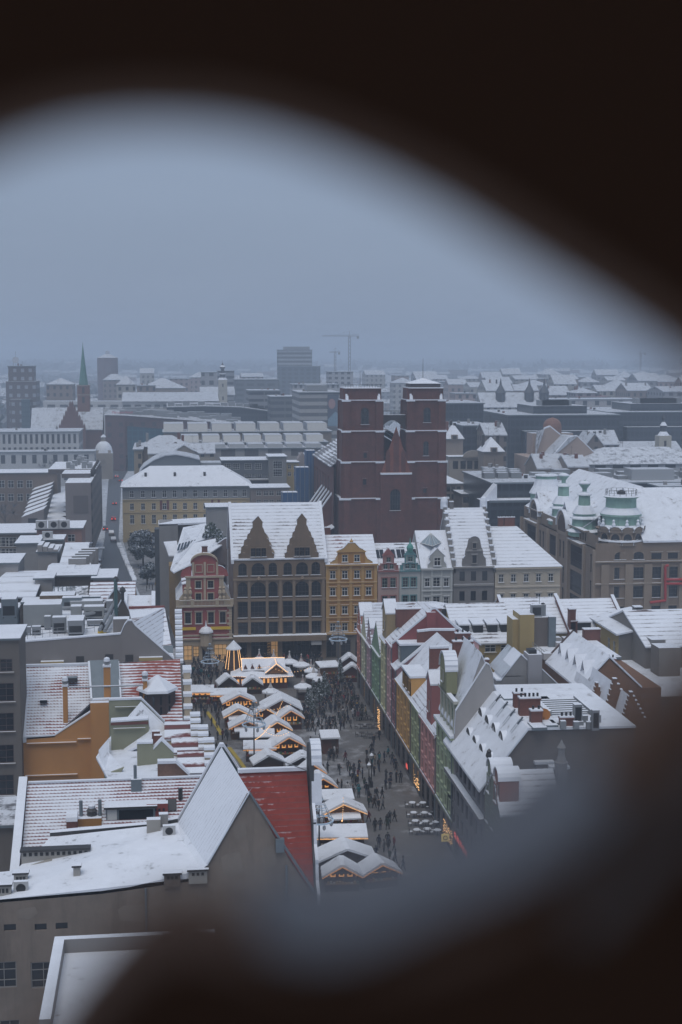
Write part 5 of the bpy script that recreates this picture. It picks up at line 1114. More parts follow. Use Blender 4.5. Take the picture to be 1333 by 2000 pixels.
mb = MB(t); mb.tube(P3(600, 1505, 116.5), (xa + 2.4, 116.5, zr + 1.6), .05, n=4, mat=METAL); mb.obj('stay_rod')
def roofpt(px, py):
    fr = [(-90, 1764), (0, 1757), (200, 1740), (370, 1716), (405, 1690)]; bk = [(-90, 1712), (30, 1700), (98, 1635), (348, 1607), (420, 1600)]
    ip = lambda L: next((b + (d - b) * (px - a) / (c - a) for (a, b), (c, d) in zip(L, L[1:]) if a <= px <= c), L[-1][1])
    zf, zb = Z_(ip(fr), Yg, px), Z_(ip(bk), 123.3, px)
    for k in range(130):
        Y = Yg + k * .09; x, z = D(px, py, Y)
        if z <= zf + (zb - zf) * (Y - Yg) / 11.3: return x, Y, z
    return x, Y, z
wl_ = wallm('pale_chimney_render', (.36, .34, .31), .1, .4)
mb = MB(t)                                               # long vent wall with square holes
(xa_, ya_, za_), (xb_, yb_, zb_) = P3(42, 1672, 120), P3(176, 1660, 120.5)
mb.box(xa_, xb_, 120, 120.5, za_ - 1.6, za_ + .35, wl_); mb.box(xa_ - .1, xb_ + .1, 119.8, 120.7, za_ + .35, za_ + .55, DARKF, DARKF)
for k in range(12): xx = xa_ + .3 + k * (xb_ - xa_ - .6) / 11; mb.box(xx - .13, xx + .13, 119.97, 119.995, za_ - .05, za_ + .25, BLACK)
mb.prism([P3(55, 1690, 119.6)[::2], P3(102, 1680, 119.6)[::2], P3(102, 1694, 119.6)[::2], P3(66, 1722, 119.6)[::2], P3(56, 1722, 119.6)[::2]], 'y', 119.5, 120, wl_); mb.obj('vent_wall')
for px, py, w_, h_, Y in ((151, 1703, .55, 1.3, 117), (337, 1712, 1.3, .95, 113.4), (387, 1705, 1.5, .95, 113.6), (42, 1720, 1.1, 1.5, 117.5), (8, 1742, 1.2, 1.4, 114.5)):
    x, Y, z = roofpt(px, py + 9); b = MB(t); b.box(x - w_ / 2, x + w_ / 2, Y - .3, Y + .3, z - .4, z + h_ * .7, wl_ if px != 337 else wallm('brown_vent', (.15, .12, .10))); b.box(x - w_ / 2 - .12, x + w_ / 2 + .12, Y - .45, Y + .45, z + h_ * .7, z + h_ * .7 + .16, DARKF, SNOW)
    for k in (-.25, 0, .25):
        if w_ > .8: b.box(x + k * w_ - .1, x + k * w_ + .1, Y - .33, Y - .301, z + h_ * .3, z + h_ * .55, BLACK)
    b.obj('vent_stack')
acunit(t, *roofpt(42, 1746), 1.15, 1.1); acunit(t, *roofpt(331, 1632), 1.1, .95)
x, Y, z = roofpt(303, 1625); b = MB(t); b.box(x - .7, x + .5, Y - .3, Y + .5, z - .3, z + 1.2, wl_, SNOW); b.obj('vent_stack')
x, Y, z = roofpt(320, 1615); b = MB(t); b.box(x - .4, x + .4, Y - .2, Y + .5, z - .3, z + 1.2, GREYW, SNOW); b.obj('vent_stack')
mb = MB(t); pp = [P3(98, 1634, 124), P3(293, 1617, 123.6), P3(348, 1606, 123.1)]
for a, b_ in zip(pp, pp[1:]): mb.mesh([(a[0], a[1], a[2]), (b_[0], b_[1], b_[2]), (b_[0], b_[1], b_[2] + .3), (a[0], a[1], a[2] + .3), (b_[0], b_[1] + .5, b_[2] + .35), (a[0], a[1] + .5, a[2] + .35)], [(0, 1, 2, 3), (3, 2, 4, 5)], DARKF); mb.mesh([(a[0], a[1] + .02, a[2] + .33), (b_[0], b_[1] + .02, b_[2] + .33), (b_[0], b_[1] + .6, b_[2] + .4), (a[0], a[1] + .6, a[2] + .4)], [(0, 1, 2, 3)], SNOW)
mb.obj('roof_edge')
for px in (285, 560):
    b = MB(t); x, z = D(px, 1735 if px < 300 else 1690, Yg - .12); b.tube((x, Yg - .12, 1), (x, Yg - .12, z), .09, n=7, mat=ZINC)
    for k in range(6): b.box(x - .13, x + .13, Yg - .16, Yg - .002, 2 + k * 2.6, 2.12 + k * 2.6, BLACK)
    b.obj('downpipe')
for pa, pb, pc, pd in ((432, 1668, 470, 1712), (455, 1610, 478, 1640), (510, 1655, 536, 1700), (230, 1770, 290, 1800), (30, 1775, 70, 1795)):
    b = MB(t); (x, z), (x2, z2) = D(pa, pb, Yg), D(pc, pd, Yg); b.prism([(x, z - .3), (x + .4, z), (x2, z + .1), (x2 + .2, z2 + .5), (x2 - .5, z2), (x + .2, z2 + .2)], 'y', Yg - .02, Yg - .003, wallm('repair_patch', (.245, .205, .172), .2, .5)); b.obj('render_patch')
# lower annex with snowy parapet
t = thing('annex', 'low grey annex with a thick snow-covered parapet in front of the near gable block', 'building', (*D(170, 1900, 96)[:1], 96, 0)); Y = 97.0
mb = MB(t); x0, z0 = D(106, 1836, Y); x1 = X_(420, Y, 1830); mb.box(x0, x1, Y - 12, Y, 0, z0 - 1.0, GREYW, FLATS)
mb.box(x0, x0 + .7, Y - 12, Y + .6, z0 - 1, z0, GREYW, SNOW); mb.box(x0 + .7, x1, Y, Y + .6, z0 - 1, z0, GREYW, SNOW); mb.obj('wall')

# long red tiled roof
t = thing('tile_roof_house', 'long house with red tiles showing in rows through thin snow, behind the near block', 'house', (-2, 136, 0))
Yr, Ye = 136.0, 127.0; x0 = X_(37, Ye, 1600); x1 = 5.2; zr, ze = Z_(1529, Yr, 220), 14.0
RT2 = tilem('red_tiles_half_snow', (.23, .035, .03), .72, .22, k=.7, sharp=.1, cols=.36)
mb = MB(t); mb.box(x0, x1, Ye, 2 * Yr - Ye, 0, ze, wallm('rear_render', (.2, .17, .15))); mb.mesh([(x0, Ye, ze), (x0, 2 * Yr - Ye, ze), (x0, Yr, zr), (x1, Ye, ze), (x1, 2 * Yr - Ye, ze), (x1, Yr, zr)], [(0, 1, 2), (3, 4, 5)], OR); mb.obj('wall')
rb = MB(t); gable_roof(rb, x0, x1, Ye, 2 * Yr - Ye, ze, zr, 'x', RT2, over=.1); rb.box(x0, x1, Yr - .18, Yr + .18, zr + .26, zr + .42, SNOW); rb.obj('roof')
pb = MB(t); pb.prism([(Ye - 6, 11), (Ye - 6, ze - 2), (Yr, zr + .7), (Yr + .6, zr + .7), (Yr + .6, 11)], 'x', x0 - .75, x0 - .15, GREYW); pb.prism([(Ye - 6, ze - 1.9), (Yr, zr + .72), (Yr, zr + .95), (Ye - 6, ze - 1.6)], 'x', x0 - .85, x0 - .05, SNOW); pb.obj('parapet')
sl = (zr - ze) / (Yr - Ye)
def on_slope(px, py):
    x, y, u = ray(px, py); tt = (ze + .3 - H - Ye * sl) / (u - y * sl); return x * tt, y * tt, H + u * tt
x, y, z = on_slope(256, 1600); b = MB(t); b.box(x - 2.3, x + 2.3, y, y + 2.6, z - .2, z + 1.1, ZINC); b.box(x - 2.5, x + 2.5, y - .3, y + 2.8, z + 1.1, z + 1.3, DARKF, SNOW); b.box(x - 2.2, x - 1.3, y - .02, y - .005, z, z + 1.0, WHITE); b.box(x - 1.1, x + 2.1, y - .02, y - .005, z, z + .9, GLASS); b.obj('dormer')
x, y, z = on_slope(308, 1596); b = MB(t); b.box(x - 1.0, x + 1.0, y, y + 1, z - .5, z + 1.3, wallm('red_chimney_plaster', (.30, .06, .05), .1, .3), SNOW)
for k in range(4): b.box(x - .7 + k * .4, x - .5 + k * .4, y - .03, y - .004, z + .6, z + .85, BLACK)
b.obj('chimney')
x, y, z = on_slope(335, 1582); b = MB(t); b.prism([(y - .2, z), (y + .9, z + .8), (y + .9, z)], 'x', x - .5, x + .5, BLACK); b.obj('hatch')
x, y, z = on_slope(176, 1607); b = MB(t); b.box(x - 1.3, x + 1.1, y - .3, y + .5, z - .4, z + .5, OR, SNOW); b.obj('chimney')
for px, h_ in ((159, 1.6), (196, 1.7)): x, y, z = on_slope(px, 1596); b = MB(t); b.tube((x, y, z - .2), (x, y, z + h_), .17, n=8, mat=ZINC); b.obj('flue')
x, y, z = on_slope(180, 1593); b = MB(t); b.lathe(x, y, [(.45, z - .3), (.45, z + .4), (.55, z + .5), (.3, z + .75), (.35, z + 1.0, SNOW), (0, z + 1.2, SNOW)], 8, DARKF); b.obj('flue')
x, y, z = on_slope(144, 1620); b = MB(t); pr = [(y - .7, z - .6)] + [(y - .7 * math.cos(R(a)), z + 1.0 + .7 * math.sin(R(a))) for a in range(0, 181, 30)] + [(y + .7, z - .6)]; b.prism(pr, 'x', x - .6, x + .4, BRICK); b.prism([(y - .75 * math.cos(R(a)), z + 1.0 + .75 * math.sin(R(a))) for a in range(0, 181, 30)] + [(y + .6, z + 1), (y - .6, z + 1)], 'x', x - .62, x + .42, SNOW); b.obj('round_parapet')
x, y, z = on_slope(267, 1538); b = MB(t); b.box(x - .5, x + .5, y - .4, y + .4, z - .4, z + .9, ZINC, SNOW); b.tube((x - .1, y, z + .9), (x - .1, y, z + 2.2), .16, n=7, mat=ZINC); b.obj('flue')
x, y, z = on_slope(353, 1561); b = MB(t); b.tube((x, y, z), (x, y, z + 1.1), .22, n=7, mat=DARKF); b.obj('flue')

# three narrow houses with green-grey firewalls
GG = wallm('greenish_grey_render', (.29, .29, .20), .1, .4)
for k, (pa, pb_, pr_, pe, Yr, Ye, lab) in enumerate(((322, 374, 1423, 1447, 163.5, 159.4, 'farthest of three narrow houses with tile slopes stepping down to the market'), (336, 389, 1449, 1473, 158.2, 154.4, 'middle of three narrow houses with tile slopes stepping down to the market'), (348, 402, 1474, 1514, 153.2, 147.5, 'nearest of three narrow houses with tile slopes stepping down to the market'))):
    t, x0, x1, ze, zr, Ye, Yr = slope_house('narrow_house', lab, pa, pb_, pr_, pe, Yr, Ye, CREAM, tilem('dark_red_tiles_rows', (.17, .04, .035), .74, .3, k=.7, sharp=.07), over=.05)
    g_ = MB(t)
    for j in range(4):
        y = Yr - 4 + j * 1.25; z = ze + .5 + (zr - ze) * j / 4 + .35 * j; g_.box(x1 + .02, x1 + 1.0, y, y + 1.1, 0, z, CREAM, CREAM); g_.box(x1 - .05, x1 + 1.15, y - .1, y + 1.15, z, z + .28, SNOW)
    g_.obj('stepped_facade')
t = thing('courtyard_house', 'courtyard house with tall green-grey firewalls and a steep snow roof between them', 'house', (0, 158, 0))
mb = MB(t); slab(mb, [(276, 1370, 168), (333, 1424, 167), (372, 1514, 148), (345, 1522, 145), (215, 1528, 145), (188, 1478, 158), (215, 1440, 166)], SMOOTH); mb.obj('roof')
mb = MB(t); slab(mb, [(276, 1371, 167.2), (300, 1440, 158), (275, 1455, 158), (217, 1480, 160), (250, 1400, 167)], snowm('seamed_snow', SNOWC, (.2, .2, .22), .9)); mb.obj('upper_roof')
mb = MB(t); wpoly(mb, [(213, 1368), (276, 1366), (333, 1423)], 168.5, .5, GG, .22, base_=8); mb.obj('firewall')
mb = MB(t); wpoly(mb, [(217, 1411), (290, 1406), (291, 1416)], 160, 1.2, GG, .2, base_=12); mb.box(X_(217, 160, 1410), X_(290, 160, 1410), 159.9, 161.3, Z_(1411, 160, 250) - .25, Z_(1411, 160, 250) + .05, wallm('dull_red_cap', (.16, .06, .05))); mb.obj('chimney_wall')
mb = MB(t); wpoly(mb, [(268, 1453), (299, 1452), (300, 1464), (316, 1447), (340, 1470)], 152, 1.0, GG, .2, base_=10); mb.obj('chimney_wall')
mb = MB(t); wpoly(mb, [(308, 1492), (344, 1491), (371, 1516)], 146, .8, wallm('bare_brick', (.22, .12, .085), .3, .5, brick=4), .3, base_=10); mb.obj('firewall')
mb = MB(t); slab(mb, [(193, 1465, 160), (214, 1440, 160), (214, 1470, 156), (240, 1500, 150), (205, 1512, 150)], SMOOTH, .3); mb.prism([P3(204, 1512, 150)[::2], P3(243, 1497, 150)[::2], P3(225, 1525, 150)[::2], P3(205, 1525, 150)[::2]], 'y', 149.6, 150, GG); mb.obj('lower_roof')
mb = MB(t)
for px, py, Y in ((306, 1432, 158), (310, 1440, 157)): x, z = D(px, py, Y); mb.box(x - .5, x + .4, Y - .4, Y + .4, z - 1.2, z + .3, BRICK, SNOW)
mb.obj('chimney')
mb = MB(t)
for py, Y in ((1380, 168.4), (1422, 159.9)):
    x, z = D(225 if py < 1400 else 222, py, Y); mb.box(x, x + 2.6 + (1 if py > 1400 else 0), Y - .25, Y - .01, z - .1, z, GG, SNOW)
mb.obj('ledge')

# orange house with half-bare red roof
t = thing('orange_house', 'orange plastered house with half-bare red tile roof, tall orange chimneys and zinc dormer', 'house', (-6, 183, 0))
ORG = wallm('warm_orange_plaster', (.54, .25, .075), .08, .3); Yr, Ye = 188.0, 178.0
mb = MB(t); wpoly(mb, [(45, 1441), (107, 1437), (181, 1389), (181, 1368), (214, 1366)], Ye, .5, ORG, .16, base_=0); xl, xr_ = X_(45, Ye, 1440), X_(356, Ye, 1400)
mb.box(xl, xl + .3, Ye + .51, 198, 0, 13, ORG); mb.box(X_(214, Ye, 1400), xr_, Ye + .3, 198, 0, 13.2, ORG)
for (pa, pb_, py) in ((53, 150, 1451), (152, 205, 1442), (50, 152, 1514)):
    x, z = D(pa, py, Ye); x2 = X_(pb_, Ye, py); mb.box(x, x2, Ye - .35, Ye - .005, z - .12, z, ORG, SNOW)
x2, x3 = X_(178, Ye, 1400), X_(214, Ye, 1400); mb.box(x2, x3, Ye - 1.2, Ye - .01, 0, Z_(1372, Ye - 1, 195), ORG, SNOW); mb.obj('wall')
RT3 = tilem('red_tiles_patchy_snow', (.27, .05, .03), .75, .28, k=.5, cols=.4); RT4 = tilem('red_tiles_bare_patches', (.30, .055, .03), .42, .28, k=.4)
mb = MB(t); slab(mb, [(46, 1302, Yr), (173, 1298, Yr), (178, 1372, 182.5), (108, 1436, Ye), (46, 1441, Ye)], RT3); mb.box(X_(46, Yr, 1300), X_(173, Yr, 1300), Yr - .2, Yr + .3, Z_(1301, Yr, 100), Z_(1301, Yr, 100) + .3, SNOW)
slab(mb, [(231, 1296, Yr), (352, 1287, Yr), (358, 1424, 176), (322, 1426, 176), (300, 1390, 179), (236, 1364, 182.5)], RT4)
mb.mesh([P3(46, 1302, Yr), P3(352, 1288, Yr), (P3(352, 1288, Yr)[0], 199, 13), (P3(46, 1302, Yr)[0], 199, 13)], [(0, 1, 2, 3)], RT3); mb.obj('roof')
mb = MB(t); slab(mb, [(46, 1302, Yr - .1), (52, 1302, Yr - .1), (52, 1441, Ye - .1), (44, 1442, Ye - .1)], SNOW, .6); mb.obj('verge')
mb = MB(t); slab(mb, [(173, 1290, 187), (232, 1288, 187), (236, 1362, 181), (178, 1366, 181)], ZINC, .4); a = P3(178, 1366, 181); b_ = P3(236, 1362, 181); mb.box(a[0], b_[0], 181, 187, a[2] - 2.4, a[2] - .4, ZINC); mb.box(a[0] + .2, b_[0] - .2, 180.9, 180.98, a[2] - 2, a[2] - .8, YB)
for px in (193, 213): slab(mb, [(px, 1290, 186.9), (px + 1.2, 1290, 186.9), (px + 1.6, 1362, 180.9), (px + .4, 1362, 180.9)], ZINC, .3) if False else None
for pa, pb_ in ((172, 176), (230, 233)): slab(mb, [(pa, 1291, 186.8), (pb_, 1291, 186.8), (pb_ + 5, 1364, 180.8), (pa + 5, 1364, 180.8)], SNOW, .3)
mb.obj('zinc_dormer')
for (pa, pb_, pt_, pbm, Y) in ((203.5, 216.5, 1302, 1366, 179.0), (123, 132, 1340, 1396, 180), (279.5, 288, 1329, 1376, 179.5)):
    xa, xb = X_(pa, Y, 1340), X_(pb_, Y, 1340); za, zb = Z_(pt_, Y, pa), Z_(pbm, Y, pa); b = MB(t); b.box(xa, xb, Y - .35, Y + .35, zb - 1, za, ORG); b.box(xa - .1, xb + .1, Y - .45, Y + .45, za, za + .25, SNOW); b.lathe((xa + xb) / 2, Y, [(.3, za + .25), (.42, za + .7), (.35, za + 1.1, SNOW), (0, za + 1.25, SNOW)], 8, METAL); b.obj('chimney')
b = MB(t); x, z = D(308, 1395, 178.5)                      # six-sided dark dormer
b.lathe(x, 180.5, [(2.3, z - 1), (2.3, z + 2.7)], 6, plain('dormer_brown', (.05, .032, .03), .6)); b.lathe(x, 180.5, [(2.7, z + 2.7), (2.6, z + 3.0, SNOW), (.2, z + 4.6, SNOW)], 6, SNOW)
for a in (-120, -60):
    dx, dy = math.cos(R(a + 0)), math.sin(R(a)); 
    for u0 in (-.75, .1):
        for z0_ in (z - .2, z + 1.2): b.face([(x + 2.02 * dx - dy * u, 180.5 + 2.02 * dy + dx * u, zz_) for u, zz_ in ((u0, z0_), (u0 + .65, z0_), (u0 + .65, z0_ + 1.1), (u0, z0_ + 1.1))], GLASS)
b.obj('bay_dormer')
b = MB(t); x, z = D(86, 1371, 182.5); b.box(x - .45, x + .45, 182.0, 182.8, z, z + .35, GLASS, SNOW); x, z = D(141, 1329, 185); b.box(x - .7, x + .7, 184.4, 185.6, z - .1, z + .45, DARKF, ZINC); b.obj('skylight')
b = MB(t)
for pa, pb_, py, Y in ((135, 280, 1345, 178.6),): b.tube(P3(pa, py - 2, Y), P3(pb_, py - 6, Y), .07, n=5, mat=METAL); b.tube((P3(pa, py - 2, Y)[0], Y, P3(pa, py - 2, Y)[2] + .1), (P3(pb_, py - 6, Y)[0], Y, P3(pb_, py - 6, Y)[2] + .1), .07, n=5, mat=SNOW)
b.obj('pipe')
g_ = MB(t)                                               # stepped street gable edge-on, each step capped with snow
for j in range(9):
    y = 176 + j * 1.45; k = abs(j - 5.5); z = 21.2 - k * 1.25; x = X_(357, 184, 1350) + .15; g_.box(x, x + .9, y, y + 1.35, 0, z, CREAM); g_.box(x - .1, x + 1.05, y - .05, y + 1.4, z, z + .4, SNOW)
g_.obj('stepped_facade')

# big grey block with roof plant
t = thing('grey_block', 'long grey rendered block whose flat snowy roof is crowded with ventilation plant', 'building', (-10, 205, 0)); Y = 195.0
GB2 = wallm('plain_grey_render', (.245, .225, .215), .08, .35)
mb = MB(t); q = wpoly(mb, [(40, 1255), (236, 1239), (243, 1222), (250, 1213), (258, 1213), (264, 1222), (341, 1289)], Y, .5, GB2, .2, base_=0); zr = q[1][1]; x0, x1 = X_(40, Y, 1250), X_(240, Y, 1240)
mb.box(x0, x1, Y + .5, 226, 0, zr - .7, GB2, FLATS)
for px, py in ((157, 1290), (214, 1286), (253, 1287)): x, z = D(px, py, Y); mb.box(x - .55, x + .55, Y - .03, Y + .1, z - .7, z + .6, DARKF); mb.box(x - .6, x + .6, Y - .15, Y - .031, z - .8, z - .7, GB2, SNOW)
for (pa, pb_, py) in ((80, 125, 1292), (272, 318, 1284)): x, z = D(pa, py, Y - .6); mb.box(x, X_(pb_, Y - .6, py), Y - .9, Y - .01, z - .8, z, YB, SNOW)
mb.obj('wall')
mb = MB(t); slab(mb, [(252, 1189, 213), (322, 1186, 213), (341, 1290, 199), (318, 1288, 199), (258, 1215, 199)], tilem('pale_snowed_tiles', (.16, .06, .05), .88, .45, k=.4)); mb.mesh([P3(252, 1189, 213), P3(322, 1186, 213), (P3(322, 1186, 213)[0] + 2, 226, 15), (P3(252, 1189, 213)[0], 226, 15)], [(0, 1, 2, 3)], SMOOTH); mb.box(P3(252, 1189, 213)[0], P3(322, 1186, 213)[0], 212.7, 213.2, Z_(1189, 213, 290), Z_(1187, 213, 290) + .25, wallm('rust_sheet', (.22, .06, .05))); mb.obj('tile_slope')
for px, py, Y2 in ((312, 1240, 206), (329, 1272, 201.5), (279, 1236, 205)): x, z = D(px, py, Y2); b = MB(t); b.prism([(Y2 - .7, z - .6), (Y2 + .7, z + .45), (Y2 + .7, z + .7), (Y2 - .7, z - .1)], 'x', x - .7, x + .7, ZINC); b.obj('skylight')
g_ = MB(t)
for j in range(11):
    y = 198 + j * 1.5; z = 18.6 + (j * .52 if j < 9 else (18 - j) * .52); x = X_(343, 205, 1250) + .1; g_.box(x, x + .8, y, y + 1.4, 0, z, GREYW); g_.box(x - .1, x + .95, y - .05, y + 1.45, z, z + .4, SNOW)
g_.obj('stepped_facade')
zf = zr - .7
def plant(px, py, w_, d_, h_, mat, nm='ventilation_unit', fan=False):
    x, y = G(px, py, zf); b = MB(t); b.box(x - w_ / 2, x + w_ / 2, y - d_ / 2, y + d_ / 2, zf + .25, zf + h_, mat, SNOW)
    for s in (-1, 1): b.box(x + s * w_ * .4 - .06, x + s * w_ * .4 + .06, y - d_ * .4, y + d_ * .4, zf, zf + .25, BLACK)
    if fan: b.box(x - w_ * .4, x + w_ * .4, y - d_ / 2 - .02, y - d_ / 2 - .004, zf + .5, zf + h_ * .65, BLACK)
    b.obj(nm)
PGR = plain('plant_grey', (.27, .28, .28), .5, var=.1)
plant(85, 1222, 5.4, 3.0, 3.4, PGR); plant(94, 1229, .9, 1.2, 2.0, METAL); plant(117, 1236, 1.9, 1.6, 2.4, METAL, fan=True); plant(72, 1240, 1.2, 1.0, 1.3, METAL, fan=True); plant(57, 1240, .6, .8, 1.2, METAL)
plant(150, 1236, 2.2, 4.4, 2.2, METAL, fan=True); plant(150, 1205, 1.6, 2, 1.8, PGR); plant(185, 1208, 3, 2, 2.0, PGR, fan=True); plant(170, 1190, 5, 2.4, 1.5, PGR); plant(142, 1190, 3, 2, 2.0, ZINC, fan=True); plant(188, 1222, 2.6, 1.0, .9, METAL); plant(20, 1205, 2.2, 3, 3, ZINC, fan=True)
plant(165, 1182, 1.8, 1.4, 1.5, ZINC, fan=True); plant(186, 1182, 1.8, 1.4, 1.5, ZINC, fan=True); plant(206, 1200, 2.4, .9, .8, METAL); plant(215, 1190, 1, 2.2, 1.5, METAL)
b = MB(t); pa = [G(40 + k * 14.5, 1250 - k * 1.6, zf) for k in range(11)]
for (x, y) in pa: b.tube((x, y, zf), (x, y, zf + 1.15), .04, n=4, mat=METAL)
for z in (.6, 1.15): b.tube((*pa[0], zf + z), (*pa[-1], zf + z), .045, n=4, mat=METAL)
b.obj('railing')
b = MB(t)
for (a0, a1) in (((46, 1192), (180, 1186)), ((165, 1200), (215, 1193)), ((195, 1230), (228, 1170)), ((205, 1232), (236, 1180))):
    x, y = G(*a0, zf + 1); x2, y2 = G(*a1, zf + 1); b.tube((x, y, zf + 1), (x2, y2, zf + 1.1), .28, n=8, mat=METAL)
b.obj('duct')
b = MB(t); x, y = G(237, 1236, zf); b.box(x - 1.1, x + 1.2, y - .5, y + 1.6, zf, zf + 2.1, GB2, SNOW); b.obj('roof_hut')
b = MB(t); x, y = G(200, 1236, zf); b.box(x - .6, x + .6, y - .4, y + .4, zf, zf + .4, YEL)
b.lathe(x, y, [(.35, zf + .4), (.4, zf + 1.0), (.15, zf + 1.6)], 7, BLACK); b.obj('vent_cowl')
for px, h_ in ((226, 6.5), (229, 6)): x, y = G(px, 1215, zf); b = MB(t); b.tube((x, y, zf), (x, y, zf + h_), .16, n=6, mat=plain('teal_pipe', (.06, .12, .12), .5)); b.obj('flue')
# tall grey-brown house at the edge
t = thing('tall_house', 'tall grey-brown house with brown windows at the edge, beside the orange house', 'house', (-13, 180, 0)); Y = 176.0
mb = MB(t); x1 = X_(40, Y, 1350); x0 = x1 - 12; zt = Z_(1250, Y, 20); GBW = wallm('grey_brown_render', (.155, .135, .12), .1, .5)
ws = []
for py, h_ in ((1312, 1.6), (1370, 2.3), (1428, 2.3), (1490, 2.3), (1553, 2.6), (1640, 3.0)):
    for px in (13, -28): ws.append((X_(px, Y, py), Z_(py, Y, px), 1.9 if py > 1320 else 1.5, h_, 'g'))
facade(t, mb, 'S', Y, x0, x1, 0, zt, GBW, ws, plain('brown_frame', (.07, .045, .045), .6), None); mb.box(x1 - .3, x1 - .01, Y + .2, Y + 8, 0, zt, GBW); mb.obj('wall')
rb = MB(t); rb.box(x0, x1 + .2, Y - .3, Y + 9, zt, zt + .25, ZINC, SNOW); rb.obj('roof')
for (x, z, w_, h_, s) in ws: pb = MB(t); pb.box(x - w_ / 2 - .2, x + w_ / 2 + .2, Y - .25, Y - .005, z - .2, z - .02, GBW, SNOW); pb.obj('sill')
t = thing('low_house', 'low snow-roofed house below the tall grey-brown house, with wide dark garage window', 'house', (-12, 150, 0)); Y = 140
mb = MB(t); x1 = X_(30, Y, 1620); zt = Z_(1615, Y, 10); facade(t, mb, 'S', Y, x1 - 10, x1, 0, zt, GBW, [(X_(10, Y, 1640), Z_(1675, Y, 10), 2.6, 2.6, 'g'), (X_(-40, Y, 1640), Z_(1675, Y, 10), 2.6, 2.6, 'g')], plain('brown_frame', (.07, .045, .045), .6), None); mb.box(x1 - .2, x1, Y + .2, Y + 9, 0, zt - .1, GBW); mb.obj('wall'); mb = MB(t); mb.box(x1 - 10, x1 + .2, Y - .4, Y + 9, zt, zt + .3, ZINC, snowm('thin_roof_snow', (.60, .62, .66), (.12, .12, .13), .62)); mb.obj('roof')

# roofs between the near row and the street behind
def rblock(lab, pa, pb_, pt_, Y, dep, mat, name='roof_block', wins=(), base_=0, top=None, cat='building', snowroof=True, gm=None, fm=None, trim=.35):
    x0, x1 = sorted((X_(pa, Y, pt_), X_(pb_, Y, pt_))); zt = Z_(pt_, Y, (pa + pb_) / 2)
    t = thing(name, lab, cat, ((x0 + x1) / 2, Y, 0)); mb = MB(t)
    facade(t, mb, 'S', Y, x0, x1, base_, zt, mat, [(X_(p, Y, b), Z_(b, Y, p), w_, h_, s) for p, b, w_, h_, s in wins], fm or WHITE, None, gm)
    mb.box(x0, x1, Y + .2, Y + dep, base_, zt - .02, mat); mb.obj('wall')
    if snowroof:
        rb = MB(t); rb.box(x0 - trim, x1 + trim, Y - trim, Y + dep + trim, zt, zt + .3, ZINC, top or FLATS); rb.obj('roof')
    return t, x0, x1, zt
PINK = wallm('dull_pink_plaster', (.34, .20, .17), .1, .3); DGB = wallm('dark_brown_render', (.10, .085, .075), .15, .4); PALE = wallm('pale_render', (.36, .34, .33), .08, .35)
t, x0, x1, zt = rblock('flat-roofed brown block with dark window bays below the sawtooth terraces', -30, 76, 1043, 330, 18, wallm('brown_block', (.15, .125, .105)), wins=[(p, 1068, 3.2, 2.2, 'g') for p in (-12, 4, 26, 46, 64)] + [(p, 1090, 3.2, 2.2, 'g') for p in (-12, 4, 26, 46, 64)])
t, x0, x1, zt = rblock('pinkish block with air conditioners on its snowy top, by the street', 72, 160, 1034, 318, 14, PINK, wins=[(140, 1058, 1.6, 1.6, 'cross')])
for px in (84, 108, 128): acunit(t, X_(px, 320, 1034), 317, zt + .3, 2.4, 1.9, 1.0)
t, x0, x1, zt = rblock('grey block with one square window and slanted parapet, among left-hand roofs', 32, 74, 1063, 296, 12, GREYW, wins=[(62, 1081, 3.6, 2.6, 'g')])
t, x0, x1, zt = rblock('small grey attic block before the pinkish one', 74, 122, 1056, 304, 8, GB2); acunit(t, x0 + 2, 305, zt + .3, 2.2, 1.6)
slope_house('gabled_house', 'grey gabled house with dark verge close to the snowy parked cars', 122, 168, 1062, 1092, 300, 288, GREYW, SMOOTH)
t, x0, x1, zt = rblock('pale block with stepped snowy parapets in the middle of left-hand roofs', 74, 112, 1080, 278, 10, PALE); mb = MB(t)
for k in range(4): mb.box(x0 + k * 1.0, x0 + k + .9, 277.6, 284, zt + .3, zt + 1.6 - k * .3, PALE, SNOW)
mb.obj('parapet')
t, x0, x1, ze, zr, Ye, Yr = slope_house('tile_roof_house', 'house with steep snowy roof and a row of snow-capped dormer parapets by the street', 112, 172, 1080, 1126, 280, 262, GREYW, TS)
for k in range(5):
    b = MB(t); xx = x1 - 2 + k * .4; yy = Ye + 2 + k * 3.4; b.box(xx - 1.6, xx + 1.6, yy, yy + 1.2, ze, ze + 3.0, GREYW, SNOW); b.obj('dormer')
slope_house('tile_roof_house', 'white hipped house wedge below stepped parapets, smooth as paper', 90, 140, 1107, 1128, 262, 254, PALE, SMOOTH)
rblock('pale windowless block at the edge among left-hand roofs', -20, 35, 1102, 262, 12, PALE)
t, x0, x1, ze, zr, Ye, Yr = slope_house('tile_roof_house', 'broad white tiled roof with a single tiny vent at the left edge', -20, 68, 1133, 1168, 250, 236, DGB, tilem('white_tiles_lined', (.2, .17, .16), .95, .4, k=.3)); chimney(t, X_(47, 243, 1145), 243, zr - 4, zr - 1, .7, .5, DARKF)
rblock('plain pale square block beside the broad white roof', 69, 102, 1132, 245, 6, PALE)
rblock('long low block with flat snowy roof, parallel to the street', 104, 186, 1126, 252, 12, DGB)
rblock('light grey box with white cornice near the street bend', 182, 225, 1131, 250, 10, PALE)
t = thing('metal_roof_house', 'house with ribbed sheet-metal roof and a rough brown wall below it', 'house', (X_(138, 238, 1160), 238, 0)); mb = MB(t)
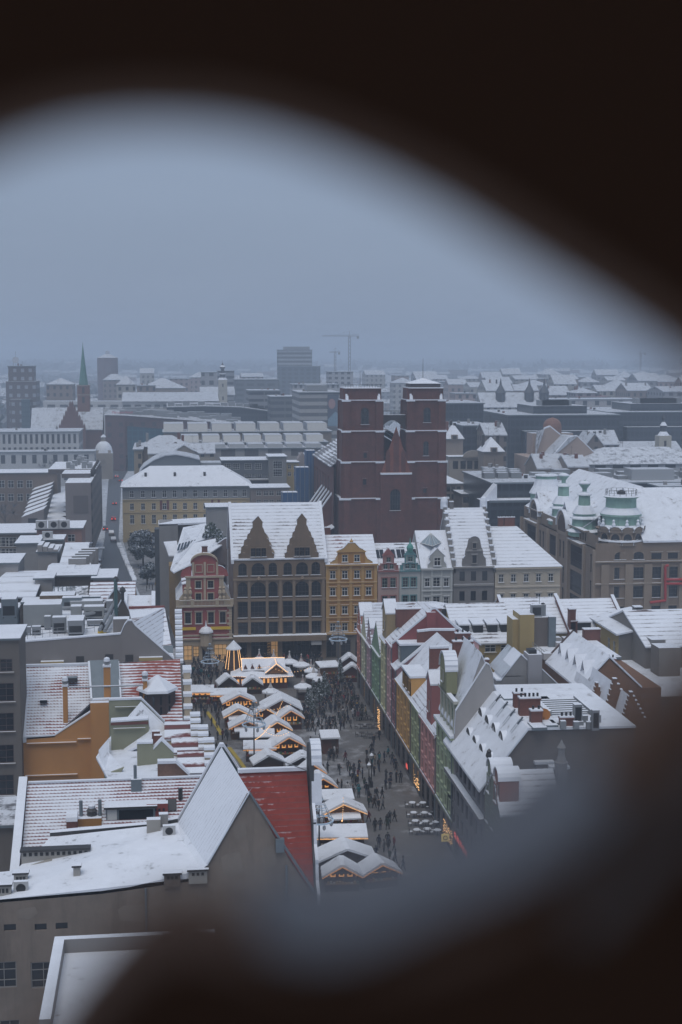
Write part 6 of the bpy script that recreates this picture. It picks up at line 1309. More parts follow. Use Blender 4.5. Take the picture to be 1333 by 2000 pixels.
slab(mb, [(104, 1146, 242), (173, 1144, 242), (173, 1170, 237), (104, 1174, 237)], snowm('patchy_metal_snow', SNOWC, (.13, .14, .15), .55)); mb.obj('roof'); mb = MB(t)
for k in range(9): px = 106 + k * 8.2; mb.tube(P3(px, 1145.5, 242), P3(px, 1172, 237), .1, n=5, mat=ZINC)
mb.obj('ribs'); mb = MB(t); xa, xb = X_(78, 232, 1170), X_(146, 232, 1170); mb.box(xa, xb, 232, 236, 0, Z_(1163, 232, 110), wallm('rough_brown', (.13, .09, .055), .3, .6), SNOW); mb.box(xa + 2, X_(173, 237, 1170), 236.2, 243, 0, Z_(1174, 237, 130), DGB); mb.obj('wall')
slope_house('tile_roof_house', 'striped red tile roof with orange wall patch near the end of the street', 175, 262, 1139, 1172, 240, 232, ORG, tilem('dark_red_tiles_rows', (.17, .04, .035), .74, .38))
slope_house('tile_roof_house', 'small snowy roof with broad white verge, before the red gabled house', 245, 300, 1166, 1192, 226, 221, GREYW, SMOOTH, par=True)
for (pa, pk, pb_, pyk, pyb, Y, lab) in ((196, 227, 262, 1147, 1192, 224, 'white gable with tall twin flues behind roof plant'), (222, 240, 258, 1168, 1205, 216, 'small snowy gable with dark finial behind roof plant')):
    t = thing('gable_roof_hut', lab, 'building', (X_(pk, Y, pyb), Y, 0)); mb = MB(t); wpoly(mb, [(pa, pyb), (pk, pyk), (pb_, pyb)], Y, .4, DGB, .3, base_=10); mb.obj('wall'); mb = MB(t); slab(mb, [(pa - 2, pyb, Y), (pk, pyk, Y), (pk + 2, pyk + 3, Y + 6), (pa + 2, pyb - 12, Y + 6)], SMOOTH); slab(mb, [(pb_ + 2, pyb, Y), (pk, pyk, Y), (pk + 2, pyk + 3, Y + 6), (pb_ + 4, pyb - 12, Y + 6)], SMOOTH); mb.obj('roof')
    b = MB(t); x, z = D(pk, pyk, Y); b.lathe(x, Y, [(.25, z - .3), (.25, z + .8), (.5, z + 1.0), (.5, z + 1.2), (.3, z + 1.6), (0, z + 1.8)], 8, DARKF); b.obj('finial')
for px, py in ((12, 1190), (60, 1178)):
    rblock('dark slate-grey plant room on the far left roofs' if px < 30 else 'long snow-topped duct housing behind grey plant box', px - 24 if px < 30 else 45, px + 22 if px < 30 else 118, py, 228 if px < 30 else 230, 4, ZINC)
# terraces behind the red gabled house
t = thing('roof_terrace_house', 'roof terrace house with planted pots and glazed snowy slope behind the red gabled house', 'house', (0, 330, 0))
mb = MB(t); slab(mb, [(310, 1016, 345), (403, 1010, 345), (403, 1020, 335), (310, 1024, 335)], FLATS, .4); mb.box(X_(311, 335, 1030), X_(348, 335, 1030), 335, 345, 0, Z_(1024, 335, 330), GREYW); mb.box(X_(348, 335, 1030), X_(403, 335, 1030), 336, 345, 0, Z_(1024, 335, 370), DGB); mb.obj('wall')
mb = MB(t); slab(mb, [(320, 1058, 325), (346, 1056, 325), (350, 1085, 318), (330, 1085, 318)], FLATS); slab(mb, [(358, 1030, 332), (402, 1022, 332), (421, 1045, 316), (380, 1060, 310), (336, 1115, 300), (333, 1112, 300)], SMOOTH); slab(mb, [(380, 1060, 309.8), (440, 1048, 312), (440, 1060, 309), (395, 1090, 301), (340, 1118, 299), (336, 1115, 300)], FLATS); mb.obj('roof')
mb = MB(t)
for k in range(6): slab(mb, [(350 + k * 6, 1062 + k * -1.5, 314), (354 + k * 6, 1061 - k * 1.5, 314), (350 + k * 6, 1074 - k * 1.5, 311), (346 + k * 6, 1075 - k * 1.5, 311)], GLASSB, .1)
mb.obj('glazing')
mb = MB(t); mb.box(X_(330, 310, 1080), X_(440, 310, 1080), 308, 314, 0, Z_(1075, 310, 380) - 3, wallm('ochre_side', (.3, .2, .09))); wpoly(mb, [(383, 1092), (440, 1052), (444, 1052)], 308, .4, wallm('dull_rose_side', (.19, .15, .145)), .2, base_=5); mb.obj('rear_wall')
t = thing('tall_slab', 'thin dark vertical slab at the narrow corner of the terrace house', 'slab', (X_(308, 318, 1090), 318, 0)); mb = MB(t); mb.box(X_(303, 318, 1090), X_(312, 318, 1090), 318, 322, 0, Z_(1034, 318, 308), plain('dark_slab', (.05, .058, .065), .6)); mb.obj('panel')
# ---------------------------------------------------------------- the town beyond the square
def winwall(name, col, gcol, sx, sz, wf=.5, hf=.55, z0=.25, rough=.7):
    """far facade: plaster with rows of dark windows too small to model"""
    if name in MATS: return MATS[name]
    m, n, l, b = nodes(name); b.inputs['Roughness'].default_value = rough
    o, v = coords(n, l); s = n.new('ShaderNodeSeparateXYZ'); l.new(o, s.inputs[0])
    u = math_(n, l, 'FRACT', math_(n, l, 'DIVIDE', math_(n, l, 'ADD', s.outputs[0], s.outputs[1]), sx))
    z = math_(n, l, 'FRACT', math_(n, l, 'ADD', math_(n, l, 'DIVIDE', s.outputs[2], sz), -z0))
    g = math_(n, l, 'MULTIPLY', math_(n, l, 'LESS_THAN', u, wf), math_(n, l, 'LESS_THAN', z, hf))
    f = noise(n, l, v, .12, 4)
    c = mixc(n, l, f, tuple(x * .82 for x in col), tuple(min(.9, x * 1.15) for x in col))
    l.new(mixc(n, l, g, c, gcol), b.inputs['Base Color']); MATS[name] = m; return m
DGL_ = (.03, .036, .045)
def far(name, lab, cat, pa, pb, pt, Y, dep, mat, roof='flat', rise=0, z0=0, group=None, rs=None, over=.5, kind=None, y_eave_depth=None):
    """far building: front at distance Y from photo columns pa..pb, wall top at photo row pt"""
    xm = (pa + pb) / 2; x0, x1 = X_(pa, Y, pt), X_(pb, Y, pt); zt = Z_(pt, Y, xm)
    t = thing(name, lab, cat, ((x0 + x1) / 2, Y, 0), group); mb = MB(t); mb.box(x0, x1, Y, Y + dep, z0, zt, mat); mb.obj('wall')
    rb = MB(t); rs = rs or FSN
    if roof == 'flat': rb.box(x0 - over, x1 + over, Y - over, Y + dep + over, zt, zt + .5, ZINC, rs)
    elif roof == 'hip': hip_roof(rb, x0, x1, Y, Y + dep, zt, zt + rise, rs, over=over)
    elif roof == 'x':
        gable_roof(rb, x0, x1, Y, Y + dep, zt, zt + rise, 'x', rs, over=over, th=.4, wall=mat)
    elif roof == 'y':
        gable_roof(rb, x0, x1, Y, Y + dep, zt, zt + rise, 'y', rs, over=over, th=.4, wall=mat)
    rb.obj('roof')
    if Y < 1000:
        for k in range(3):
            x, y = rnd.uniform(x0 + 1, x1 - 1), rnd.uniform(Y + dep * .3, Y + dep * .7); b = MB(t); b.box(x - .5, x + .5, y - .4, y + .4, zt - .2, zt + (rise * .8 if roof != 'flat' else 0) + rnd.uniform(.9, 2.2), rnd.choice([BRICK, GREYW, DARKF]), SNOW); b.obj('chimney')
        b = MB(t); x = rnd.uniform(x0 + 2, x1 - 2); b.tube((x, Y + dep * .5, zt), (x, Y + dep * .5, zt + rise + 3.5), .05, n=4, mat=BLACK); b.tube((x - .7, Y + dep * .5, zt + rise + 3), (x + .7, Y + dep * .5, zt + rise + 3), .04, n=4, mat=BLACK); b.obj('antenna')
    return t, x0, x1, zt
FSN = snowm('haze_dimmed_roof_snow', (.54, .57, .62), (.13, .13, .14), .82)  # snow colour darkened to imitate the fading of distant haze
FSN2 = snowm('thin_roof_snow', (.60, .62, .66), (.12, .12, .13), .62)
DARKGL = winwall('dark_glass_facade', (.045, .055, .068), (.022, .03, .04), 2.2, 3.6, .8, .7, rough=.3)

# long ochre and grey office house
OC = wallm('dull_ochre_plaster', (.52, .40, .22), .08, .3); SG = wallm('slate_grey_plaster', (.24, .25, .26), .08, .25); DRED = plain('dark_red_panel', (.14, .035, .035), .7)
Y = 470.0
t = thing('office_house', 'long office house, grey top storey over ochre walls, under a wide snowy roof', 'building', (X_(365, Y, 1000), Y, 0))
mb = MB(t); x0, x1 = X_(240, Y, 1000), X_(491, Y, 1000); zt = Z_(950, Y, 365); zb = Z_(975, Y, 365)
pxs = [258.4, 280, 301, 322, 342, 362, 382, 402, 421, 441, 460, 478]
xs = [X_(p, Y, 1000) for p in pxs]
facade(t, mb, 'S', Y, x0, x1, zb, zt, SG, grid(xs, [Z_(971, Y, 365)], 1.35, Z_(957, Y, 365) - Z_(971, Y, 365), 'cross'), WHITE, SG)
facade(t, mb, 'S', Y, x0, x1, 0, zb, OC, grid(xs, [Z_(995, Y, 365)], 1.35, 2.2, 'cross') + grid(xs, [Z_(1022, Y, 365)], 1.4, 3.0, 'cross') + grid(xs, [.6], 1.6, 2.6, 'open'), WHITE, OC)
facade(t, mb, 'W', x0, Y, Y + 18, 0, zt, OC, grid(lin(Y, Y + 18, 5), [4, 8.5], 1.3, 2.2, 'cross'), WHITE, OC); mb.box(x0 + 1, x1, Y + 17.5, Y + 18, 0, zt, SG); mb.box(x1 - .3, x1, Y + .2, Y + 18, 0, zt, SG); mb.obj('wall')
mb = MB(t); mb.box(x0, x1, Y - .4, Y - .001, zt - .5, zt, SG); mb.box(x0, x1, Y - .25, Y - .001, zb - .15, zb + .15, OC, SNOW); mb.box(x0, x1, Y - .2, Y - .001, Z_(1000, Y, 365), Z_(1000, Y, 365) + .2, OC)
for pa, pb in ((313, 331), (413, 430)):
    for a, b in ((pa, (pa + pb) / 2 - 4.2), ((pa + pb) / 2 + 4.2, pb)): mb.box(X_(a, Y, 1000), X_(b, Y, 1000), Y - .12, Y - .002, Z_(995, Y, 365), zb - .3, DRED)
mb.obj('cornice')
rb = MB(t); hip_roof(rb, x0, x1, Y, Y + 18, zt + .05, zt + 6.2, FLATS, over=.7); rb.obj('roof')
for px in (285, 342, 400): b = MB(t); x = X_(px, Y + 5, 935); b.box(x - .4, x + .4, Y + 4, Y + 5, zt + 2.5, zt + 4.4, DARKF, SNOW); b.obj('vent')
rblock('plain brown-grey annex house with six small windows next to ochre office house', 491, 566, 954, 462, 14, wallm('brown_grey_plaster', (.22, .18, .16)), wins=[(p, q, 1.6, 1.5, 'cross') for p in (506, 520, 531, 545) for q in (968, 985)])
t, x0, x1, zt = rblock('small grey flat-topped annex before the terrace house', 404, 447, 992, 380, 10, GREYW)

# sawtooth terrace block
t = thing('terrace_block', 'modern grey block with sawtooth terraces stepping down one side, along the street', 'building', (X_(150, 420, 950), 420, 0))
Y = 405.0; xa, xb, xr = X_(128, Y, 960), X_(178, Y, 960), X_(186, 440, 960); zt = Z_(943, Y, 155); mb = MB(t); TB_ = wallm('taupe_panel', (.205, .18, .175), .08, .3); TBD = wallm('dark_taupe', (.125, .11, .11), .08, .3)
mb.box(xa, xb, Y, Y + 62, 6, zt, TB_, FLATS); mb.box(xa, xb - 2.5, Y + 3, Y + 60, 0, 6, TBD); mb.box(X_(144, Y, 990), xb - .8, Y - .15, Y - .005, Z_(1002, Y, 160), Z_(968, Y, 160), TBD); mb.box(xb - 1.2, xb, Y + .1, Y + 1.2, 0, 6, TB_)
mb.box(xb, xb + .3, Y + .5, Y + 62, 6, zt, winwall('street_side', (.13, .115, .11), DGL_, 3.2, 3.4, .45, .5)); mb.obj('wall')
mb = MB(t); q0, q1 = X_(120, Y + 14, 930), X_(176, Y + 14, 930); mb.box(q0, q1, Y + 16, Y + 30, zt, Z_(925, Y + 16, 150), TBD, FLATS); mb.box(q0 - 5, q1 + 1, Y + 30, Y + 60, zt, Z_(916, Y + 30, 150), TBD, FLATS)
for k in range(14): xx = q0 + rnd.random() * (q1 - q0); yy = Y + 31 + rnd.random() * 26; z = Z_(916, Y + 30, 150); mb.box(xx - .7, xx + .7, yy - .5, yy + .5, z, z + .8 + rnd.random() * 1.5, METAL, SNOW)
for k in range(6): yy = Y + 20 + k * 7; mb.lathe(xb - .5, yy, [(.5, zt), (.7, zt + 1.2), (.4, zt + 2.2), (0, zt + 2.6)], 6, DARKF)
mb.obj('upper_storey')
for k in range(8):
    f = k / 7; Yk = 404 + 15 * k; (xl, zl), (xr2, zr2) = D(42 + 24 * f, 1010 - 61 * f, Yk), D(86 + 18 * f, 994 - 57 * f, Yk); b = MB(t)
    b.mesh([(xl, Yk, zl), (xr2, Yk, zr2), (xr2 + .5, Yk + 7, zr2 + .4), (xl + .5, Yk + 7, zl + .4)], [(0, 1, 2, 3)], FLATS); b.mesh([(xl, Yk, 0), (xr2, Yk, 0), (xr2, Yk, zr2 - .05), (xl, Yk, zl - .05)], [(0, 1, 2, 3)], TB_); b.mesh([(xr2, Yk, 0), (xr2, Yk + 7, 0), (xr2, Yk + 7, zr2 - .05), (xr2, Yk, zr2 - .05)], [(0, 1, 2, 3)], TBD); b.box(xl + (xr2 - xl) * .3, xl + (xr2 - xl) * .7, Yk - .05, Yk - .01, zl - 2.6, zl - .4, GLASS); b.obj('terrace_roof')
mb = MB(t); L, Rr = [], []
for k in range(8):
    f = k / 7; Yk = 402 + 13.5 * k; xl = D(88 + 16 * f, 1020 - 66 * f, Yk)[0]; xr2 = D(117 + 10 * f, 1020 - 66 * f, Yk)[0]; L.append((xl, Yk)); Rr += [(xr2, Yk), (xr2 + 3.2, Yk + 4), (xr2 - .4, Yk + 13)]
mb.prism(L[:1] + Rr + L[::-1][:7], 'z', 0, 13.6, TB_, FLATS); mb.obj('terrace')

# brick office, white office, dome chapel, church with green spire
BO = wallm('brown_office', (.175, .135, .11), .1, .3)
t, x0, x1, zt = rblock('long brown office house with two rows of white windows under snowy edge', -60, 112, 925, 500, 16, BO, wins=[(p, 932, 1.5, 1.3, 'cross') for p in (-10, -6, 4, 8, 16, 20, 26, 36, 40, 44, 52, 56, 60)] + [(p, q, 2.0, 2.6, 'cross') for p in (-32, -14, 4, 22, 40, 58) for q in (953, 979)])
WO = winwall('white_office_wall', (.42, .42, .42), DGL_, 2.55, 6.2, .48, .72, .1); WO2 = winwall('white_office_low', (.40, .40, .40), DGL_, 4.8, 8, .42, .5, .35)
far('office_block', 'white office block with a close row of tall dark windows and snowy roof', 'building', -60, 155, 845, 690, 30, WO)
far('office_block', 'lower white office wing with wide-spaced dark windows before white block', 'building', -60, 185, 884, 676, 13, WO2)
t = thing('chapel', 'small chapel with a snow-capped dome and lantern beside the street', 'chapel', (X_(203, 716, 890), 716, 0)); Y = 716.0; x = X_(203, Y, 890); z1, z2 = Z_(884, Y, 203), Z_(861, Y, 203); BE = wallm('beige_stone', (.33, .29, .25), .1, .3); r = X_(221, Y, 890) - x
mb = MB(t); mb.box(x - r, x + r, Y - r, Y + r, 0, z1, BE, SNOW); mb.box(x - r * .8, x + r * .8, Y - r * .8, Y + r * .8, z1, z1 + 1.4, BE, SNOW); mb.obj('wall')
win_at(t, 'S', Y - r - .1, x, Z_(905, Y, 203) - .5, 1.6, 2.6, 'cross', DARKF, BE, GLASS)
mb = MB(t); mb.lathe(x, Y, [(r * .98, z1)] + [(r * .98 * math.cos(R(a)), z1 + (z2 - z1) * math.sin(R(a))) for a in range(10, 81, 14)] + [(r * .25, z2)], 14, SNOW); mb.obj('dome')
mb = MB(t); mb.lathe(x, Y, [(r * .25, z2 - .2), (r * .22, z2 + 1.8)], 8, BE); mb.lathe(x, Y, [(r * .32, z2 + 1.8), (r * .2, z2 + 2.6), (0, z2 + 3.3)], 8, SNOW); mb.obj('lantern')
Y = 800.0; t = thing('spire_church', 'brick church with thin green spire, stepped gable and big snowy roof', 'church', (X_(150, Y, 800), Y, 0))
cb = wallm('far_brick', (.16, .075, .06), .2, .3); za, zb = Z_(838, Y, 130), Z_(798, Y, 130); x0, x1 = X_(61, Y, 820), X_(200, Y, 820)
mb = MB(t); mb.box(x0, x1, Y, Y + 24, 0, za, cb); mb.obj('wall'); rb = MB(t); gable_roof(rb, x0, x1, Y, Y + 20, za, Z_(798, Y + 10, 130), 'x', FSN, over=.6, th=.4, wall=cb); rb.obj('roof')
mb = MB(t); pa, pk, pb = X_(115, Y - 6, 820), X_(140, Y - 6, 820), X_(167, Y - 6, 820); zp = Z_(786, Y - 6, 140); n_ = 6; pts = [(pa, 0), (pa, za)]
for k in range(n_): z = za + (zp - za) * (k + 1) / n_; pts += [(pa + (pk - pa) * k / n_, z - .8), (pa + (pk - pa) * (k + .5) / n_, z + .9), (pa + (pk - pa) * (k + 1) / n_, z - .6)]
for k in range(n_ - 1, -1, -1): z = za + (zp - za) * (k + 1) / n_; pts += [(pb - (pb - pk) * (k + 1) / n_, z - .6), (pb - (pb - pk) * (k + .5) / n_, z + .9), (pb - (pb - pk) * k / n_, z - .8)]
mb.prism(pts + [(pb, za), (pb, 0)], 'y', Y - 6, Y - 4.5, cb); mb.box(pa + 1, pb - 1, Y - 4.5, Y, 0, za, cb); mb.obj('stepped_gable')
mb = MB(t); tx = X_(163.5, Y + 8, 780); tw_ = X_(175.5, Y + 8, 780) - tx; zt = Z_(752, Y + 8, 163); mb.box(tx - tw_, tx + tw_, Y + 8, Y + 8 + 2 * tw_, 0, zt, wallm('pale_brick_tower', (.21, .11, .085), .15, .3))
for z in (zt - 5.5, zt - .3): mb.box(tx - tw_ - .3, tx + tw_ + .3, Y + 7.7, Y + 8.3 + 2 * tw_, z - .2, z + .2, BE, SNOW)
for z in (zt - 4.6, zt - 10): mb.box(tx - .7, tx + .7, Y + 7.9, Y + 7.99, z, z + 3.4, DARKF)
mb.obj('tower'); mb = MB(t); zs = Z_(668, Y + 8, 163)
mb.lathe(tx, Y + 8 + tw_, [(tw_ * .82, zt), (tw_ * .55, zt + (zs - zt) * .28), (tw_ * .3, zt + (zs - zt) * .6), (.18, zt + (zs - zt) * .92), (.05, zs)], 8, wallm('verdigris_spire', (.09, .22, .19), .3, .5), R(22.5)); mb.obj('spire')
# post-office tower, cylinder block, curved white block
PB = winwall('dark_brick_tower_wall', (.095, .075, .075), (.28, .30, .33), 5.0, 5.4, .42, .42, .2)
t, x0, x1, zt = far('brick_tower', 'dark brick tower block with stepped shoulders and a sign frame on top', 'tower', 16, 66, 716, 960, 16, PB)
mb = MB(t); mb.box(X_(12, 952, 760), X_(71, 952, 760), 952, 980, 0, Z_(745, 952, 40), PB, FSN); mb.box(X_(20, 944, 790), X_(60, 944, 790), 945, 951.9, 0, Z_(780, 945, 40), PB, FSN); mb.box(X_(42, 940, 790), X_(58, 940, 790), 940, 944.9, 0, Z_(780, 940, 50), winwall('teal_glass_bay', (.03, .06, .075), (.05, .09, .11), 1.4, 3, .8, .7)); mb.obj('shoulders')
mb = MB(t); xs_ = X_(31, 966, 705); z = zt
for dx in (-1.6, 1.6): mb.tube((xs_ + dx, 966, z), (xs_ + dx, 966, z + 6), .2, n=4, mat=METAL)
mb.face([(xs_ + 2.2 * math.cos(a * .5236), 965.8, z + 4.2 + 2.2 * math.sin(a * .5236)) for a in range(12)], plain('sign_grey', (.45, .47, .5), .5)); mb.tube((xs_, 966, z), (xs_, 966, z + 10), .12, n=4, mat=METAL); mb.obj('sign_frame')
CYL = wallm('dull_purple_brick', (.15, .10, .105), .1, .2)
t = thing('gasholder', 'round brick tank-like block with a flat cone roof, far off in haze', 'building', (X_(210, 1500, 720), 1500, 0)); x = X_(210, 1500, 720); r = X_(230.5, 1500, 720) - x; z = Z_(699, 1500, 210)
mb = MB(t); mb.lathe(x, 1500 + r, [(r, 0), (r, z)], 20, CYL); mb.obj('wall'); mb = MB(t); mb.lathe(x, 1500 + r, [(r * 1.03, z), (r * .2, z + 4), (r * .2, z + 7), (0, z + 7.5)], 20, FSN); mb.obj('roof')
t = thing('curved_block', 'very long white ribbon-windowed block with a curved snowy roof', 'building', (X_(250, 780, 790), 780, 0)); CW = winwall('white_ribbon_wall', (.44, .44, .44), (.08, .085, .095), 6.5, 5.2, .62, .42, .3)
for (pa, pb, pt, Y, d) in ((82, 430, 784, 908, 14), (66, 445, 796, 902, 5.5), (60, 455, 806, 896, 5.5)):
    mb = MB(t); n_ = 10
    for k in range(n_):
        a = pa + (pb - pa) * k / n_; b = pa + (pb - pa) * (k + 1) / n_; c1 = 10 * abs(k / n_ - .55); c2 = 10 * abs((k + 1) / n_ - .55); y0 = Y + 3 * c1
        mb.prism([(X_(a, Y, pt), Y + c1 * 2), (X_(b, Y, pt), Y + c2 * 2), (X_(b, Y, pt), Y + d + c2 * 2), (X_(a, Y, pt), Y + d + c1 * 2)], 'z', 0, Z_(pt - 0, Y, 250), CW, FSN)
    mb.obj('tier')
mb = MB(t); mb.prism([(908, Z_(784, 908, 300)), (932, Z_(766, 932, 300)), (934, Z_(769, 932, 300)), (934, Z_(784, 908, 300))], 'x', X_(238, 908, 775), X_(428, 908, 775), FSN); mb.obj('roof')
far('office_house', 'wide ornate house with a bumpy snowy attic and blue banner, behind curved block', 'building', 275, 362, 758, 1060, 30, winwall('tan_far_wall', (.27, .22, .18), DGL_, 4, 5, .4, .5), 'hip', 7)
WHC = wallm('white_church_plaster', (.48, .45, .38), .08, .2)
t = thing('white_church', 'white church tower with dark onion cap beside curved block', 'church', (X_(436, 1000, 780), 1000, 0)); Y = 1000; x = X_(436, Y, 780); r = X_(444.5, Y, 780) - x; z1 = Z_(742, Y, 436)
mb = MB(t); mb.box(x - r, x + r, Y, Y + 2 * r, 0, z1, WHC)
for z in (z1 - 7, z1 - 16): mb.box(x - r - .3, x + r + .3, Y - .3, Y, z - .2, z + .3, WHC, SNOW); mb.box(x - .5, x + .5, Y - .06, Y - .01, z + 2, z + 4.4, DARKF)
mb.obj('tower'); mb = MB(t); mb.lathe(x, Y + r, [(r * 1.1, z1), (r * .8, z1 + 1.5, SNOW), (r * .55, z1 + 2.4), (r * .75, z1 + 4), (r * .7, z1 + 4.5, SNOW), (r * .35, z1 + 5.2), (r * .4, z1 + 7.4), (r * .7, z1 + 9), (r * .3, z1 + 10.2, SNOW), (.1, z1 + 12), (0, z1 + 14)], 10, plain('dark_onion', (.05, .055, .065), .6)); mb.obj('onion_cap')
rb = MB(t); gable_roof(rb, X_(392, Y, 770), X_(460, Y, 770), Y + 6, Y + 30, Z_(772, Y, 430), Z_(756, Y + 18, 430), 'x', FSN, wall=WHC); rb.obj('roof')
# shopping gallery with sign
MAR = winwall('maroon_gallery_wall', (.105, .06, .062), (.05, .045, .05), 6.0, 5.6, .35, .4, .2)
t = thing('shopping_gallery', 'maroon shopping gallery with red roof letters and turquoise glass corner', 'shopping centre', (X_(300, 760, 840), 760, 0)); Y = 760.0
x0, x1, x2 = X_(206, Y, 830), X_(245, Y, 830), X_(478, Y, 830); z0, z1_, z2_ = Z_(811, Y, 206), Z_(812, Y, 245), Z_(829, Y, 478)
mb = MB(t); mb.prism([(x0, 0), (x1, 0), (x1, z1_), (x0, z0)], 'y', Y, Y + 60, MAR); mb.prism([(x1, 8), (x2, 8), (x2, z2_), (x1, z1_)], 'y', Y + .5, Y + 60, MAR); mb.obj('wall')
mb = MB(t); mb.prism([(x1 + 1, 0), (X_(322, Y, 840), 0), (X_(322, Y, 840), Z_(838, Y, 322)), (x1 + 1, Z_(832, Y, 250))], 'y', Y - 1.2, Y + .4, winwall('turquoise_glass', (.035, .11, .15), (.025, .07, .10), 3, 3, .85, .85, rough=.15)); mb.obj('glass_corner')
mb = MB(t); mb.mesh([(x0 - .5, Y - .5, z0 + .1), (x1, Y - .5, z1_ + .1), (x2, Y - .5, z2_ + .1), (x2, Y + 60, z2_ + .4), (x1, Y + 60, z1_ + .4), (x0 - .5, Y + 60, z0 + .4)], [(0, 1, 4, 5), (1, 2, 3, 4)], FSN2)
for k in range(26): px = 250 + k * 8.5; x = X_(px, Y + 14, 815); y = Y + 8 + rnd.random() * 40; w_ = 1.5 + rnd.random() * 3; z = z1_ + (z2_ - z1_) * (px - 245) / 233; mb.box(x - w_, x + w_, y, y + 3, z, z + 1.5 + rnd.random() * 2.5, METAL, FSN)
mb.obj('roof')
fc = bpy.data.curves.new('sign_letters', 'FONT'); fc.body = 'Mercure Hotel'; fc.size = 4.2; fc.extrude = .15; fc.materials.append(plain('red_letters', (.30, .03, .05), .5, emit=(.5, .03, .08), es=.12))
f0 = bpy.data.objects.new('sign_letters', fc); C.objects.link(f0); fm_ = bpy.data.meshes.new_from_object(f0.evaluated_get(bpy.context.evaluated_depsgraph_get())); bpy.data.objects.remove(f0)
fo = bpy.data.objects.new('sign_letters', fm_); C.objects.link(fo); fo.parent = t; fo.location = Vector((X_(219, Y, 808), Y + .4, z0 + .9)) - base(t); fo.rotation_euler = (R(90), 0, 0); fo.scale = ((X_(263, Y, 808) - X_(219, Y, 808)) / 27.5,) * 2 + (1,)
# long dark roofline building
t = thing('dark_glass_block', 'long low dark glass block with sloping snow-edged roofline, mid distance', 'building', (X_(455, 850, 810), 850, 0)); Y = 850.0
top = [(326, 795), (400, 793), (470, 795), (530, 803), (586, 812)]; mb = MB(t); q = [D(a, b, Y) for a, b in top]; mb.prism([(q[0][0], 0)] + q + [(q[-1][0], 0)], 'y', Y, Y + 50, DARKGL); mb.obj('wall')
mb = MB(t)
for a, b in zip(q, q[1:]): mb.mesh([(a[0], Y - .4, a[1]), (b[0], Y - .4, b[1]), (b[0], Y + 50, b[1] + .6), (a[0], Y + 50, a[1] + .6)], [(0, 1, 2, 3)], FSN2); mb.mesh([(a[0], Y - .41, a[1] - .5), (b[0], Y - .41, b[1] - .5), (b[0], Y - .41, b[1]), (a[0], Y - .41, a[1])], [(0, 1, 2, 3)], ZINC)
for k in range(16): px = 335 + k * 15; x = X_(px, Y, 800); z = Z_(796 + max(0, px - 470) * .14, Y, px); mb.box(x - 2, x + 2, Y + 10, Y + 14, z, z + 1.5 + rnd.random() * 2, METAL, FSN)
mb.obj('roof')
# white striped office with poster
WS = winwall('white_striped_wall', (.38, .38, .38), (.14, .15, .165), 90, 3.3, .999, .5, .2)
t, x0, x1, zt = far('office_block', 'white striped office block carrying a tall poster on its end wall', 'building', 586, 664, 768, 640, 40, WS)
mb = MB(t); x0, x1 = X_(640, 640, 800), X_(662, 640, 800); za, zb = Z_(832, 640, 650), Z_(771, 640, 650); mb.box(x0, x1, 639.7, 639.95, za, zb, plain('poster_grey', (.10, .12, .16), .6)); sk = plain('poster_skin', (.35, .22, .22), .6); bl = plain('poster_blue', (.20, .30, .38), .6)
cxp = (x0 + x1) / 2 + 1; zc = (za + zb) / 2 + 1
mb.face([(cxp - 1.6 + 1.6 * math.cos(a * .5236), 639.66, zc + 2 + 2.3 * math.sin(a * .5236)) for a in range(12)], sk); mb.face([(x0 + .2, 639.67, za), (x1 - .2, 639.67, za), (x1 - .2, 639.67, za + 5.5), (cxp, 639.67, za + 6.5), (x0 + .2, 639.67, za + 3)], bl); mb.obj('poster')
mb = MB(t); mb.box(X_(600, 650, 765), X_(640, 650, 765), 650, 662, zt + .5, zt + 3.4, METAL, FSN); mb.obj('plant_room')
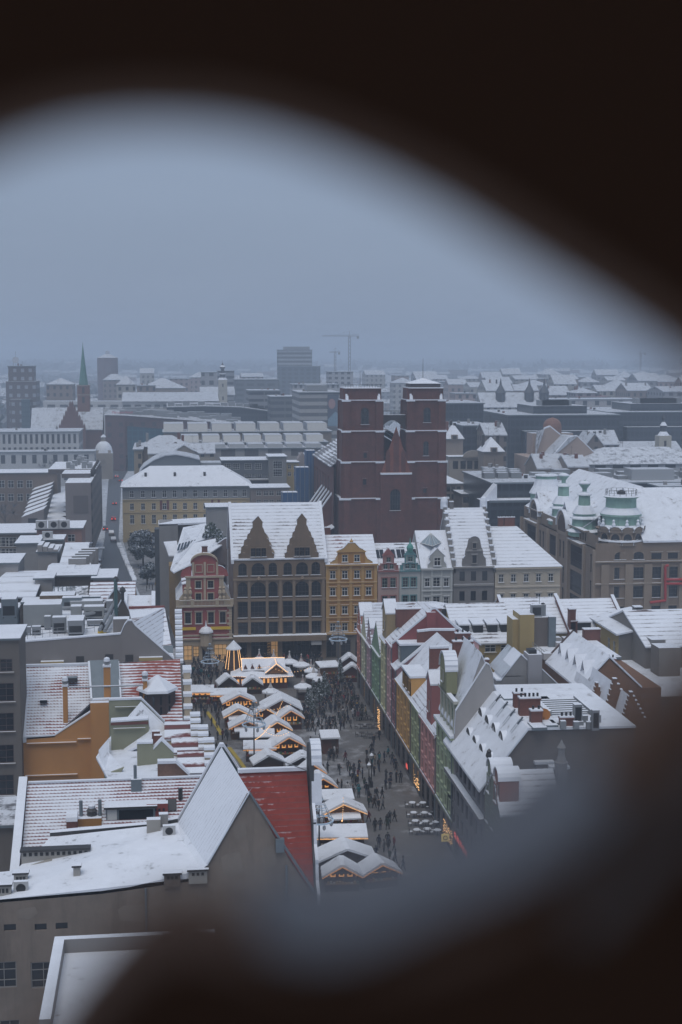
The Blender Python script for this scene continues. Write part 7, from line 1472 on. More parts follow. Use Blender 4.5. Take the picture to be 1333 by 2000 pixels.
# high-rise and cranes
HR = winwall('pale_high_rise', (.30, .32, .34), (.06, .07, .085), 60, 4.0, .999, .5, .2)
t, x0, x1, zt = far('high_rise', 'tall pale high-rise with balcony bands fading into the haze', 'tower', 545, 610, 684, 1400, 24, HR); mb = MB(t); mb.box(x0 + 6, x1 - 2, 1404, 1420, zt + .5, zt + 3.5, METAL, FSN); mb.obj('plant_room')
far('office_block', 'wide glassy base block around the foot of the high-rise', 'building', 548, 626, 716, 1380, 30, winwall('far_glass', (.10, .12, .14), (.05, .06, .07), 6, 4, .6, .6))
def crane(px, pt, pb, ja, jb, Y, lab):
    t = thing('tower_crane', lab, 'crane', (X_(px, Y, pb), Y, 0)); x = X_(px, Y, pt); zt = Z_(pt, Y, px); cm = plain('crane_grey', (.20, .20, .20), .5); w_ = 1.0
    mb = MB(t)
    for a in (-w_, w_):
        for b in (-w_, w_): mb.tube((x + a, Y + b, 0), (x + a, Y + b, zt - 2), .28, n=4, mat=cm)
    k = 0
    while k * 4 < zt - 4: mb.tube((x - w_, Y - w_, k * 4), (x + w_, Y - w_, k * 4 + 4), .16, n=4, mat=cm); mb.tube((x + w_, Y - w_, k * 4), (x - w_, Y - w_, k * 4 + 4), .16, n=4, mat=cm); k += 1
    mb.obj('mast'); mb = MB(t); xa, xb = X_(ja, Y, pt), X_(jb, Y, pt)
    for dz in (0, 1.6): mb.tube((xa, Y, zt - 2 + dz * .4), (xb, Y, zt - 2 + dz), .24, n=4, mat=cm)
    n_ = 18
    for k in range(n_): a = xa + (xb - xa) * k / n_; b = xa + (xb - xa) * (k + 1) / n_; mb.tube((a, Y, zt - 2), (b, Y, zt - 1), .12, n=4, mat=cm)
    mb.tube((x, Y, zt - 2), (x, Y, zt + 3.5), .3, n=4, mat=cm); mb.tube((x, Y, zt + 3.5), (xa + (x - xa) * .35, Y, zt - 1.6), .1, n=4, mat=cm); mb.tube((x, Y, zt + 3.5), (xb - (xb - x) * .2, Y, zt - .6), .1, n=4, mat=cm)
    mb.box(xb - 2.5, xb - .3, Y - 1, Y + 1, zt - 4.5, zt - 2, cm); mb.obj('jib')
crane(683, 653, 720, 630, 702, 1500, 'taller tower crane with long jib against the grey sky'); crane(655, 685, 712, 644, 665, 1700, 'smaller tower crane beside the taller one, near the horizon')
crane(1252, 688, 705, 1247, 1262, 2300, 'tiny tower crane far off toward the blurred edge')
far('flat_block', 'pale far block just left of the crane', 'building', 643, 690, 727, 1150, 20, winwall('far_pale', (.36, .36, .37), DGL_, 5, 4, .5, .5))
far('flat_block', 'checkered pale flat block behind white church tower', 'building', 394, 424, 728, 1150, 16, winwall('far_check', (.34, .34, .35), DGL_, 7, 7, .5, .5))
far('flat_block', 'banded grey flat block to the right of white church tower', 'building', 426, 458, 725, 1180, 16, winwall('far_band', (.26, .27, .29), DGL_, 70, 5, .99, .45))
far('flat_block', 'low dark office block between church tower and high-rise', 'building', 460, 545, 742, 1100, 30, winwall('far_dark', (.14, .15, .165), (.07, .08, .09), 8, 4, .7, .5))
far('flat_block', 'grey office block stepping down, left of the white striped office', 'building', 487, 548, 764, 860, 30, winwall('far_grey', (.20, .21, .225), DGL_, 60, 4, .99, .4))
far('flat_block', 'dark banded office block right behind the sloping dark glass block', 'building', 530, 586, 776, 800, 30, winwall('far_band_dark', (.13, .14, .15), (.05, .06, .07), 60, 3.6, .99, .5))
far('flat_block', 'long pale colonnaded block with white top in front of the high-rise', 'building', 572, 662, 752, 900, 20, winwall('colonnade', (.40, .40, .41), (.10, .11, .12), 3.4, 20, .5, .75, 0))
# roofs between the church and the office house
MK = wallm('tan_market_wall', (.26, .215, .18), .1, .3)
def multi(name, lab, cat, pa, pb, pt, Y, dep, mat, bays, rise=2.0, sub=None):
    t, x0, x1, zt = far(name, lab, cat, pa, pb, pt, Y, dep, mat); mb = MB(t)
    for k in range(bays):
        a = x0 + (x1 - x0) * k / bays; b = x0 + (x1 - x0) * (k + .82) / bays
        mb.prism([(Y + 1, zt + .5), (Y + 3, zt + .5 + rise), (Y + dep - 1, zt + .5 + rise), (Y + dep, zt + .5)], 'x', a, b, sub or METAL, FSN); mb.mesh([(a, Y + 3, zt + .56 + rise), (b, Y + 3, zt + .56 + rise), (b, Y + dep - 1, zt + .56 + rise), (a, Y + dep - 1, zt + .56 + rise)], [(0, 1, 2, 3)], FSN)
    mb.obj('skylights'); return t
multi('market_hall', 'long tan hall with grey box housings along its roof', 'hall', 320, 648, 845, 600, 22, MK, 7, 3.2)
multi('market_hall', 'long hall with a row of snowy box skylights, nearer than the tan hall', 'hall', 355, 640, 866, 572, 18, GREYW, 7, 2.6)
multi('market_hall', 'low long hall with snowy roof and dark openings under its edge', 'hall', 410, 636, 877, 548, 16, winwall('dark_openings', (.33, .32, .32), (.10, .10, .11), 9, 9, .6, .4, .5), 6, 1.2)
t, x0, x1, zt = rblock('dark grey penthouse block with long terrace railing, in front of the halls', 434, 526, 900, 505, 16, wallm('graphite_cladding', (.10, .11, .125), .08, .2), wins=[(p, q, 2.4, 2.2, 'g') for p in (445, 462, 485, 505) for q in (917, 938)])
mb = MB(t); mb.box(x0, x1, 502.5, 505, zt - 6.8, zt - 6.4, PALE, SNOW)
for k in range(24): x = x0 + (x1 - x0) * k / 23; mb.tube((x, 502.6, zt - 6.4), (x, 502.6, zt - 5.3), .05, n=4, mat=METAL)
mb.tube((x0, 502.6, zt - 5.3), (x1, 502.6, zt - 5.3), .06, n=4, mat=METAL); mb.obj('railing')
t, x0, x1, zt = rblock('grey stair block with two wide dark windows next to penthouse block', 526, 560, 893, 500, 14, wallm('mid_grey_render', (.23, .225, .22)), wins=[(543, 915, 3.2, 2.6, 'g'), (543, 931, 3.2, 2.6, 'g')])
rblock('cream flat house with four windows beside the stair block', 560, 584, 904, 510, 10, YB, wins=[(p, q, 1.2, 1.5, 'cross') for p in (566, 577) for q in (916, 930)])
t = thing('round_gable_house', 'grey house with one curved gable and snow cap beside blue scaffolding', 'house', (X_(594, 515, 900), 515, 0)); mb = MB(t); x0, x1 = X_(582, 515, 900), X_(600, 515, 900); z = Z_(888, 515, 590); mb.prism([(x0, 0), (x0, z - 1.5), (x0 + 1, z), ((x0 + x1) / 2, z + .8), (x1 - 1, z), (x1, z - 1.5), (x1, 0)], 'y', 515, 520, wallm('pinkish_grey', (.30, .26, .25), .1, .3)); mb.box(x1 - 1, X_(622, 515, 890), 520, 540, 0, z - 1, GREYW, FSN); mb.obj('wall')
t = thing('curved_roof_house', 'blue-grey house with one long curved roof edge dusted with snow', 'house', (X_(330, 492, 910), 492, 0)); Y = 492.0; mb = MB(t); q = [D(a, b, Y) for a, b in ((272, 925), (280, 914), (300, 900), (322, 891), (345, 889), (368, 893), (391, 899))]; mb.prism([(q[0][0], 0)] + q + [(q[-1][0], 0)], 'y', Y, Y + 16, wallm('blue_grey_cladding', (.15, .17, .19), .08, .2)); mb.obj('wall'); mb = MB(t)
for a, b in zip(q, q[1:]): mb.mesh([(a[0], Y - .4, a[1] + .05), (b[0], Y - .4, b[1] + .05), (b[0], Y + 16, b[1] + .3), (a[0], Y + 16, a[1] + .3), (a[0], Y - .4, a[1] + .45), (b[0], Y - .4, b[1] + .45), (b[0], Y + 16, b[1] + .6), (a[0], Y + 16, a[1] + .6)], [(0, 1, 5, 4), (4, 5, 6, 7)], FSN)
mb.obj('roof'); mb = MB(t)
mb.box(X_(391, Y, 905), X_(434, Y, 905), Y + 1, Y + 14, 0, Z_(914, Y, 410), wallm('brown_low', (.17, .14, .12)), FSN); mb.box(X_(393, Y, 905), X_(433, Y, 905), Y + 3, Y + 13, Z_(914, Y, 410) + .01, Z_(905, Y, 410), METAL, FSN); mb.obj('annex')
t, x0, x1, zt = far('tenement_house', 'pale tenement with small pediment and long snowy roof behind curved-roof house', 'house', 290, 420, 886, 530, 14, winwall('cream_tenement', (.38, .34, .28), DGL_, 3.5, 3.8, .4, .5), 'x', 3)
mb = MB(t); xm = X_(360, 529, 880); mb.prism([(xm - 5, zt), (xm, zt + 3), (xm + 5, zt)], 'y', 529.2, 531, BE); mb.prism([(xm - 5.4, zt + .1), (xm, zt + 3.3), (xm + 5.4, zt + .1), (xm + 5.4, zt + .4), (xm, zt + 3.7), (xm - 5.4, zt + .4)], 'y', 528.8, 531, SNOW); mb.obj('pediment')
far('tenement_house', 'brown tenement with dark attic and uneven snow at the street corner', 'house', 275, 372, 872, 556, 14, winwall('brown_tenement', (.20, .15, .115), DGL_, 3.3, 3.6, .4, .5), 'hip', 4)
far('tenement_house', 'narrow tan corner house with blue-grey drape on its street wall', 'house', 262, 278, 880, 540, 40, winwall('tan_corner', (.30, .25, .19), DGL_, 3, 3.6, .4, .5))
t = thing('scaffolding', 'blue netted scaffolding against the brick church', 'scaffolding', (X_(585, 470, 940), 470, 0)); BN = wallm('blue_netting', (.025, .10, .24), .3, .3)
for pa, pb, pt, Y in ((598, 616, 880, 470), (578, 604, 913, 462), (552, 582, 962, 448)):
    mb = MB(t); x0, x1 = X_(pa, Y, pt), X_(pb, Y, pt); mb.box(x0, x1, Y, Y + 5, 0, Z_(pt, Y, pa), BN, SNOW); mb.obj('netting'); mb = MB(t)
    for k in range(4): x = x0 + (x1 - x0) * k / 3; mb.tube((x, Y - .15, 0), (x, Y - .15, Z_(pt, Y, pa) + 1), .09, n=4, mat=METAL)
    mb.obj('poles')
# right-hand middle distance
far('glass_block', 'dark blue glass office block just right of the church towers', 'building', 868, 945, 789, 620, 40, DARKGL)
far('glass_block', 'lower dark glass wing in front of the blue glass block', 'building', 905, 962, 833, 560, 30, DARKGL)
far('tenement_house', 'brown tenement with snowy roof between the dark glass blocks', 'house', 948, 990, 850, 545, 18, winwall('brown_grey_ten', (.19, .16, .145), DGL_, 3.2, 3.8, .42, .5), 'x', 4)
for lab, pa, pb, pt, Y, d in (('long black glass office with snow-lined roof decks, biggest of the right-hand glass blocks', 993, 1210, 812, 620, 60), ('black glass office farther to the right, with white roof edge', 1190, 1420, 806, 660, 60)):
    t, x0, x1, zt = far('glass_block', lab, 'building', pa, pb, pt, Y, d, DARKGL); mb = MB(t); mb.box(x0 + (x1 - x0) * .12, x1 - 4, Y - 6, Y - .01, 0, zt - 6.5, DARKGL, FSN); mb.box(x0 + 14, x1 - 12, Y + 10, Y + 40, zt + .5, zt + 4, DARKGL, FSN)
    for k in range(10): x = x0 + 20 + k * (x1 - x0 - 40) / 9; mb.box(x - 2, x + 2, Y + 14, Y + 20, zt + 4, zt + 6.5, METAL, FSN)
    mb.obj('roof_deck')
OW = winwall('ornate_white_wall', (.38, .36, .33), DGL_, 4.4, 5.2, .42, .52)
t, x0, x1, zt = far('ornate_house', 'long pale ornate house with small dark cupolas along its snowy roof', 'building', 942, 1072, 795, 840, 24, OW, 'x', 8)
for px in (978, 1034, 1063): mb = MB(t); x = X_(px, 846, 780); mb.lathe(x, 846, [(3, zt + 3), (3, zt + 8), (3.4, zt + 8.4), (2, zt + 11), (.8, zt + 13), (.2, zt + 17)], 8, plain('dark_onion', (.05, .055, .065), .6)); mb.obj('cupola')
far('apartment_block', 'pale concrete apartment block with balconies and a strip of red roof', 'building', 1072, 1252, 781, 900, 30, winwall('pale_concrete', (.36, .34, .34), DGL_, 8, 5.4, .36, .55))
far('red_roof_block', 'low far block with one dull red roof', 'building', 1128, 1192, 776, 935, 20, PALE, 'flat', rs=plain('dull_red_roof', (.24, .07, .07), .7))
# beige house with huge gables
t = thing('gabled_hall', 'big beige house with broad snowy gables and rows of tiny roof dormers', 'house', (X_(1100, 480, 880), 480, 0)); BG = wallm('pinkish_beige', (.42, .33, .285), .07, .25); Y = 480.0
mb = MB(t); wpoly(mb, [(1078, 925), (1080, 893), (1112, 856), (1128, 853), (1160, 884), (1160, 925)], Y, 1, BG, .5, base_=0); xa, xb = X_(1046, Y, 890), X_(1160, Y, 890); mb.box(xa, xb, Y + 1, Y + 30, 0, Z_(897, Y, 1100), BG)
wpoly(mb, [(1046, 893), (1062, 845), (1064, 838), (1075, 834), (1095, 850)], Y + 12, 1, BG, .5, base_=0); mb.box(X_(1072, Y, 850), X_(1155, Y, 850), Y + 22, Y + 30, 0, Z_(846, Y + 22, 1110), BG, FSN); mb.box(X_(1102, Y, 850), X_(1113, Y, 850), Y + 16, Y + 22, 0, Z_(833, Y + 16, 1108), BG, FSN); mb.obj('wall')
mb = MB(t); slab(mb, [(1078, 893, Y - .3), (1112, 855, Y - .3), (1128, 851, Y - .3), (1100, 848, Y + 18), (1086, 850, Y + 18), (1052, 884, Y + 18)], FSN); slab(mb, [(1046, 892, Y + 11), (1063, 838, Y + 11), (1048, 842, Y + 24), (1046, 866, Y + 24)], FSN2); mb.obj('roof')
mb = MB(t)
for r_ in range(2):
    for k in range(6): px, py = 1084 + k * 5.4 - r_ * 9, 884 - k * 4.2 + r_ * 8; x, z = D(px, py, Y + 3); mb.box(x - .35, x + .35, Y + .5, Y + 3, z - .5, z + .6, DARKF, SNOW)
mb.obj('roof_dormers')
mb = MB(t); x = X_(1079, Y + 16, 838); z = Z_(846, Y + 16, 1079); mb.lathe(x, Y + 16, [(3.4, z)] + [(3.4 * math.cos(R(a)), z + 2.5 + 3 * math.sin(R(a))) for a in range(0, 81, 20)] + [(.2, z + 5.6)], 12, wallm('copper_brown', (.24, .13, .10), .2, .3)); mb.obj('cupola')
for lab, pa, pb, pt, Y, rise in (('pavilion with pyramid roof, nearer the church tower', 870, 905, 857, 520, 6), ('smaller pavilion with pyramid roof and round window, right of the first', 945, 984, 882, 500, 5)):
    t, x0, x1, zt = far('pavilion', lab, 'building', pa, pb, pt, Y, 9, MK, 'hip', rise, rs=SNOW); mb = MB(t); x = (x0 + x1) / 2; mb.box(x - 1.2, x + 1.2, Y - .9, Y - .02, zt - .2, zt + 1.6, MK, SNOW); mb.box(x - .7, x + .7, Y - .95, Y - .91, zt, zt + 1.2, DARKF); mb.obj('dormer')
t, x0, x1, zt = rblock('low beige wing with arched pediment between the two pavilions', 878, 968, 893, 512, 10, BE, wins=[(p, 916, 2.0, 3.0, 'open') for p in (890, 905, 918, 932, 955)]); mb = MB(t); xm = X_(926, 511, 890); mb.prism([(xm - 4, zt)] + [(xm - 4 * math.cos(R(a)), zt + 2.6 * math.sin(R(a))) for a in range(0, 181, 20)] + [(xm + 4, zt)], 'y', 511, 512, BE); mb.obj('pediment')
rblock('white-roofed brown house by the church foot, seen along its side', 868, 906, 946, 445, 30, wallm('brown_plain', (.21, .175, .145)), wins=[(p, q, 1.3, 1.6, 'open') for p in (876, 886, 896) for q in (960, 975)])
rblock('tan house with parapet rail at the church foot', 903, 944, 966, 432, 24, MK, wins=[(p, 982, 1.3, 1.8, 'open') for p in (909, 917, 926, 935)])
far('stair_block', 'small orange-yellow stair block with flat snowy roof among grey roofs', 'building', 924, 957, 934, 452, 10, wallm('vivid_ochre', (.52, .25, .05), .06, .2)); far('stair_block', 'upper orange-yellow roof hut beside the stair block', 'building', 950, 990, 917, 470, 6, MATS['vivid_ochre'])
# glass building with terraces, long glass hall
t, x0, x1, zt = far('glass_block', 'black glass corner building with snowy roof terrace and railing behind cream corner house', 'building', 962, 1060, 945, 400, 40, DARKGL); mb = MB(t); z = Z_(978, 392, 1000); mb.box(X_(943, 392, 970), X_(1050, 392, 970), 392, 399.9, 0, z, DARKGL, FLATS); mb.box(X_(956, 392, 970), X_(1040, 392, 970), 391.6, 391.9, z - .5, z + .2, ZINC, SNOW); mb.prism([(X_(943, 396, 975), z), (x0, z), (x0, z + 4.5)], 'y', 394, 399, FLATS)
for k in range(9): x = x0 + 2 + k * (x1 - x0 - 4) / 8; mb.box(x - 1.6, x + 1.6, 412 + k % 3 * 6, 416 + k % 3 * 6, zt + .5, zt + 2.2, METAL, FSN)
mb.obj('terrace')
t, x0, x1, zt = far('glass_hall', 'long low glass hall with snow-lined decks behind the big corner store', 'building', 1040, 1420, 945, 430, 34, winwall('teal_dark_glass', (.05, .065, .075), (.022, .03, .038), 1.8, 3.4, .85, .8, rough=.2)); mb = MB(t); mb.box(x0 - 8, x1, 424, 429.9, 0, zt - 5.5, MATS['teal_dark_glass'], FSN)
for k in range(16): x = x0 + 4 + k * (x1 - x0 - 8) / 15; mb.box(x - 2.6, x + 2.6, 440 + k % 2 * 9, 445 + k % 2 * 9, zt + .5, zt + 1.6 + (k % 4) * .5, METAL, FSN)
mb.box(x0 + 34, x0 + 48, 436, 444, zt + .5, zt + 4, plain('silver_duct', (.42, .43, .44), .35, .4), FSN); mb.obj('roof_deck')
far('blue_glass_wing', 'bright blue glass wing at the end of the glass hall', 'building', 1290, 1420, 952, 412, 10, winwall('blue_glass', (.03, .09, .17), (.02, .05, .10), 1.6, 3, .85, .85, rough=.15))
far('skylight_hall', 'wide white-framed hall with slanted glazing and ribbed snowy roof', 'hall', 1130, 1400, 906, 470, 26, winwall('slanted_glazing', (.42, .43, .45), (.05, .06, .07), 6.2, 9, .6, .45, .55), 'hip', 5, rs=snowm('ribbed_far', (.62, .65, .7), (.15, .16, .18), .7))
far('skylight_hall', 'smaller upper tier with ribbed skylights on the white-framed hall', 'hall', 1172, 1300, 890, 484, 12, METAL)
t = thing('white_tower_church', 'small pale church tower with a dark onion top among right-hand roofs', 'church', (X_(1300, 560, 860), 560, 0)); Y = 560.0; x = X_(1300, Y, 860); z = Z_(851, Y, 1300); mb = MB(t); mb.box(x - 2.6, x + 2.6, Y, Y + 5.2, 0, z, WHC, SNOW); mb.box(x - .5, x + .5, Y - .05, Y - .01, z - 5, z - 2, DARKF); mb.obj('tower'); mb = MB(t); mb.lathe(x, Y + 2.6, [(2.6, z), (1.4, z + 1.6, SNOW), (1.2, z + 3), (1.6, z + 4), (.6, z + 5.5, SNOW), (.5, z + 6.4), (.8, z + 7), (0, z + 9.5)], 8, plain('dark_onion', (.05, .055, .065), .6)); mb.obj('onion_cap')
rb = MB(t); gable_roof(rb, X_(1195, Y, 870), X_(1345, Y, 870), Y + 6, Y + 24, Z_(885, Y, 1250), Z_(863, Y + 15, 1250), 'x', FSN, wall=BE); rb.obj('roof')
for lab, pa, pb, pt, Y, rf, rise in (('snowy roof with a grey gable wall left of the small church tower', 1138, 1185, 878, 540, 'y', 6), ('short snowy roof with one dark dormer by the beige gabled house', 1160, 1210, 868, 560, 'x', 5), ('small white-walled roof hut before the beige gabled house', 1110, 1150, 912, 455, 'x', 3), ('tan low house with broken snowy roof under the beige gables', 1050, 1110, 915, 462, 'x', 4)):
    far('tenement_house', lab, 'house', pa, pb, pt, Y, 16, winwall('brown_grey_ten', (.19, .16, .145), DGL_, 3.2, 3.8, .42, .5) if pt < 900 else MK, rf, rise)

# districts fading into the haze: blocks one can still tell apart, then the mass beyond
def in_way(px, Y):
    return (655 < px < 875 and Y < 395) or (20 < px < 70 and Y < 800)
fw = [winwall('hazy_wall_pale', (.38, .36, .33), DGL_, 5, 5, .4, .5), winwall('hazy_wall_grey', (.26, .26, .27), DGL_, 6, 4.5, .5, .45), winwall('hazy_wall_brown', (.22, .17, .145), DGL_, 4.5, 5, .4, .5), winwall('hazy_wall_pink', (.34, .26, .24), DGL_, 5, 5, .4, .5)]
row = ['pale', 'grey', 'brown', 'pinkish']; k = 0
for Y, pt, xs_ in ((980, 766, range(884, 1330, 58)), (1120, 754, range(870, 1340, 52)), (1300, 744, range(760, 1340, 48)), (1550, 735, range(720, 1340, 44)), (700, 790, ()), (1000, 752, (90, 238, 262)), (1350, 742, range(90, 390, 120)), (1500, 733, range(280, 540, 90))):
    for px in xs_:
        k += 1; px += rnd.uniform(-12, 12); w_ = rnd.uniform(30, 56) * (980 / Y) ** .3; m_ = rnd.randrange(4)
        far('far_block', '%s block with a snowy roof in the hazy district' % row[m_], 'building', px, px + w_, pt + rnd.uniform(-4, 6), Y + rnd.uniform(-40, 40), rnd.uniform(14, 34), fw[m_], rnd.choice(['flat', 'x', 'hip', 'x']), rnd.uniform(3, 7), group='%s snow-roofed blocks of the hazy district' % row[m_])
mb = MB()
for i in range(1500):
    Y = 1500 * (1 + 2.6 * rnd.random() ** 1.4); px = rnd.uniform(-150, 1500); x = X_(px, Y, 730); w_ = rnd.uniform(8, 28); d = rnd.uniform(8, 20); h = rnd.uniform(6, 15) + (rnd.random() < .05) * 14
    if px < 600 and rnd.random() < .6: continue
    mb.box(x - w_, x + w_, Y, Y + d, 0, h, fw[rnd.randrange(4)], FSN2)  # dull thin snow paints extra haze fading into these roofs
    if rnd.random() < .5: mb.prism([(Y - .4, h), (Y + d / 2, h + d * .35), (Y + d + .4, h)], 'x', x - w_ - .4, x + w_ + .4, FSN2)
mb.obj('distant_district', kind='stuff')
# woods: tangled clumps of bare and evergreen crowns
WD = [plain('bare_wood_dark', (.055, .052, .055), .9), plain('frosted_twigs', (.16, .17, .185), .9), plain('evergreen_far', (.035, .05, .045), .9)]
def clump(mb, x, y, r, h, n, mats, s0=.5, z0=0):
    for _ in range(n):
        a = rnd.uniform(0, 6.283); q = r * rnd.random() ** .5; z = z0 + h * (.25 + .75 * rnd.random() ** .7) * (1 - .35 * (q / r) ** 2); s = s0 * rnd.uniform(.6, 1.4)
        c = Vector((x + q * math.cos(a), y + q * math.sin(a), z)); u = Vector((rnd.gauss(0, 1), rnd.gauss(0, 1), rnd.gauss(0, 1))).normalized(); w_ = u.orthogonal().normalized()
        mb.face([c + u * s, c + w_ * s * .8, c - u * s, c - w_ * s * .7], mats[rnd.randrange(len(mats))])
mb = MB()
for i in range(1500):
    Y = rnd.uniform(1080, 3800); px = rnd.uniform(-150, 1500)
    if px > 640 and Y < 2500 and rnd.random() < .75: continue
    x = X_(px, Y, 720); clump(mb, x, Y, rnd.uniform(10, 26), rnd.uniform(9, 17), 16, WD, 4.5)
mb.obj('distant_woods', kind='stuff')
mb = MB()
for i in range(260):
    Y = rnd.uniform(4000, 8800); x = X_(rnd.uniform(-200, 1550), Y, 700); r_ = rnd.uniform(60, 160); clump(mb, x, Y, r_, rnd.uniform(14, 26), 26, WD, 22)
mb.obj('horizon_woods', kind='stuff')
# bare street trees and parks between the blocks
def bare_tree(x, y, h, lab, group, full=False, frost=.5):
    t = thing('bare_tree', lab, 'tree', (x, y, 0), group); mb = MB(t); mb.tube((x, y, 0), (x, y, h * .45), h * .025, h * .016, 6, WD[0]); br = []
    for k in range(7):
        a = k * .9 + rnd.random(); p = Vector((x, y, h * (.3 + .04 * k))); q = p + Vector((math.cos(a) * h * .26, math.sin(a) * h * .26, h * (.28 + .1 * rnd.random()))); mb.tube(p, q, h * .011, h * .004, 4, WD[0]); br.append(q)
    mb.obj('trunk'); mb = MB(t)
    for q in br:
        for _ in range(26):
            d = Vector((rnd.gauss(0, 1), rnd.gauss(0, 1), rnd.gauss(.4, .8))).normalized() * h * rnd.uniform(.08, .24); s = h * .007; o = d.orthogonal().normalized() * s
            mb.face([q - o, q + o, q + d + o * .3, q + d - o * .3], WD[0] if rnd.random() > frost else WD[1])
    mb.obj('crown')
for px, py, h in ((150, 905, 14), (95, 915, 13), (60, 905, 14), (120, 900, 13), (25, 1000, 13), (55, 1000, 12), (8, 985, 13), (12, 1012, 12)):
    x, y = G(px, py + 35, 0); bare_tree(x, y, h, 'frosted bare tree in front of the white office' if py < 950 else 'bare tree in dark yard left of the sawtooth terraces', 'bare trees before the white office' if py < 950 else 'bare trees in the yard', frost=.6)
for px, py, h in ((885, 940, 11), (900, 945, 12), (915, 938, 11)):
    x, y = G(px, py + 20, 0); bare_tree(x, y, h, 'frosted bare tree in the gap between church tower and pavilions', 'bare trees beside the church', frost=.7)
# ---------------------------------------------------------------- the Christmas market
def lm(name, col, es): return plain(name, (.6, .35, .15), .5, emit=col, es=es)
STR = lm('amber_light_strip', (1, .36, .07), .45); BULB = lm('warm_bulb_chain', (1, .55, .22), 1.7); BULB2 = lm('stall_bulbs', (1, .5, .18), .7); GLOW = lm('lit_stall_inside', (1, .45, .12), .6); COOL = plain('cold_light_net', (.4, .5, .6), .4, emit=(.5, .7, 1), es=.1)
WOODS = [wallm('red_brown_boards', (.13, .05, .035), .2, .3), wallm('dark_boards', (.085, .05, .035), .2, .3), wallm('honey_boards', (.24, .12, .05), .2, .3)]
GOODS = [plain('goods_red', (.35, .05, .04), .6), plain('goods_gold', (.45, .26, .06), .6), plain('goods_green', (.06, .16, .07), .6), plain('goods_white', (.5, .47, .42), .6)]
STALLROOF = snowm('stall_roof_snow', SNOWC, (.12, .10, .09), .96); FOOT = []; MARKS = []
def stall(px, py, w_, d, h, lab, mark, wood=0, lit=1, porch=False, flat=False, name='market_stall', rz=0.0, goods=True):
    x, y = G(px, py); t = thing(name, lab, 'stall', (x, y, 0), 'wooden stalls of the Christmas market', rz); FOOT.append((x - w_ / 2 - .5, x + w_ / 2 + .5, y - .6, y + d + .4)); MARKS.append((x, y, mark))
    M = WOODS[wood]; mb = MB(t, True); a = w_ / 2; he = h * .66
    mb.box(-a, -a + .1, 0, d, 0, he, M); mb.box(a - .1, a, 0, d, 0, he, M); mb.box(-a + .1, a - .1, d - .1, d, 0, he, M); mb.box(-a + .1, a - .1, .02, .12, 0, .95, M)
    if not flat: mb.prism([(-a, he), (a, he), (0, h - .12)], 'y', .05, .15, M); mb.prism([(-a, he), (a, he), (0, h - .12)], 'y', d - .12, d - .02, M)
    if not lit: mb.box(-a + .1, a - .1, .03, .1, .95, he, M)
    mb.obj('wall')
    rb = MB(t, True); o = .45
    if flat: rb.mesh([(-a - o, -o, he + .1), (a + o, -o, he + .1), (a + o, d + o, he + .5), (-a - o, d + o, he + .5), (-a - o, -o, he - .08), (a + o, -o, he - .08), (a + o, d + o, he + .3), (-a - o, d + o, he + .3)], [(0, 1, 2, 3), (4, 5, 1, 0), (5, 6, 2, 1), (7, 4, 0, 3), (7, 6, 5, 4)], STALLROOF)
    else:
        s = (h - he) / a; rb.prism([(-a - o, he - o * s), (0, h), (a + o, he - o * s), (a + o, he - o * s + .24), (0.25, h + .22), (-.25, h + .22), (-a - o, he - o * s + .24)], 'y', -.55, d + .3, STALLROOF)
    rb.obj('roof')
    cb = MB(t, True); cb.box(-a - .05, a + .05, -.35, .1, .95, 1.05, WOODS[2])
    if goods:
        for k in range(int(w_ / .34)): xx = -a + .2 + k * .34; cb.box(xx, xx + .24, -.25, .02, 1.05, 1.15 + .25 * rnd.random(), GOODS[rnd.randrange(4)])
    cb.obj('counter')
    if lit:
        gb = MB(t, True); gb.box(-a + .15, a - .15, d - .25, d - .12, 1.0, he - .15, GLOW)
        for k in range(int(w_ / .5)): xx = -a + .3 + k * .5; gb.box(xx, xx + .34, d - .6, d - .3, 1.0 + .3 * (k % 2), 1.6 + .5 * rnd.random(), GOODS[rnd.randrange(4)])
        gb.obj('lit_display')
        sb = MB(t, True); s = 0 if flat else (h - he) / a
        pts = [(-a - o + .05, he - o * s - .03), (0, h - .05), (a + o - .05, he - o * s - .03)] if not flat else [(-a - o, he - .12), (a + o, he - .12)]
        for p, q in zip(pts, pts[1:]): sb.tube((p[0], -.6, p[1]), (q[0], -.6, q[1]), .04, n=5, mat=STR if lit == 1 else BULB2)
        sb.obj('light_string')
    if porch:
        pb = MB(t, True); pb.mesh([(-a * .8, -1.3, he * .82), (a * .8, -1.3, he * .82), (a * .8, -.05, he * 1.0), (-a * .8, -.05, he * 1.0), (-a * .8, -1.3, he * .74), (a * .8, -1.3, he * .74)], [(0, 1, 2, 3), (4, 5, 1, 0)], STALLROOF); pb.obj('awning')
    return t
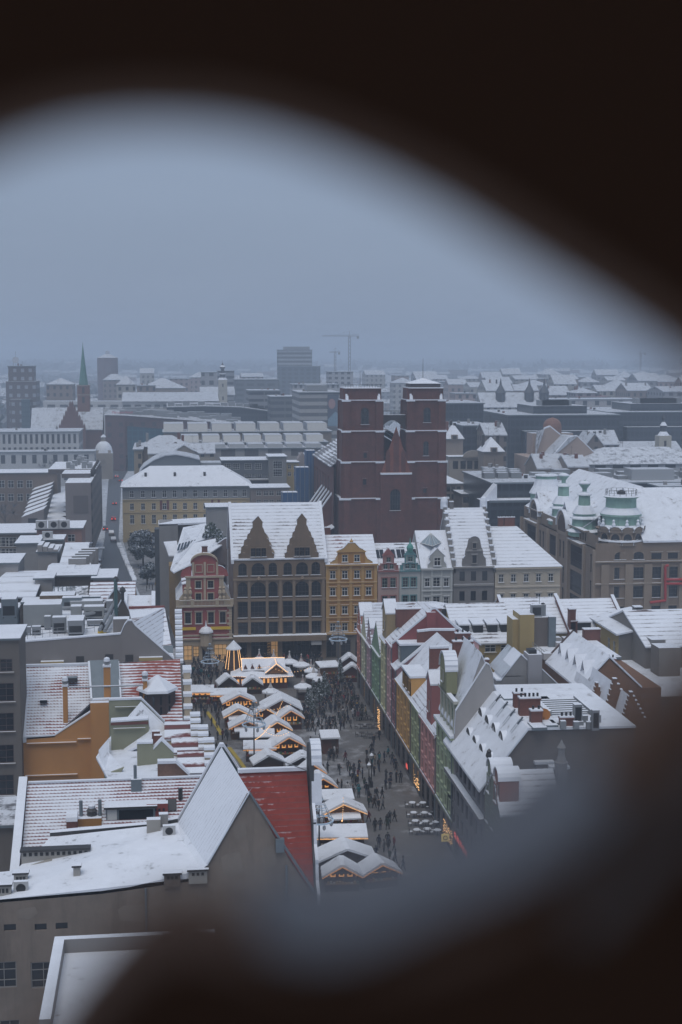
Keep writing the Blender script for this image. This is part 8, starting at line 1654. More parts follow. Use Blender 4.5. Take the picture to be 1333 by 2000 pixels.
SP = [(393, 1376, 3.6, 3.2, 3.4, 'half-timbered hut with a flat snowy roof and lit eave, nearest the left houses', 'the timbered hut', 1, 1, 0, 1),
 (447, 1356, 3.0, 2.6, 3.2, 'pair-roofed small white stall behind the half-timbered hut', 'the white stall', 1, 0, 0, 0),
 (447, 1378, 5.6, 2.6, 3.0, 'long red stall under a flat snowy roof, left part of the market', 'the long red stall', 0, 1, 0, 1),
 (468, 1396, 5.2, 3.0, 3.5, 'gabled stall with reddish boards between long red stall and yellow-lit stall', 'the reddish stall', 0, 1, 0, 0),
 (466, 1421, 4.2, 2.6, 3.2, 'stall with the brightest yellow-orange lit front, left of the wire-cone lamp', 'the yellow-lit stall', 2, 2, 1, 0),
 (519, 1418, 3.6, 2.6, 3.2, 'stall with a glowing red-orange front beside the big brown market hall', 'the red-glowing stall', 0, 2, 0, 0),
 (568, 1426, 3.7, 2.4, 3.4, 'small stall with dark lattice front set against the big brown market hall', 'the lattice-front stall', 0, 1, 0, 0),
 (480, 1444, 4.6, 2.6, 3.2, 'stall with a tray of goods just below the yellow-lit one', 'the tray stall', 2, 1, 1, 0),
 (541, 1452, 4.2, 3.4, 3.6, 'stall with pale lit jars across its front, centre of the market', 'the jar stall', 2, 2, 0, 0),
 (503, 1466, 4.6, 2.6, 3.4, 'wide dark-boarded stall behind the double-roofed one', 'the dark-boarded stall', 1, 0, 0, 0),
 (508, 1488, 4.2, 2.6, 3.2, 'stall with amber-edged gable right under the wide dark-boarded one', 'the amber-edged stall', 1, 1, 1, 0),
 (564, 1484, 4.4, 3.4, 3.6, 'dark stall with orange triangle gable, next to the paved lane', 'the triangle stall', 1, 1, 0, 0),
 (527, 1516, 4.2, 2.6, 3.2, 'stall half hidden behind the red tile roof, left one', 'the half-hidden stall', 1, 0, 0, 0),
 (592, 1519, 4.2, 2.6, 3.2, 'stall half hidden behind the red tile roof, beside the rounded gable', 'the stall by the gable', 1, 0, 0, 0),
 (612, 1532, 3.0, 2.4, 3.0, 'little stall squeezed in right behind the rounded street gable', 'the squeezed-in stall', 2, 1, 0, 0),
 (630, 1564, 3.4, 3.0, 3.3, 'stall with amber gable edge just past the rounded street gable', 'the amber-gable stall', 0, 1, 0, 0),
 (650, 1592, 5.0, 2.4, 3.4, 'plain snowy roof directly behind the bulb-chain stall', 'the plain-roofed stall', 1, 0, 0, 0),
 (671, 1621, 5.4, 2.6, 3.6, 'big stall edged with white bulb chains and heaped red goods on its roof', 'the bulb-chain stall', 2, 2, 1, 0),
 (668, 1668, 5.6, 3.0, 3.4, 'long flat-roofed stall hung with tiny lights near the mist', 'the flat-roofed stall', 1, 2, 0, 1),
 (678, 1716, 6.4, 3.4, 3.6, 'largest dark snowy-roofed stall at the near end of the market', 'the largest dark stall', 1, 0, 0, 0),
 (669, 1742, 3.9, 2.4, 3.2, 'stall with thin amber gable line, nearest of all the stalls', 'the nearest stall', 1, 1, 0, 0),
 (745, 1735, 4.0, 2.6, 3.0, 'stall with thin amber gable line standing alone at the right in the mist', 'the lone misty stall', 1, 1, 0, 0),
 (645, 1326, 3.2, 2.8, 3.6, 'plain brown closed booth near the ochre house', 'the plain brown booth', 2, 0, 0, 1),
 (683, 1318, 3.4, 3.0, 3.6, 'snow-roofed dark red booth closest to the tenement corner, farther one', 'the far red booth', 0, 0, 0, 0),
 (688, 1333, 3.2, 2.4, 3.2, 'snow-roofed dark red booth closest to the tenement corner, nearer one', 'the near red booth', 0, 0, 0, 0),
 (494, 1356, 3.0, 2.4, 3.0, 'little snow-roofed booth in front of the lit tavern', 'the little booth', 1, 0, 0, 0)]
for s in SP: stall(*s[:7], wood=s[7], lit=s[8], porch=bool(s[9]), flat=bool(s[10]) or 'dark-boarded' in s[5] or 'plain snowy' in s[5], rz=rnd.uniform(-.16, .16))
x, y = G(646, 1473); t = thing('kiosk', 'closed dark red-brown wooden kiosk standing alone on the open paving', 'kiosk', (x, y, 0)); FOOT.append((x - 1.9, x + 1.9, y - .6, y + 3)); MARKS.append((x, y, 'the lone kiosk')); mb = MB(t, True); mb.box(-1.25, 1.25, 0, 2.4, 0, 2.55, WOODS[0])
for k in range(6): mb.box(-1.25 + k * .5 - .02, -1.25 + k * .5 + .02, -.03, 0, 0, 2.55, WOODS[1])
mb.obj('wall'); mb = MB(t, True); mb.prism([(-.4, 2.5), (2.8, 2.95), (2.8, 3.2), (-.4, 2.75)], 'x', -1.5, 1.5, STALLROOF); mb.obj('roof'); mb = MB(t, True); mb.box(.15, 1.0, -.06, -.03, .1, 2.1, WOODS[1]); mb.obj('door')
# market hall
x, y = G(552, 1420); t = thing('market_hall', 'big plain brown wooden hall with a broad snowy gable roof amid the stalls', 'hall', (x, y, 0)); FOOT.append((x - 3.6, x + 3.6, y - .5, y + 6)); MARKS.append((x, y, 'the brown hall'))
mb = MB(t, True); mb.box(-3.0, 3.0, .8, 5.5, 0, 2.9, WOODS[0]); mb.prism([(-3, 2.9), (3, 2.9), (0, 4.5)], 'y', .8, 5.5, WOODS[0]); mb.obj('wall'); mb = MB(t, True); mb.prism([(-3.5, 2.65), (0, 4.5), (3.5, 2.65), (3.5, 2.95), (0, 4.8), (-3.5, 2.95)], 'y', .2, 5.9, STALLROOF); mb.obj('roof')
# tavern with lit tower
x, y = G(527, 1346); t = thing('tavern', 'festive wooden tavern outlined in bulbs, with a lit cone-capped tower at its end', 'tavern', (x, y, 0)); FOOT.append((x - 7, x + 4.5, y - 1.5, y + 9)); MARKS.append((x, y, 'the tavern'))
mb = MB(t, True); mb.box(-6.2, 3.4, .4, 7, 0, 2.4, WOODS[0]); mb.prism([(-.4, 2.9), (3.0, 2.9), (1.3, 4.3)], 'y', .2, 1, WOODS[2]); [mb.box(-6 + k * .8, -5.6 + k * .8, .37, .399, 1.1, 1.9, GLOW) for k in range(12)]; mb.obj('wall')
mb = MB(t, True); mb.mesh([(-7.2, 1.0, 2.35), (-.6, -1.1, 2.35), (4.6, -.2, 2.35), (4.4, 7.5, 2.35), (-6.8, 8.5, 2.35), (-5.2, 3, 3.0), (-.4, 1.2, 3.0), (3.2, 1.4, 3.0), (3.0, 6.2, 3.0), (-5, 6.6, 3.0)], [(0, 1, 6, 5), (1, 2, 7, 6), (2, 3, 8, 7), (3, 4, 9, 8), (4, 0, 5, 9)], STALLROOF); mb.obj('canopy')
mb = MB(t, True); mb.prism([(2.2, 3.0), (4.4, 4.7), (6.6, 3.0), (6.6, 3.2), (4.4, 4.95), (2.2, 3.2)], 'x', -5, 3.2, STALLROOF); mb.prism([(-.8, 2.85), (1.3, 4.5), (3.4, 2.85), (3.4, 3.1), (1.3, 4.8), (-.8, 3.1)], 'y', 0, 4.4, STALLROOF); mb.obj('roof')
for k in range(3):
    b = MB(t, True); b.prism([(-4.3 + k * 1.3 - .35, 3.5), (-4.3 + k * 1.3 + .35, 3.5), (-4.3 + k * 1.3, 4.1)], 'y', 2.3, 3.6, WOODS[0]); b.obj('dormer')
mb = MB(t, True)
rim = [(-7.2, 1.0, 2.4), (-.6, -1.12, 2.4), (4.6, -.2, 2.4)]
for a, b in zip(rim, rim[1:]):
    n_ = int((Vector(b) - Vector(a)).length / .34)
    for k in range(n_): p = Vector(a).lerp(Vector(b), k / n_); mb.ico((p.x, p.y - .05, p.z), .06, BULB)
for a, b in (((-5, 4.4, 5.0), (3.2, 4.4, 5.0)), ((1.3, 0, 4.85), (1.3, 4, 4.85)), ((-.8, -.05, 3.1), (1.3, -.05, 4.8)), ((1.3, -.05, 4.8), (3.4, -.05, 3.1)), ((-5, 2.15, 3.2), (-5, 4.4, 5.0))): mb.tube(a, b, .035, n=4, mat=BULB)
mb.obj('bulb_chain')
mb = MB(t, True); mb.lathe(-6.3, 6.6, [(1.5, 0), (1.5, 3.2), (1.15, 5.4), (.95, 6.4)], 8, WOODS[1]); mb.lathe(-6.3, 6.6, [(1.5, 6.4), (1.45, 6.6, SNOW), (.2, 7.9, SNOW), (0, 8.1, SNOW)], 10, SNOW); mb.obj('tower'); mb = MB(t, True)
for k in range(8): a = k * .785; mb.tube((-6.3 + 1.6 * math.cos(a), 6.6 + 1.6 * math.sin(a), 2.6), (-6.3 + 1.05 * math.cos(a), 6.6 + 1.05 * math.sin(a), 6.3), .04, n=4, mat=BULB)
mb.obj('tower_lights')
# spire-topped canopies
CAN = [(507, 1312, 'first'), (535, 1313, 'second'), (566, 1316, 'third'), (589, 1322, 'fourth')]
def canopy(px, py, r, lab, h=3.0, spire=1.3):
    x, y = G(px, py); t = thing('canopy', lab, 'canopy', (x, y, 0), 'round snow-topped canopies with little spires'); FOOT.append((x - r * .5, x + r * .5, y - r * .5, y + r * .5)); mb = MB(t, True); mb.lathe(0, 0, [(r, h * .72), (r, h * .8), (.5, h), (.25, h + .15)], 8, STALLROOF, R(22.5)); mb.obj('roof')
    for k in range(4): b = MB(t, True); a = k * 1.571 + .785; b.tube((r * .8 * math.cos(a), r * .8 * math.sin(a), 0), (r * .8 * math.cos(a), r * .8 * math.sin(a), h * .75), .07, n=5, mat=WOODS[1]); b.obj('post')
    b = MB(t, True); b.lathe(0, 0, [(.42, h), (.38, h + .25), (.2, h + .6), (.08, h + spire), (.2, h + spire + .12), (0, h + spire + .3)], 8, snowm('frosted_spire', (.5, .48, .48), (.25, .07, .06), .8)); b.obj('spire')
    c = MB(t, True); c.lathe(0, 0, [(r * .55, 0), (r * .55, 1.05), (r * .6, 1.1)], 8, WOODS[1]); c.obj('counter')
for px, py, o in CAN: canopy(px, py, 1.75, 'snow-topped canopy with little spire behind the tavern, %s from its lit tower' % o)
canopy(613, 1345, 1.6, 'snow-topped canopy with little spire nearest the snowy firs'); canopy(608, 1334, 1.4, 'snow-topped canopy with little spire just behind the firs, partly hidden'); canopy(592, 1366, 1.7, 'snow-topped canopy with little spire, left of the firs and in front'); canopy(529, 1376, 1.6, 'snow-topped canopy with little spire between the tavern and the big brown hall'); canopy(624, 1352, 1.3, 'small snow-topped canopy pressed against the snowy firs')
# wire cone lamps
def cone_lamp(px, py, h, lab):
    x, y = G(px, py); t = thing('festive_lamp', lab, 'lamp', (x, y, 0), 'lamp posts carrying wire-cone decorations'); mb = MB(t, True); mb.lathe(0, 0, [(.3, 0), (.3, .6), (.12, .9), (.09, h), (.04, h + 3.6)], 8, plain('dark_blue_post', (.04, .05, .07), .5)); mb.obj('post')
    mb = MB(t, True); R_ = [(1.75, h + .1), (1.3, h + .9), (.85, h + 1.8), (.5, h + 2.7), (.2, h + 3.6)]
    for r, z in R_:
        for k in range(14): a, b = k * .4488, (k + 1) * .4488; mb.tube((r * math.cos(a), r * math.sin(a), z), (r * math.cos(b), r * math.sin(b), z), .05 if z > h + .2 else .12, n=4, mat=COOL)
    for k in range(10):
        a = k * .628
        for (r0, z0), (r1, z1) in zip(R_, R_[1:]): mb.tube((r0 * math.cos(a), r0 * math.sin(a), z0), (r1 * math.cos(a), r1 * math.sin(a), z1), .035, n=4, mat=METAL)
    mb.obj('wire_cone'); mb = MB(t, True)
    for k in range(5): a = k * 1.2566; mb.lathe(1.5 * math.cos(a), 1.5 * math.sin(a), [(.08, h - .75), (.2, h - .6), (.2, h - .25), (0, h - .1)], 6, plain('lamp_globe', (.45, .47, .5), .3))
    mb.obj('globes')
cone_lamp(497, 1500, 6.6, 'tall lamp post with wire cone standing amid the middle stalls'); cone_lamp(411, 1322, 2.9, 'lamp with wide wire cone in the crowd before the red gabled house'); cone_lamp(661, 1312, 6.4, 'tall lamp post with wire cone before the ochre house'); cone_lamp(624, 1680, 5.0, 'lamp with wire cone rising beside the near street gable')
for px, py, lab in ((721, 1558, 'old street lantern amid walkers, nearer one'), (726, 1538, 'old street lantern amid walkers, farther one')):
    x, y = G(px, py); t = thing('street_lamp', lab, 'lamp', (x, y, 0)); mb = MB(t, True); mb.lathe(0, 0, [(.25, 0), (.22, .8), (.08, 1.1), (.06, 4.2)], 8, BLACK); mb.obj('post'); mb = MB(t, True); mb.lathe(0, 0, [(.12, 4.2), (.28, 4.7), (.32, 4.75, SNOW), (.05, 5.1, SNOW)], 8, plain('lantern_glass', (.4, .38, .33), .3)); mb.obj('lantern')
yc = plain('yellow_cable_cover', (.45, .33, .04), .7)
for path, w_ in zip( (((405, 1391), (420, 1413), (433, 1436)), ((448, 1461), (466, 1484), (484, 1510))), ('farther', 'nearer')):
    mb = MB()
    for a, b in zip(path, path[1:]):
        (xa, ya), (xb, yb) = G(*a), G(*b); mb.prism([(xa - .3, ya), (xa + .3, ya), (xb + .3, yb), (xb - .3, yb)], 'z', .04, .14, yc)
    tag(mb.obj('cable_cover'), 'yellow cable cover strip lying along the left-hand lane, the %s one' % w_, 'cable cover')
# firs
NEED = [plain('fir_green', (.028, .045, .035), .85), plain('fir_green_light', (.045, .065, .05), .85), plain('fir_frost', (.42, .45, .49), .8)]
def fir(px, py, h, lab):
    x, y = G(px, py); t = thing('fir_tree', lab, 'tree', (x, y, 0), 'snowy firs in the market'); FOOT.append((x - .9, x + .9, y - .9, y + .9)); mb = MB(t, True); mb.tube((0, 0, 0), (0, 0, h), .12, .03, 6, WDK); mb.obj('trunk'); mb = MB(t, True)
    for k in range(int(h * 130)):
        f = rnd.random() ** .75; z = .35 + (h - .35) * f; r = h * .27 * (1 - f) + .06; a = rnd.uniform(0, 6.283); q = r * rnd.uniform(.35, 1.08); s = rnd.uniform(.12, .26); c = Vector((q * math.cos(a), q * math.sin(a), z - q * .3)); o = Vector((math.cos(a), math.sin(a), -.45)) * s; w_ = Vector((-math.sin(a), math.cos(a), 0)) * s * .55
        m_ = NEED[0] if rnd.random() < .5 else NEED[1]; mb.face([c - o * .6 - w_, c - o * .6 + w_, c + o + w_ * .3, c + o - w_ * .3], m_)
        if rnd.random() < .42: u = Vector((0, 0, .035)); mb.face([c - o * .5 - w_ * .9 + u, c - o * .5 + w_ * .9 + u, c + o * .9 + w_ * .3 + u, c + o * .9 - w_ * .3 + u], NEED[2])
    mb.obj('crown')
WDK = plain('bark_dark', (.045, .035, .03), .9)
for k, (px, py, h, lab) in enumerate(((602, 1384, 3.8, 'leftmost of the snowy firs between canopies and lane'), (613, 1378, 4.6, 'second fir from the left in the clump by the lane'), (624, 1372, 4.4, 'third fir in the clump by the lane, in the middle'), (634, 1362, 4.8, 'tallest fir at the back of the clump by the lane'), (641, 1368, 3.4, 'small fir at the lane end of the clump'), (665, 1333, 4.6, 'lone snowy fir squeezed between the brown booth and the red ones'), (612, 1392, 2.4, 'low fir sprawling at the foot of the clump'))): fir(px, py, h, lab)
# big snowy trees by the street
def leafy(x, y, h, r, lab, n=1500, rs=1.0):
    t = thing('snowy_tree', lab, 'tree', (x, y, 0)); mb = MB(t, True); mb.tube((0, 0, 0), (0, 0, h * .7), .3, .12, 7, WDK)
    cl = [(rnd.uniform(-.6, .6) * r, rnd.uniform(-.6, .6) * r, h * rnd.uniform(.3, .88), r * rnd.uniform(.32, .5)) for _ in range(16)]
    for c in cl: mb.tube((0, 0, h * .3), c[:3], .1, .03, 4, WDK)
    mb.obj('trunk'); mb = MB(t, True)
    for k in range(n):
        c = cl[k % 16]; d = Vector((rnd.gauss(0, 1), rnd.gauss(0, 1), rnd.gauss(0, 1))).normalized() * c[3] * rnd.uniform(.55, 1.1); p = Vector(c[:3]) + d; s = rnd.uniform(.18, .42) * rs; u = Vector((rnd.gauss(0, 1), rnd.gauss(0, 1), rnd.gauss(0, .6))).normalized(); v = u.cross(Vector((rnd.random(), rnd.random(), 1))).normalized()
        m_ = NEED[2] if d.z > -c[3] * .1 and rnd.random() < .72 else NEED[rnd.randrange(2)]; mb.face([p + u * s, p + v * s * .8, p - u * s, p - v * s * .8], m_)
    mb.obj('crown')
x, y = G(280, 1108); leafy(x, y, 11.8, 4.3, 'large dark tree laden with snow in front of the ochre office house', 5200, 1.25); x, y = G(288, 1142); leafy(x, y, 6.2, 2.6, 'smaller fully white tree before the large dark snowy one', 2000, .9)
for k, (px, py) in enumerate(((412, 1022), (424, 1034), (408, 1036), (433, 1046))): x, z = D(px, py + 8, 322 - k * 4); b = thing('potted_shrub', 'snowy potted shrub on the roof terrace, %s of four' % ['leftmost back', 'second', 'third', 'rightmost'][k], 'shrub', (x, 322 - k * 4, z - 1.5)); mb = MB(b, True); mb.lathe(0, 0, [(.5, -.6), (.6, .3)], 8, DARKF); mb.obj('pot'); mb = MB(b, True); clump(mb, 0, 0, 1.3, 2.6, 160, NEED, .3); mb.obj('foliage')
# cars
def car(x, y, rz, col, lab, snow, lights=False, grp='cars on the street'):
    t = thing('parked_car' if snow else 'car', lab, 'car', (x, y, 0), grp, rz); P_ = plain('car_paint_' + '_'.join(str(int(c * 100)) for c in col), col, .3); mb = MB(t, True)
    side = [(-2.1, .35), (2.1, .35), (2.15, .75), (1.3, .9), (.75, 1.4), (-1.2, 1.42), (-1.95, .95), (-2.15, .85)]
    mb.prism(side, 'x', -.85, .85, P_); mb.obj('body')
    g_ = MB(t, True); g_.prism([(1.25, .93), (.74, 1.36), (-1.15, 1.37), (-1.8, .98)], 'x', -.87, .87, GLASS); g_.obj('window')
    for a in (-1.3, 1.3):
        for s in (-.82, .82): b = MB(t, True); b.tube((s - .1, a, .33), (s + .1, a, .33), .33, n=10, mat=BLACK); b.obj('wheel')
    if snow: b = MB(t, True); b.prism([(2.0, .86), (1.3, .98), (.75, 1.48), (-1.2, 1.5), (-1.95, 1.02), (-1.95, 1.1), (-1.2, 1.66), (.75, 1.64), (1.3, 1.1), (2.0, .94)], 'x', -.8, .8, SNOW); b.obj('snow_cover')
    for s in (-.62, .62):
        for yy, m_, nm in ((-2.16, lm('tail_lamp', (1, .03, .02), 2.2) if lights else plain('tail_off', (.2, .02, .02), .4), 'taillight'), (2.16, lm('head_lamp', (1, .85, .6), 3) if lights else plain('head_off', (.5, .5, .5), .3), 'headlight')):
            b = MB(t, True); b.box(s - .15, s + .15, yy - .03, yy + .03, .62, .8, m_); b.obj(nm)
for k, (px, py, c) in enumerate(((183, 1118, (.12, .13, .15)), (184, 1110, (.2, .2, .21)), (184, 1101, (.05, .05, .06)), (176, 1078, (.3, .3, .3)))): x, y = G(px, py); car(x, y, R(78), c, '%s snow-covered parked car in the row by the white awning' % ['nearest', 'second nearest', 'third', 'farthest'][k], True, grp='snow-covered parked cars')
x, y = G(184, 1092); t = thing('awning', 'snowy flat awning on posts beside the parked cars', 'awning', (x, y, 0)); mb = MB(t, True); mb.box(-3.2, 3.2, -2, 2, 3.2, 3.5, METAL, SNOW); mb.obj('roof')
for sx in (-3, 3): b = MB(t, True); b.tube((sx, -1.8, 0), (sx, -1.8, 3.2), .08, n=5, mat=METAL); b.obj('post')
for k, (px, py, c, l_) in enumerate(((206, 1035, (.05, .05, .055), 1), (222, 1016, (.25, .03, .03), 1), (224, 985, (.1, .1, .11), 1), (236, 940, (.04, .04, .05), 1), (228, 932, (.3, .3, .3), 1), (218, 1045, (.3, .31, .33), 0), (222, 1058, (.2, .2, .22), 0))): x, y = G(px, py); car(x, y, R(4), c, '%s car on the side street %s' % (['black', 'dark red', 'charcoal', 'black', 'silver', 'pale grey', 'grey'][k], ['with glowing tail lamps by the kerb', 'beside the office house corner', 'farther up past the office house', 'waiting near the chapel', 'queueing near the chapel', 'parked at the snowy kerb', 'parked behind the pale grey one'][k]), not l_, bool(l_))
# facade lights, signs, cafe furniture
x, z = D(870, 1636, 160); t = thing('hanging_sign', 'square yellow sign with a dark ring hanging over the right-hand pavement', 'sign', (x, 160, z)); mb = MB(t, True); mb.box(-.45, .45, -.06, .06, -.45, .45, plain('sign_yellow', (.55, .42, .12), .5, emit=(1, .75, .25), es=.25)); mb.obj('panel'); mb = MB(t, True)
for k in range(12): a, b = k * .5236, (k + 1) * .5236; mb.tube((.24 * math.cos(a), -.09, .24 * math.sin(a)), (.24 * math.cos(b), -.09, .24 * math.sin(b)), .06, n=4, mat=BLACK)
mb.obj('ring'); mb = MB(t, True); mb.tube((.45, 0, .3), (XF - x, 0, .3), .04, n=5, mat=BLACK); mb.obj('bracket')
for (py0, px0, py1, px1, lab, m_, n_) in ((1632, 887, 1668, 914, 'red neon lettering strip low on the grey block', lm('red_neon', (1, .06, .08), .6), 5), (1490, 793, 1503, 797, 'short pink-red neon sign on the orange house', lm('red_neon', (1, .06, .08), .6), 1)):
    Y0, Y1 = YX(px0, XF - .3, py0), YX(px1, XF - .3, py1); z = Z_((py0 + py1) / 2, (Y0 + Y1) / 2, px0); mb = MB(); Y1 = min(Y0, Y1) if abs(Y0 - Y1) > .5 else Y0 - 1.2
    mb.box(XF - .25, XF - .18, Y1, Y0, z - .5, z + .5, BLACK)
    for k in range(n_ * 2): y = Y0 - (Y0 - Y1) * (k + .5) / (n_ * 2); mb.tube((XF - .3, y, z - .35), (XF - .3, y + .25 * (k % 2), z + .35), .06, n=5, mat=m_)
    tag(mb.obj('neon_sign'), lab, 'sign')
def light_curtain(px, py, Yw, h, lab):
    mb = MB(); z = Z_(py, YX(px, XF - .2, py), px); y0 = YX(px, XF - .2, py)
    for k in range(int(Yw / .35)):
        for j in range(int(h / .4)):
            if rnd.random() < .75: mb.ico((XF - .3, y0 - k * .35 + rnd.uniform(-.1, .1), z - j * .4 + rnd.uniform(-.1, .1)), .05, BULB)
    tag(mb.obj('light_curtain'), lab, 'lights')
for (a, za), (b, zb), lab in (((497, 1500), (552, 1420), 'gap before the brown hall'), ((411, 1322), (527, 1346), 'tavern front from the red-house lamp'), ((466, 1421), (568, 1426), 'stall rows from yellow-lit stall to lattice front'), ((503, 1466), (564, 1484), 'lower stalls by the paved lane'), ((527, 1346), (613, 1345), 'canopies from the tavern to the firs'), ((671, 1621), (668, 1668), 'bulb-chain stall and flat-roofed stall')):
    mb = MB(); (xa, ya), (xb, yb) = G(a, za), G(b, zb); L_ = math.hypot(xb - xa, yb - ya); n_ = int(L_ / .55)
    for k in range(n_ + 1):
        f = k / max(1, n_); z = 4.4 - 1.1 * 4 * f * (1 - f); p = (xa + (xb - xa) * f, ya + (yb - ya) * f, z)
        if k: mb.tube(q_, p, .015, n=3, mat=BLACK)
        q_ = p; mb.ico((p[0], p[1], z - .1), .055, BULB)
    tag(mb.obj('bulb_garland'), 'garland of small warm bulbs strung over the ' + lab, 'lights')
light_curtain(739, 1382, 2.8, 5.0, 'golden light curtain hanging on the bright green house wall'); light_curtain(811, 1512, 4.5, 1.6, 'string of warm lights above the shop of the olive house'); light_curtain(868, 1600, 6, 2.2, 'sparse chain of lights by the sage green house')
TBM = plain('table_dark', (.05, .045, .045), .6)
def table(px, py, snow, lab, grp):
    x, y = G(px, py); t = thing('cafe_table', lab, 'table', (x, y, 0), grp); b = MB(t, True); b.lathe(0, 0, [(.5, .7), (.5, .76)], 10, SNOW if snow else TBM); b.obj('tabletop'); b = MB(t, True); b.lathe(0, 0, [(.28, 0), (.26, .04), (.04, .08), (.04, .7)], 8, TBM); b.obj('leg')
    for s in (-1, 1): c = thing('cafe_chair', lab.replace('table', 'chair'), 'chair', (x + s * .8, y + rnd.uniform(-.2, .2), 0), grp.replace('tables', 'chairs')); b = MB(c, True); b.box(-.22, .22, -.22, .22, .42, .47, TBM, SNOW if snow else TBM); b.obj('seat'); b = MB(c, True); b.box(s * .2 - .02, s * .2 + .02, -.22, .22, .47, .88, TBM); b.obj('backrest'); [(lambda q: q.tube((u, v, 0), (u, v, .42), .02, n=4, mat=TBM) or q.obj('leg'))(MB(c, True)) for u in (-.19, .19) for v in (-.19, .19)]
for r_ in range(4):
    for k in range(3): table(806 + k * 20 + r_ * 3, 1578 + r_ * 18 + rnd.uniform(-3, 3), True, 'snow-covered cafe table before the salmon and sage houses', 'snow-covered cafe tables')
for r_ in range(3):
    for k in range(3): table(703 + k * 16 + r_ * 2, 1408 + r_ * 17 + rnd.uniform(-3, 3), False, 'dark cafe table outside the green and yellow houses', 'dark cafe tables')
# ---------------------------------------------------------------- people
mt, n_, l_, b_ = nodes('winter_coat'); oi = n_.new('ShaderNodeObjectInfo'); l_.new(oi.outputs['Color'], b_.inputs['Base Color']); b_.inputs['Roughness'].default_value = .85; COAT = mt
SKIN = plain('skin', (.42, .26, .19), .6); HAIR = plain('dark_hair', (.03, .022, .018), .7); TROU = [plain('dark_trousers', (.018, .019, .024), .85), plain('blue_jeans', (.04, .055, .09), .85), plain('grey_trousers', (.06, .06, .062), .85)]; BOOT = plain('boots', (.02, .016, .014), .6)
def body(pose, long_coat, tr):
    st = {'stand': (.02, -.03, 0, 0), 'walk': (.26, -.24, .18, -.2), 'walk2': (-.2, .22, -.16, .16), 'hold': (.03, -.02, 0, 0)}[pose]; hold = pose == 'hold'
    v = [(0, 0, .95), (0, 0, 1.12), (0, .01, 1.3), (0, 0, 1.44), (0, -.01, 1.52), (0, -.03, 1.6), (0, -.03, 1.70)]; r = [(.155, .13), (.15, .12), (.18, .125), (.15, .10), (.06, .06), (.10, .11), (.085, .095)]; e = [(i, i + 1) for i in range(6)]
    for s, f, a in ((-1, st[0], st[2]), (1, st[1], st[3])):
        i = len(v); bend = max(0, -f) * .12
        v += [(s * .1, 0, .88), (s * .11, -f * .5 - .02, .5), (s * .11, -f + bend, .1 + bend), (s * .12, -f - .1 + bend, .05 + bend)]; r += [(.1, .1), (.072, .075), (.052, .055), (.045, .04)]; e += [(0, i), (i, i + 1), (i + 1, i + 2), (i + 2, i + 3)]
        i = len(v); hand = (s * .12, -.3, 1.12) if hold else (s * .29, -a * 1.2 - .04, .84); el = (s * .27, -.03 if hold else -a * .4 + .03, 1.12)
        v += [(s * .2, 0, 1.4), el, hand, (hand[0] * .96, hand[1] - .05, hand[2] - (.0 if hold else .08))]; r += [(.075, .075), (.062, .062), (.045, .045), (.036, .03)]; e += [(3, i), (i, i + 1), (i + 1, i + 2), (i + 2, i + 3)]
        for fx_, fz_ in ((-.025, .0), (-.008, .012), (.009, .01), (.025, 0), (.03, -.03)):           # short fingers and a thumb
            j = len(v); p = v[i + 3]; v.append((p[0] + fx_, p[1] - (.055 if hold else .02), p[2] - (fz_ * .5 if hold else .06 - fz_))); r.append((.011, .011)); e.append((i + 3, j))
    me = bpy.data.meshes.new('person'); me.from_pydata(v, e, []); ob = bpy.data.objects.new('person', me); C.objects.link(ob); ob.modifiers.new('Skin', 'SKIN'); sv = me.skin_vertices[0].data
    for k, q in enumerate(r): sv[k].radius = q; sv[k].use_root = (k == 0)
    ob.modifiers.new('Sub', 'SUBSURF').levels = 1; dg = bpy.context.evaluated_depsgraph_get(); m2 = bpy.data.meshes.new_from_object(ob.evaluated_get(dg)); bpy.data.objects.remove(ob)
    for m_ in (COAT, SKIN, HAIR, TROU[tr], BOOT): m2.materials.append(m_)
    hem = .62 if long_coat else .86
    for p in m2.polygons:
        c = p.center; p.use_smooth = True
        if c.z > 1.52: p.material_index = 2 if (c.z > 1.68 or c.y > -.02) else 1
        elif c.z > hem and not (abs(c.x) > .09 and c.z < .86 and hold is None): p.material_index = 0
        else: p.material_index = 4 if c.z < .16 else 3
        if (not hold and abs(c.x) > .23 and c.z < .84) or (hold and c.y < -.28): p.material_index = 1
    if long_coat:
        for q in m2.vertices:
            if .6 < q.co.z < .95 and abs(q.co.x) < .24: k = (.95 - q.co.z) * .5; q.co.x *= 1 + k; q.co.y *= 1 + k
    m2.name = 'person'; return m2
BOD = [(body(p, lc, tr), p, lc) for p, lc, tr in (('stand', True, 0), ('walk', False, 1), ('walk2', True, 0), ('hold', False, 2), ('walk', True, 2), ('stand', False, 1), ('hold', True, 0), ('walk2', False, 0))]
mb = MB(); mb.lathe(0, -.025, [(.118, 1.63), (.122, 1.68), (.10, 1.75), (.03, 1.79), (.035, 1.82), (0, 1.85)], 10, COAT); HAT = mb.obj('hat', smooth=True); hm = HAT.data; bpy.data.objects.remove(HAT)
mb = MB(); mb.prism([(-.15, 1.02), (.15, 1.02), (.16, 1.3), (.1, 1.44), (-.1, 1.44), (-.16, 1.3)], 'y', .11, .27, COAT); BP = mb.obj('backpack'); bm_ = BP.data; bpy.data.objects.remove(BP)
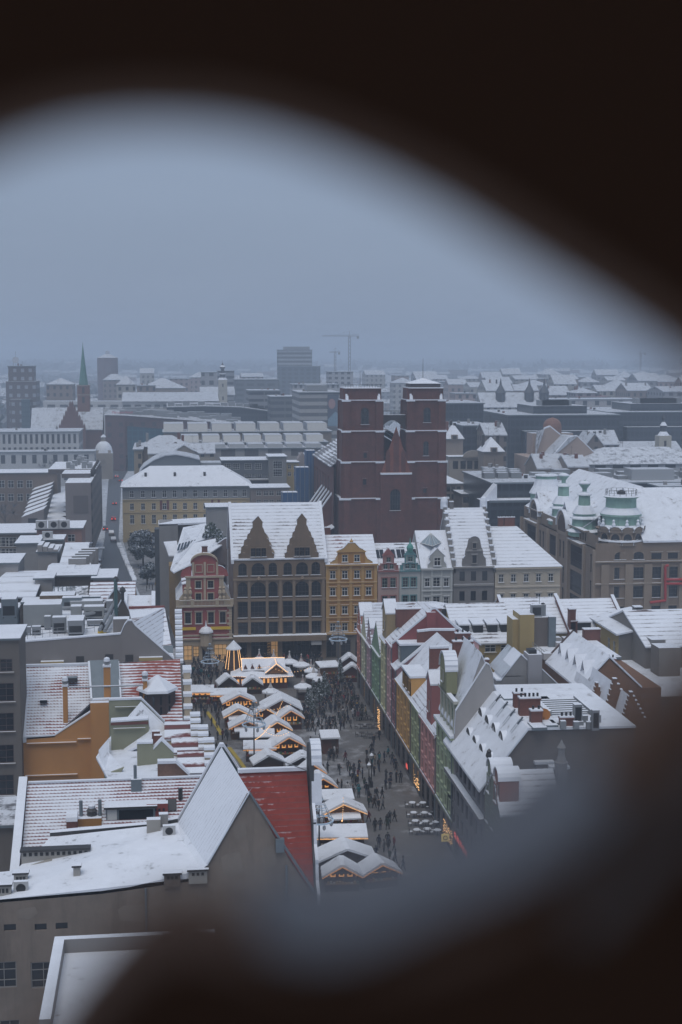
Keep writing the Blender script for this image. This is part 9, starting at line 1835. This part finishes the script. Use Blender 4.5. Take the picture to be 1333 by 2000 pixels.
COL = [('black', (.016, .016, .018)), ('black', (.02, .019, .02)), ('dark navy', (.02, .026, .05)), ('charcoal', (.045, .045, .05)), ('dark brown', (.05, .032, .022)), ('dark green', (.025, .04, .028)), ('grey', (.12, .12, .125)), ('beige', (.30, .24, .17)), ('bright red', (.36, .025, .025)), ('teal', (.02, .14, .16)), ('wine red', (.12, .02, .03)), ('white', (.5, .5, .52)), ('mustard yellow', (.45, .26, .03)), ('orange', (.55, .12, .03))]
WT = [10, 9, 9, 8, 5, 4, 4, 2, .8, .8, 2, .8, .25, .15]
PL = []; used = {}
MARKS += [(*G(706, 1440), 'the dark cafe tables'), (*G(828, 1604), 'the snowy cafe tables'), (*G(721, 1558), 'the street lanterns'), (*G(411, 1322), 'the red-house lamp'), (*G(545, 1296), 'the brown store'), (*G(655, 1350), 'the firs'), (*G(790, 1520), 'the orange house'), (*G(760, 1690), 'the misty lane end'), (*G(700, 1490), 'the open paving'), (*G(385, 1430), 'the yellow strips'), (*G(375, 1300), 'the red gabled house')]
def put(px, py):
    x, y = G(px, py)
    if x > XF - 1.2 or y > 282.5: return False
    if any(a < x < b and c < y < d for a, b, c, d in FOOT): return False
    if any((x - a) ** 2 + (y - b) ** 2 < .36 for a, b in PL): return False
    PL.append((x, y)); m2, pose, lc = BOD[rnd.randrange(len(BOD))]; cn, cc = rnd.choices(COL, WT)[0]; o = bpy.data.objects.new('person', m2); C.objects.link(o); sc = rnd.uniform(.94, 1.08) * (1 if rnd.random() > .06 else .72)
    o.location = (x, y, .035); o.rotation_euler = (0, 0, rnd.uniform(0, 6.283)); o.scale = (sc * 1.06, sc * 1.06, sc); o.color = (*cc, 1)
    mark = min(MARKS, key=lambda q: (q[0] - x) ** 2 + (q[1] - y) ** 2); hat = rnd.random() < .45; pack = rnd.random() < .16 and not hat
    act = {'stand': 'standing', 'walk': 'walking', 'walk2': 'striding', 'hold': 'holding a cup'}[pose]; hc, hcol = rnd.choices(COL, WT)[0]
    lab = '%s in %s %s%s%s %s by %s' % ('child' if sc < .8 else 'person', cn, 'long coat' if lc else 'jacket', ', %s hat' % hc if hat else '', ', backpack' if pack else '', act, mark[2])
    if lab in used:
        k = used[lab]; used[lab] += 1; lab = lab.replace(' by ', [' near ', ' close to ', ' past ', ' beyond '][min(k - 1, 3)])
    else: used[lab] = 1
    lab = lab.replace(' long coat', ' coat') if len(lab.split()) > 16 else lab
    tag(o, lab, 'person', 'people at the Christmas market')
    for f, me, c in ((hat, hm, hcol), (pack, bm_, (.03, .03, .035))):
        if f: h = bpy.data.objects.new('hat' if me is hm else 'backpack', me); C.objects.link(h); h.parent = o; h.color = (*c, 1)
    return True
ZONES = [(358, 450, 1290, 1335, 30), (366, 452, 1340, 1400, 24), (372, 462, 1400, 1490, 26), (458, 625, 1288, 1312, 24), (632, 700, 1336, 1385, 38), (590, 690, 1385, 1428, 34), (690, 742, 1372, 1408, 14), (600, 640, 1432, 1472, 9), (640, 730, 1476, 1560, 36), (722, 785, 1440, 1545, 22), (640, 790, 1560, 1640, 24), (700, 790, 1640, 1720, 14)]
for a, b, c, d, n_p in ZONES:
    k = tries = 0
    while k < n_p and tries < 400:
        tries += 1; px, py = rnd.uniform(a, b), rnd.uniform(c, d)
        if put(px, py):
            k += 1
            if rnd.random() < .5 and k < n_p and put(px + rnd.uniform(8, 11) * rnd.choice((-1, 1)), py + rnd.uniform(-3, 3)): k += 1
for k in range(14):
    px, py = rnd.choice(((268, 1110), (292, 1128), (300, 1116), (285, 1150), (296, 1156), (308, 1150), (278, 1115), (306, 1124))); x, y = G(px + rnd.uniform(-8, 8), py + rnd.uniform(-6, 6)); PL.append((x, y)); m2, pose, lc = BOD[rnd.randrange(len(BOD))]; cn, cc = rnd.choices(COL, WT)[0]; o = bpy.data.objects.new('person', m2); C.objects.link(o); o.location = (x, y, .04); o.rotation_euler = (0, 0, rnd.uniform(0, 6.3)); o.color = (*cc, 1)
    tag(o, 'person in %s %s on the trodden snow by the side street trees, number of walkers there small' % (cn, 'long coat' if lc else 'jacket'), 'person', 'walkers on the side street'); o['label'] = 'person in %s %s %s on the pavement by the snowy trees' % (cn, 'long coat' if lc else 'jacket', 'walking' if 'walk' in pose else 'standing')

CM = [plain('crowd_coat_' + 'abcde'[i], c, .85) for i, c in enumerate(((.016, .016, .018), (.02, .026, .05), (.05, .032, .022), (.1, .1, .105), (.14, .03, .03)))]; mb = MB()
for a, b, c, d, n_p in ((358, 452, 1284, 1340, 55), (456, 628, 1286, 1314, 50), (632, 702, 1334, 1390, 40), (590, 690, 1388, 1430, 25), (368, 455, 1340, 1420, 25)):
    k = tries = 0
    while k < n_p and tries < 500:
        tries += 1; x, y = G(rnd.uniform(a, b), rnd.uniform(c, d))
        if x > XF - 1 or y > 282.5 or any(p < x < q and r < y < s for p, q, r, s in FOOT) or any((x - p) ** 2 + (y - q) ** 2 < .3 for p, q in PL): continue
        k += 1; PL.append((x, y)); me = BOD[rnd.randrange(8)][0]; an = rnd.uniform(0, 6.283); ca, sa = math.cos(an), math.sin(an); sc = rnd.uniform(.95, 1.08); i0 = len(mb.v); mb.v += [(x + (v.co.x * ca - v.co.y * sa) * sc, y + (v.co.x * sa + v.co.y * ca) * sc, .035 + v.co.z * sc) for v in me.vertices]
        cm = [mb.mi(CM[rnd.choices(range(5), (5, 4, 3, 2, 1))[0]]), mb.mi(SKIN), mb.mi(HAIR), mb.mi(TROU[0]), mb.mi(BOOT)]
        for p in me.polygons: mb.f.append(tuple(i0 + q for q in p.vertices)); mb.m.append(cm[p.material_index])
mb.obj('crowd', smooth=True, kind='stuff')
# ---------------------------------------------------------------- haze
mb = MB(); mb.box(-9200, 9200, -400, 12200, -7, 100, None)
m = bpy.data.materials.new('hazy_air'); m.use_nodes = True; n = m.node_tree.nodes; l = m.node_tree.links
n.remove(n['Principled BSDF']); pv = n.new('ShaderNodeVolumePrincipled')
pv.inputs['Color'].default_value = (.74, .84, .96, 1); pv.inputs['Density'].default_value = HAZE; pv.inputs['Anisotropy'].default_value = .2
l.new(pv.outputs[0], n['Material Output'].inputs['Volume'])
mb.mats = [m]; mb.m = [0] * len(mb.f)
hz = mb.obj('haze', kind='stuff');
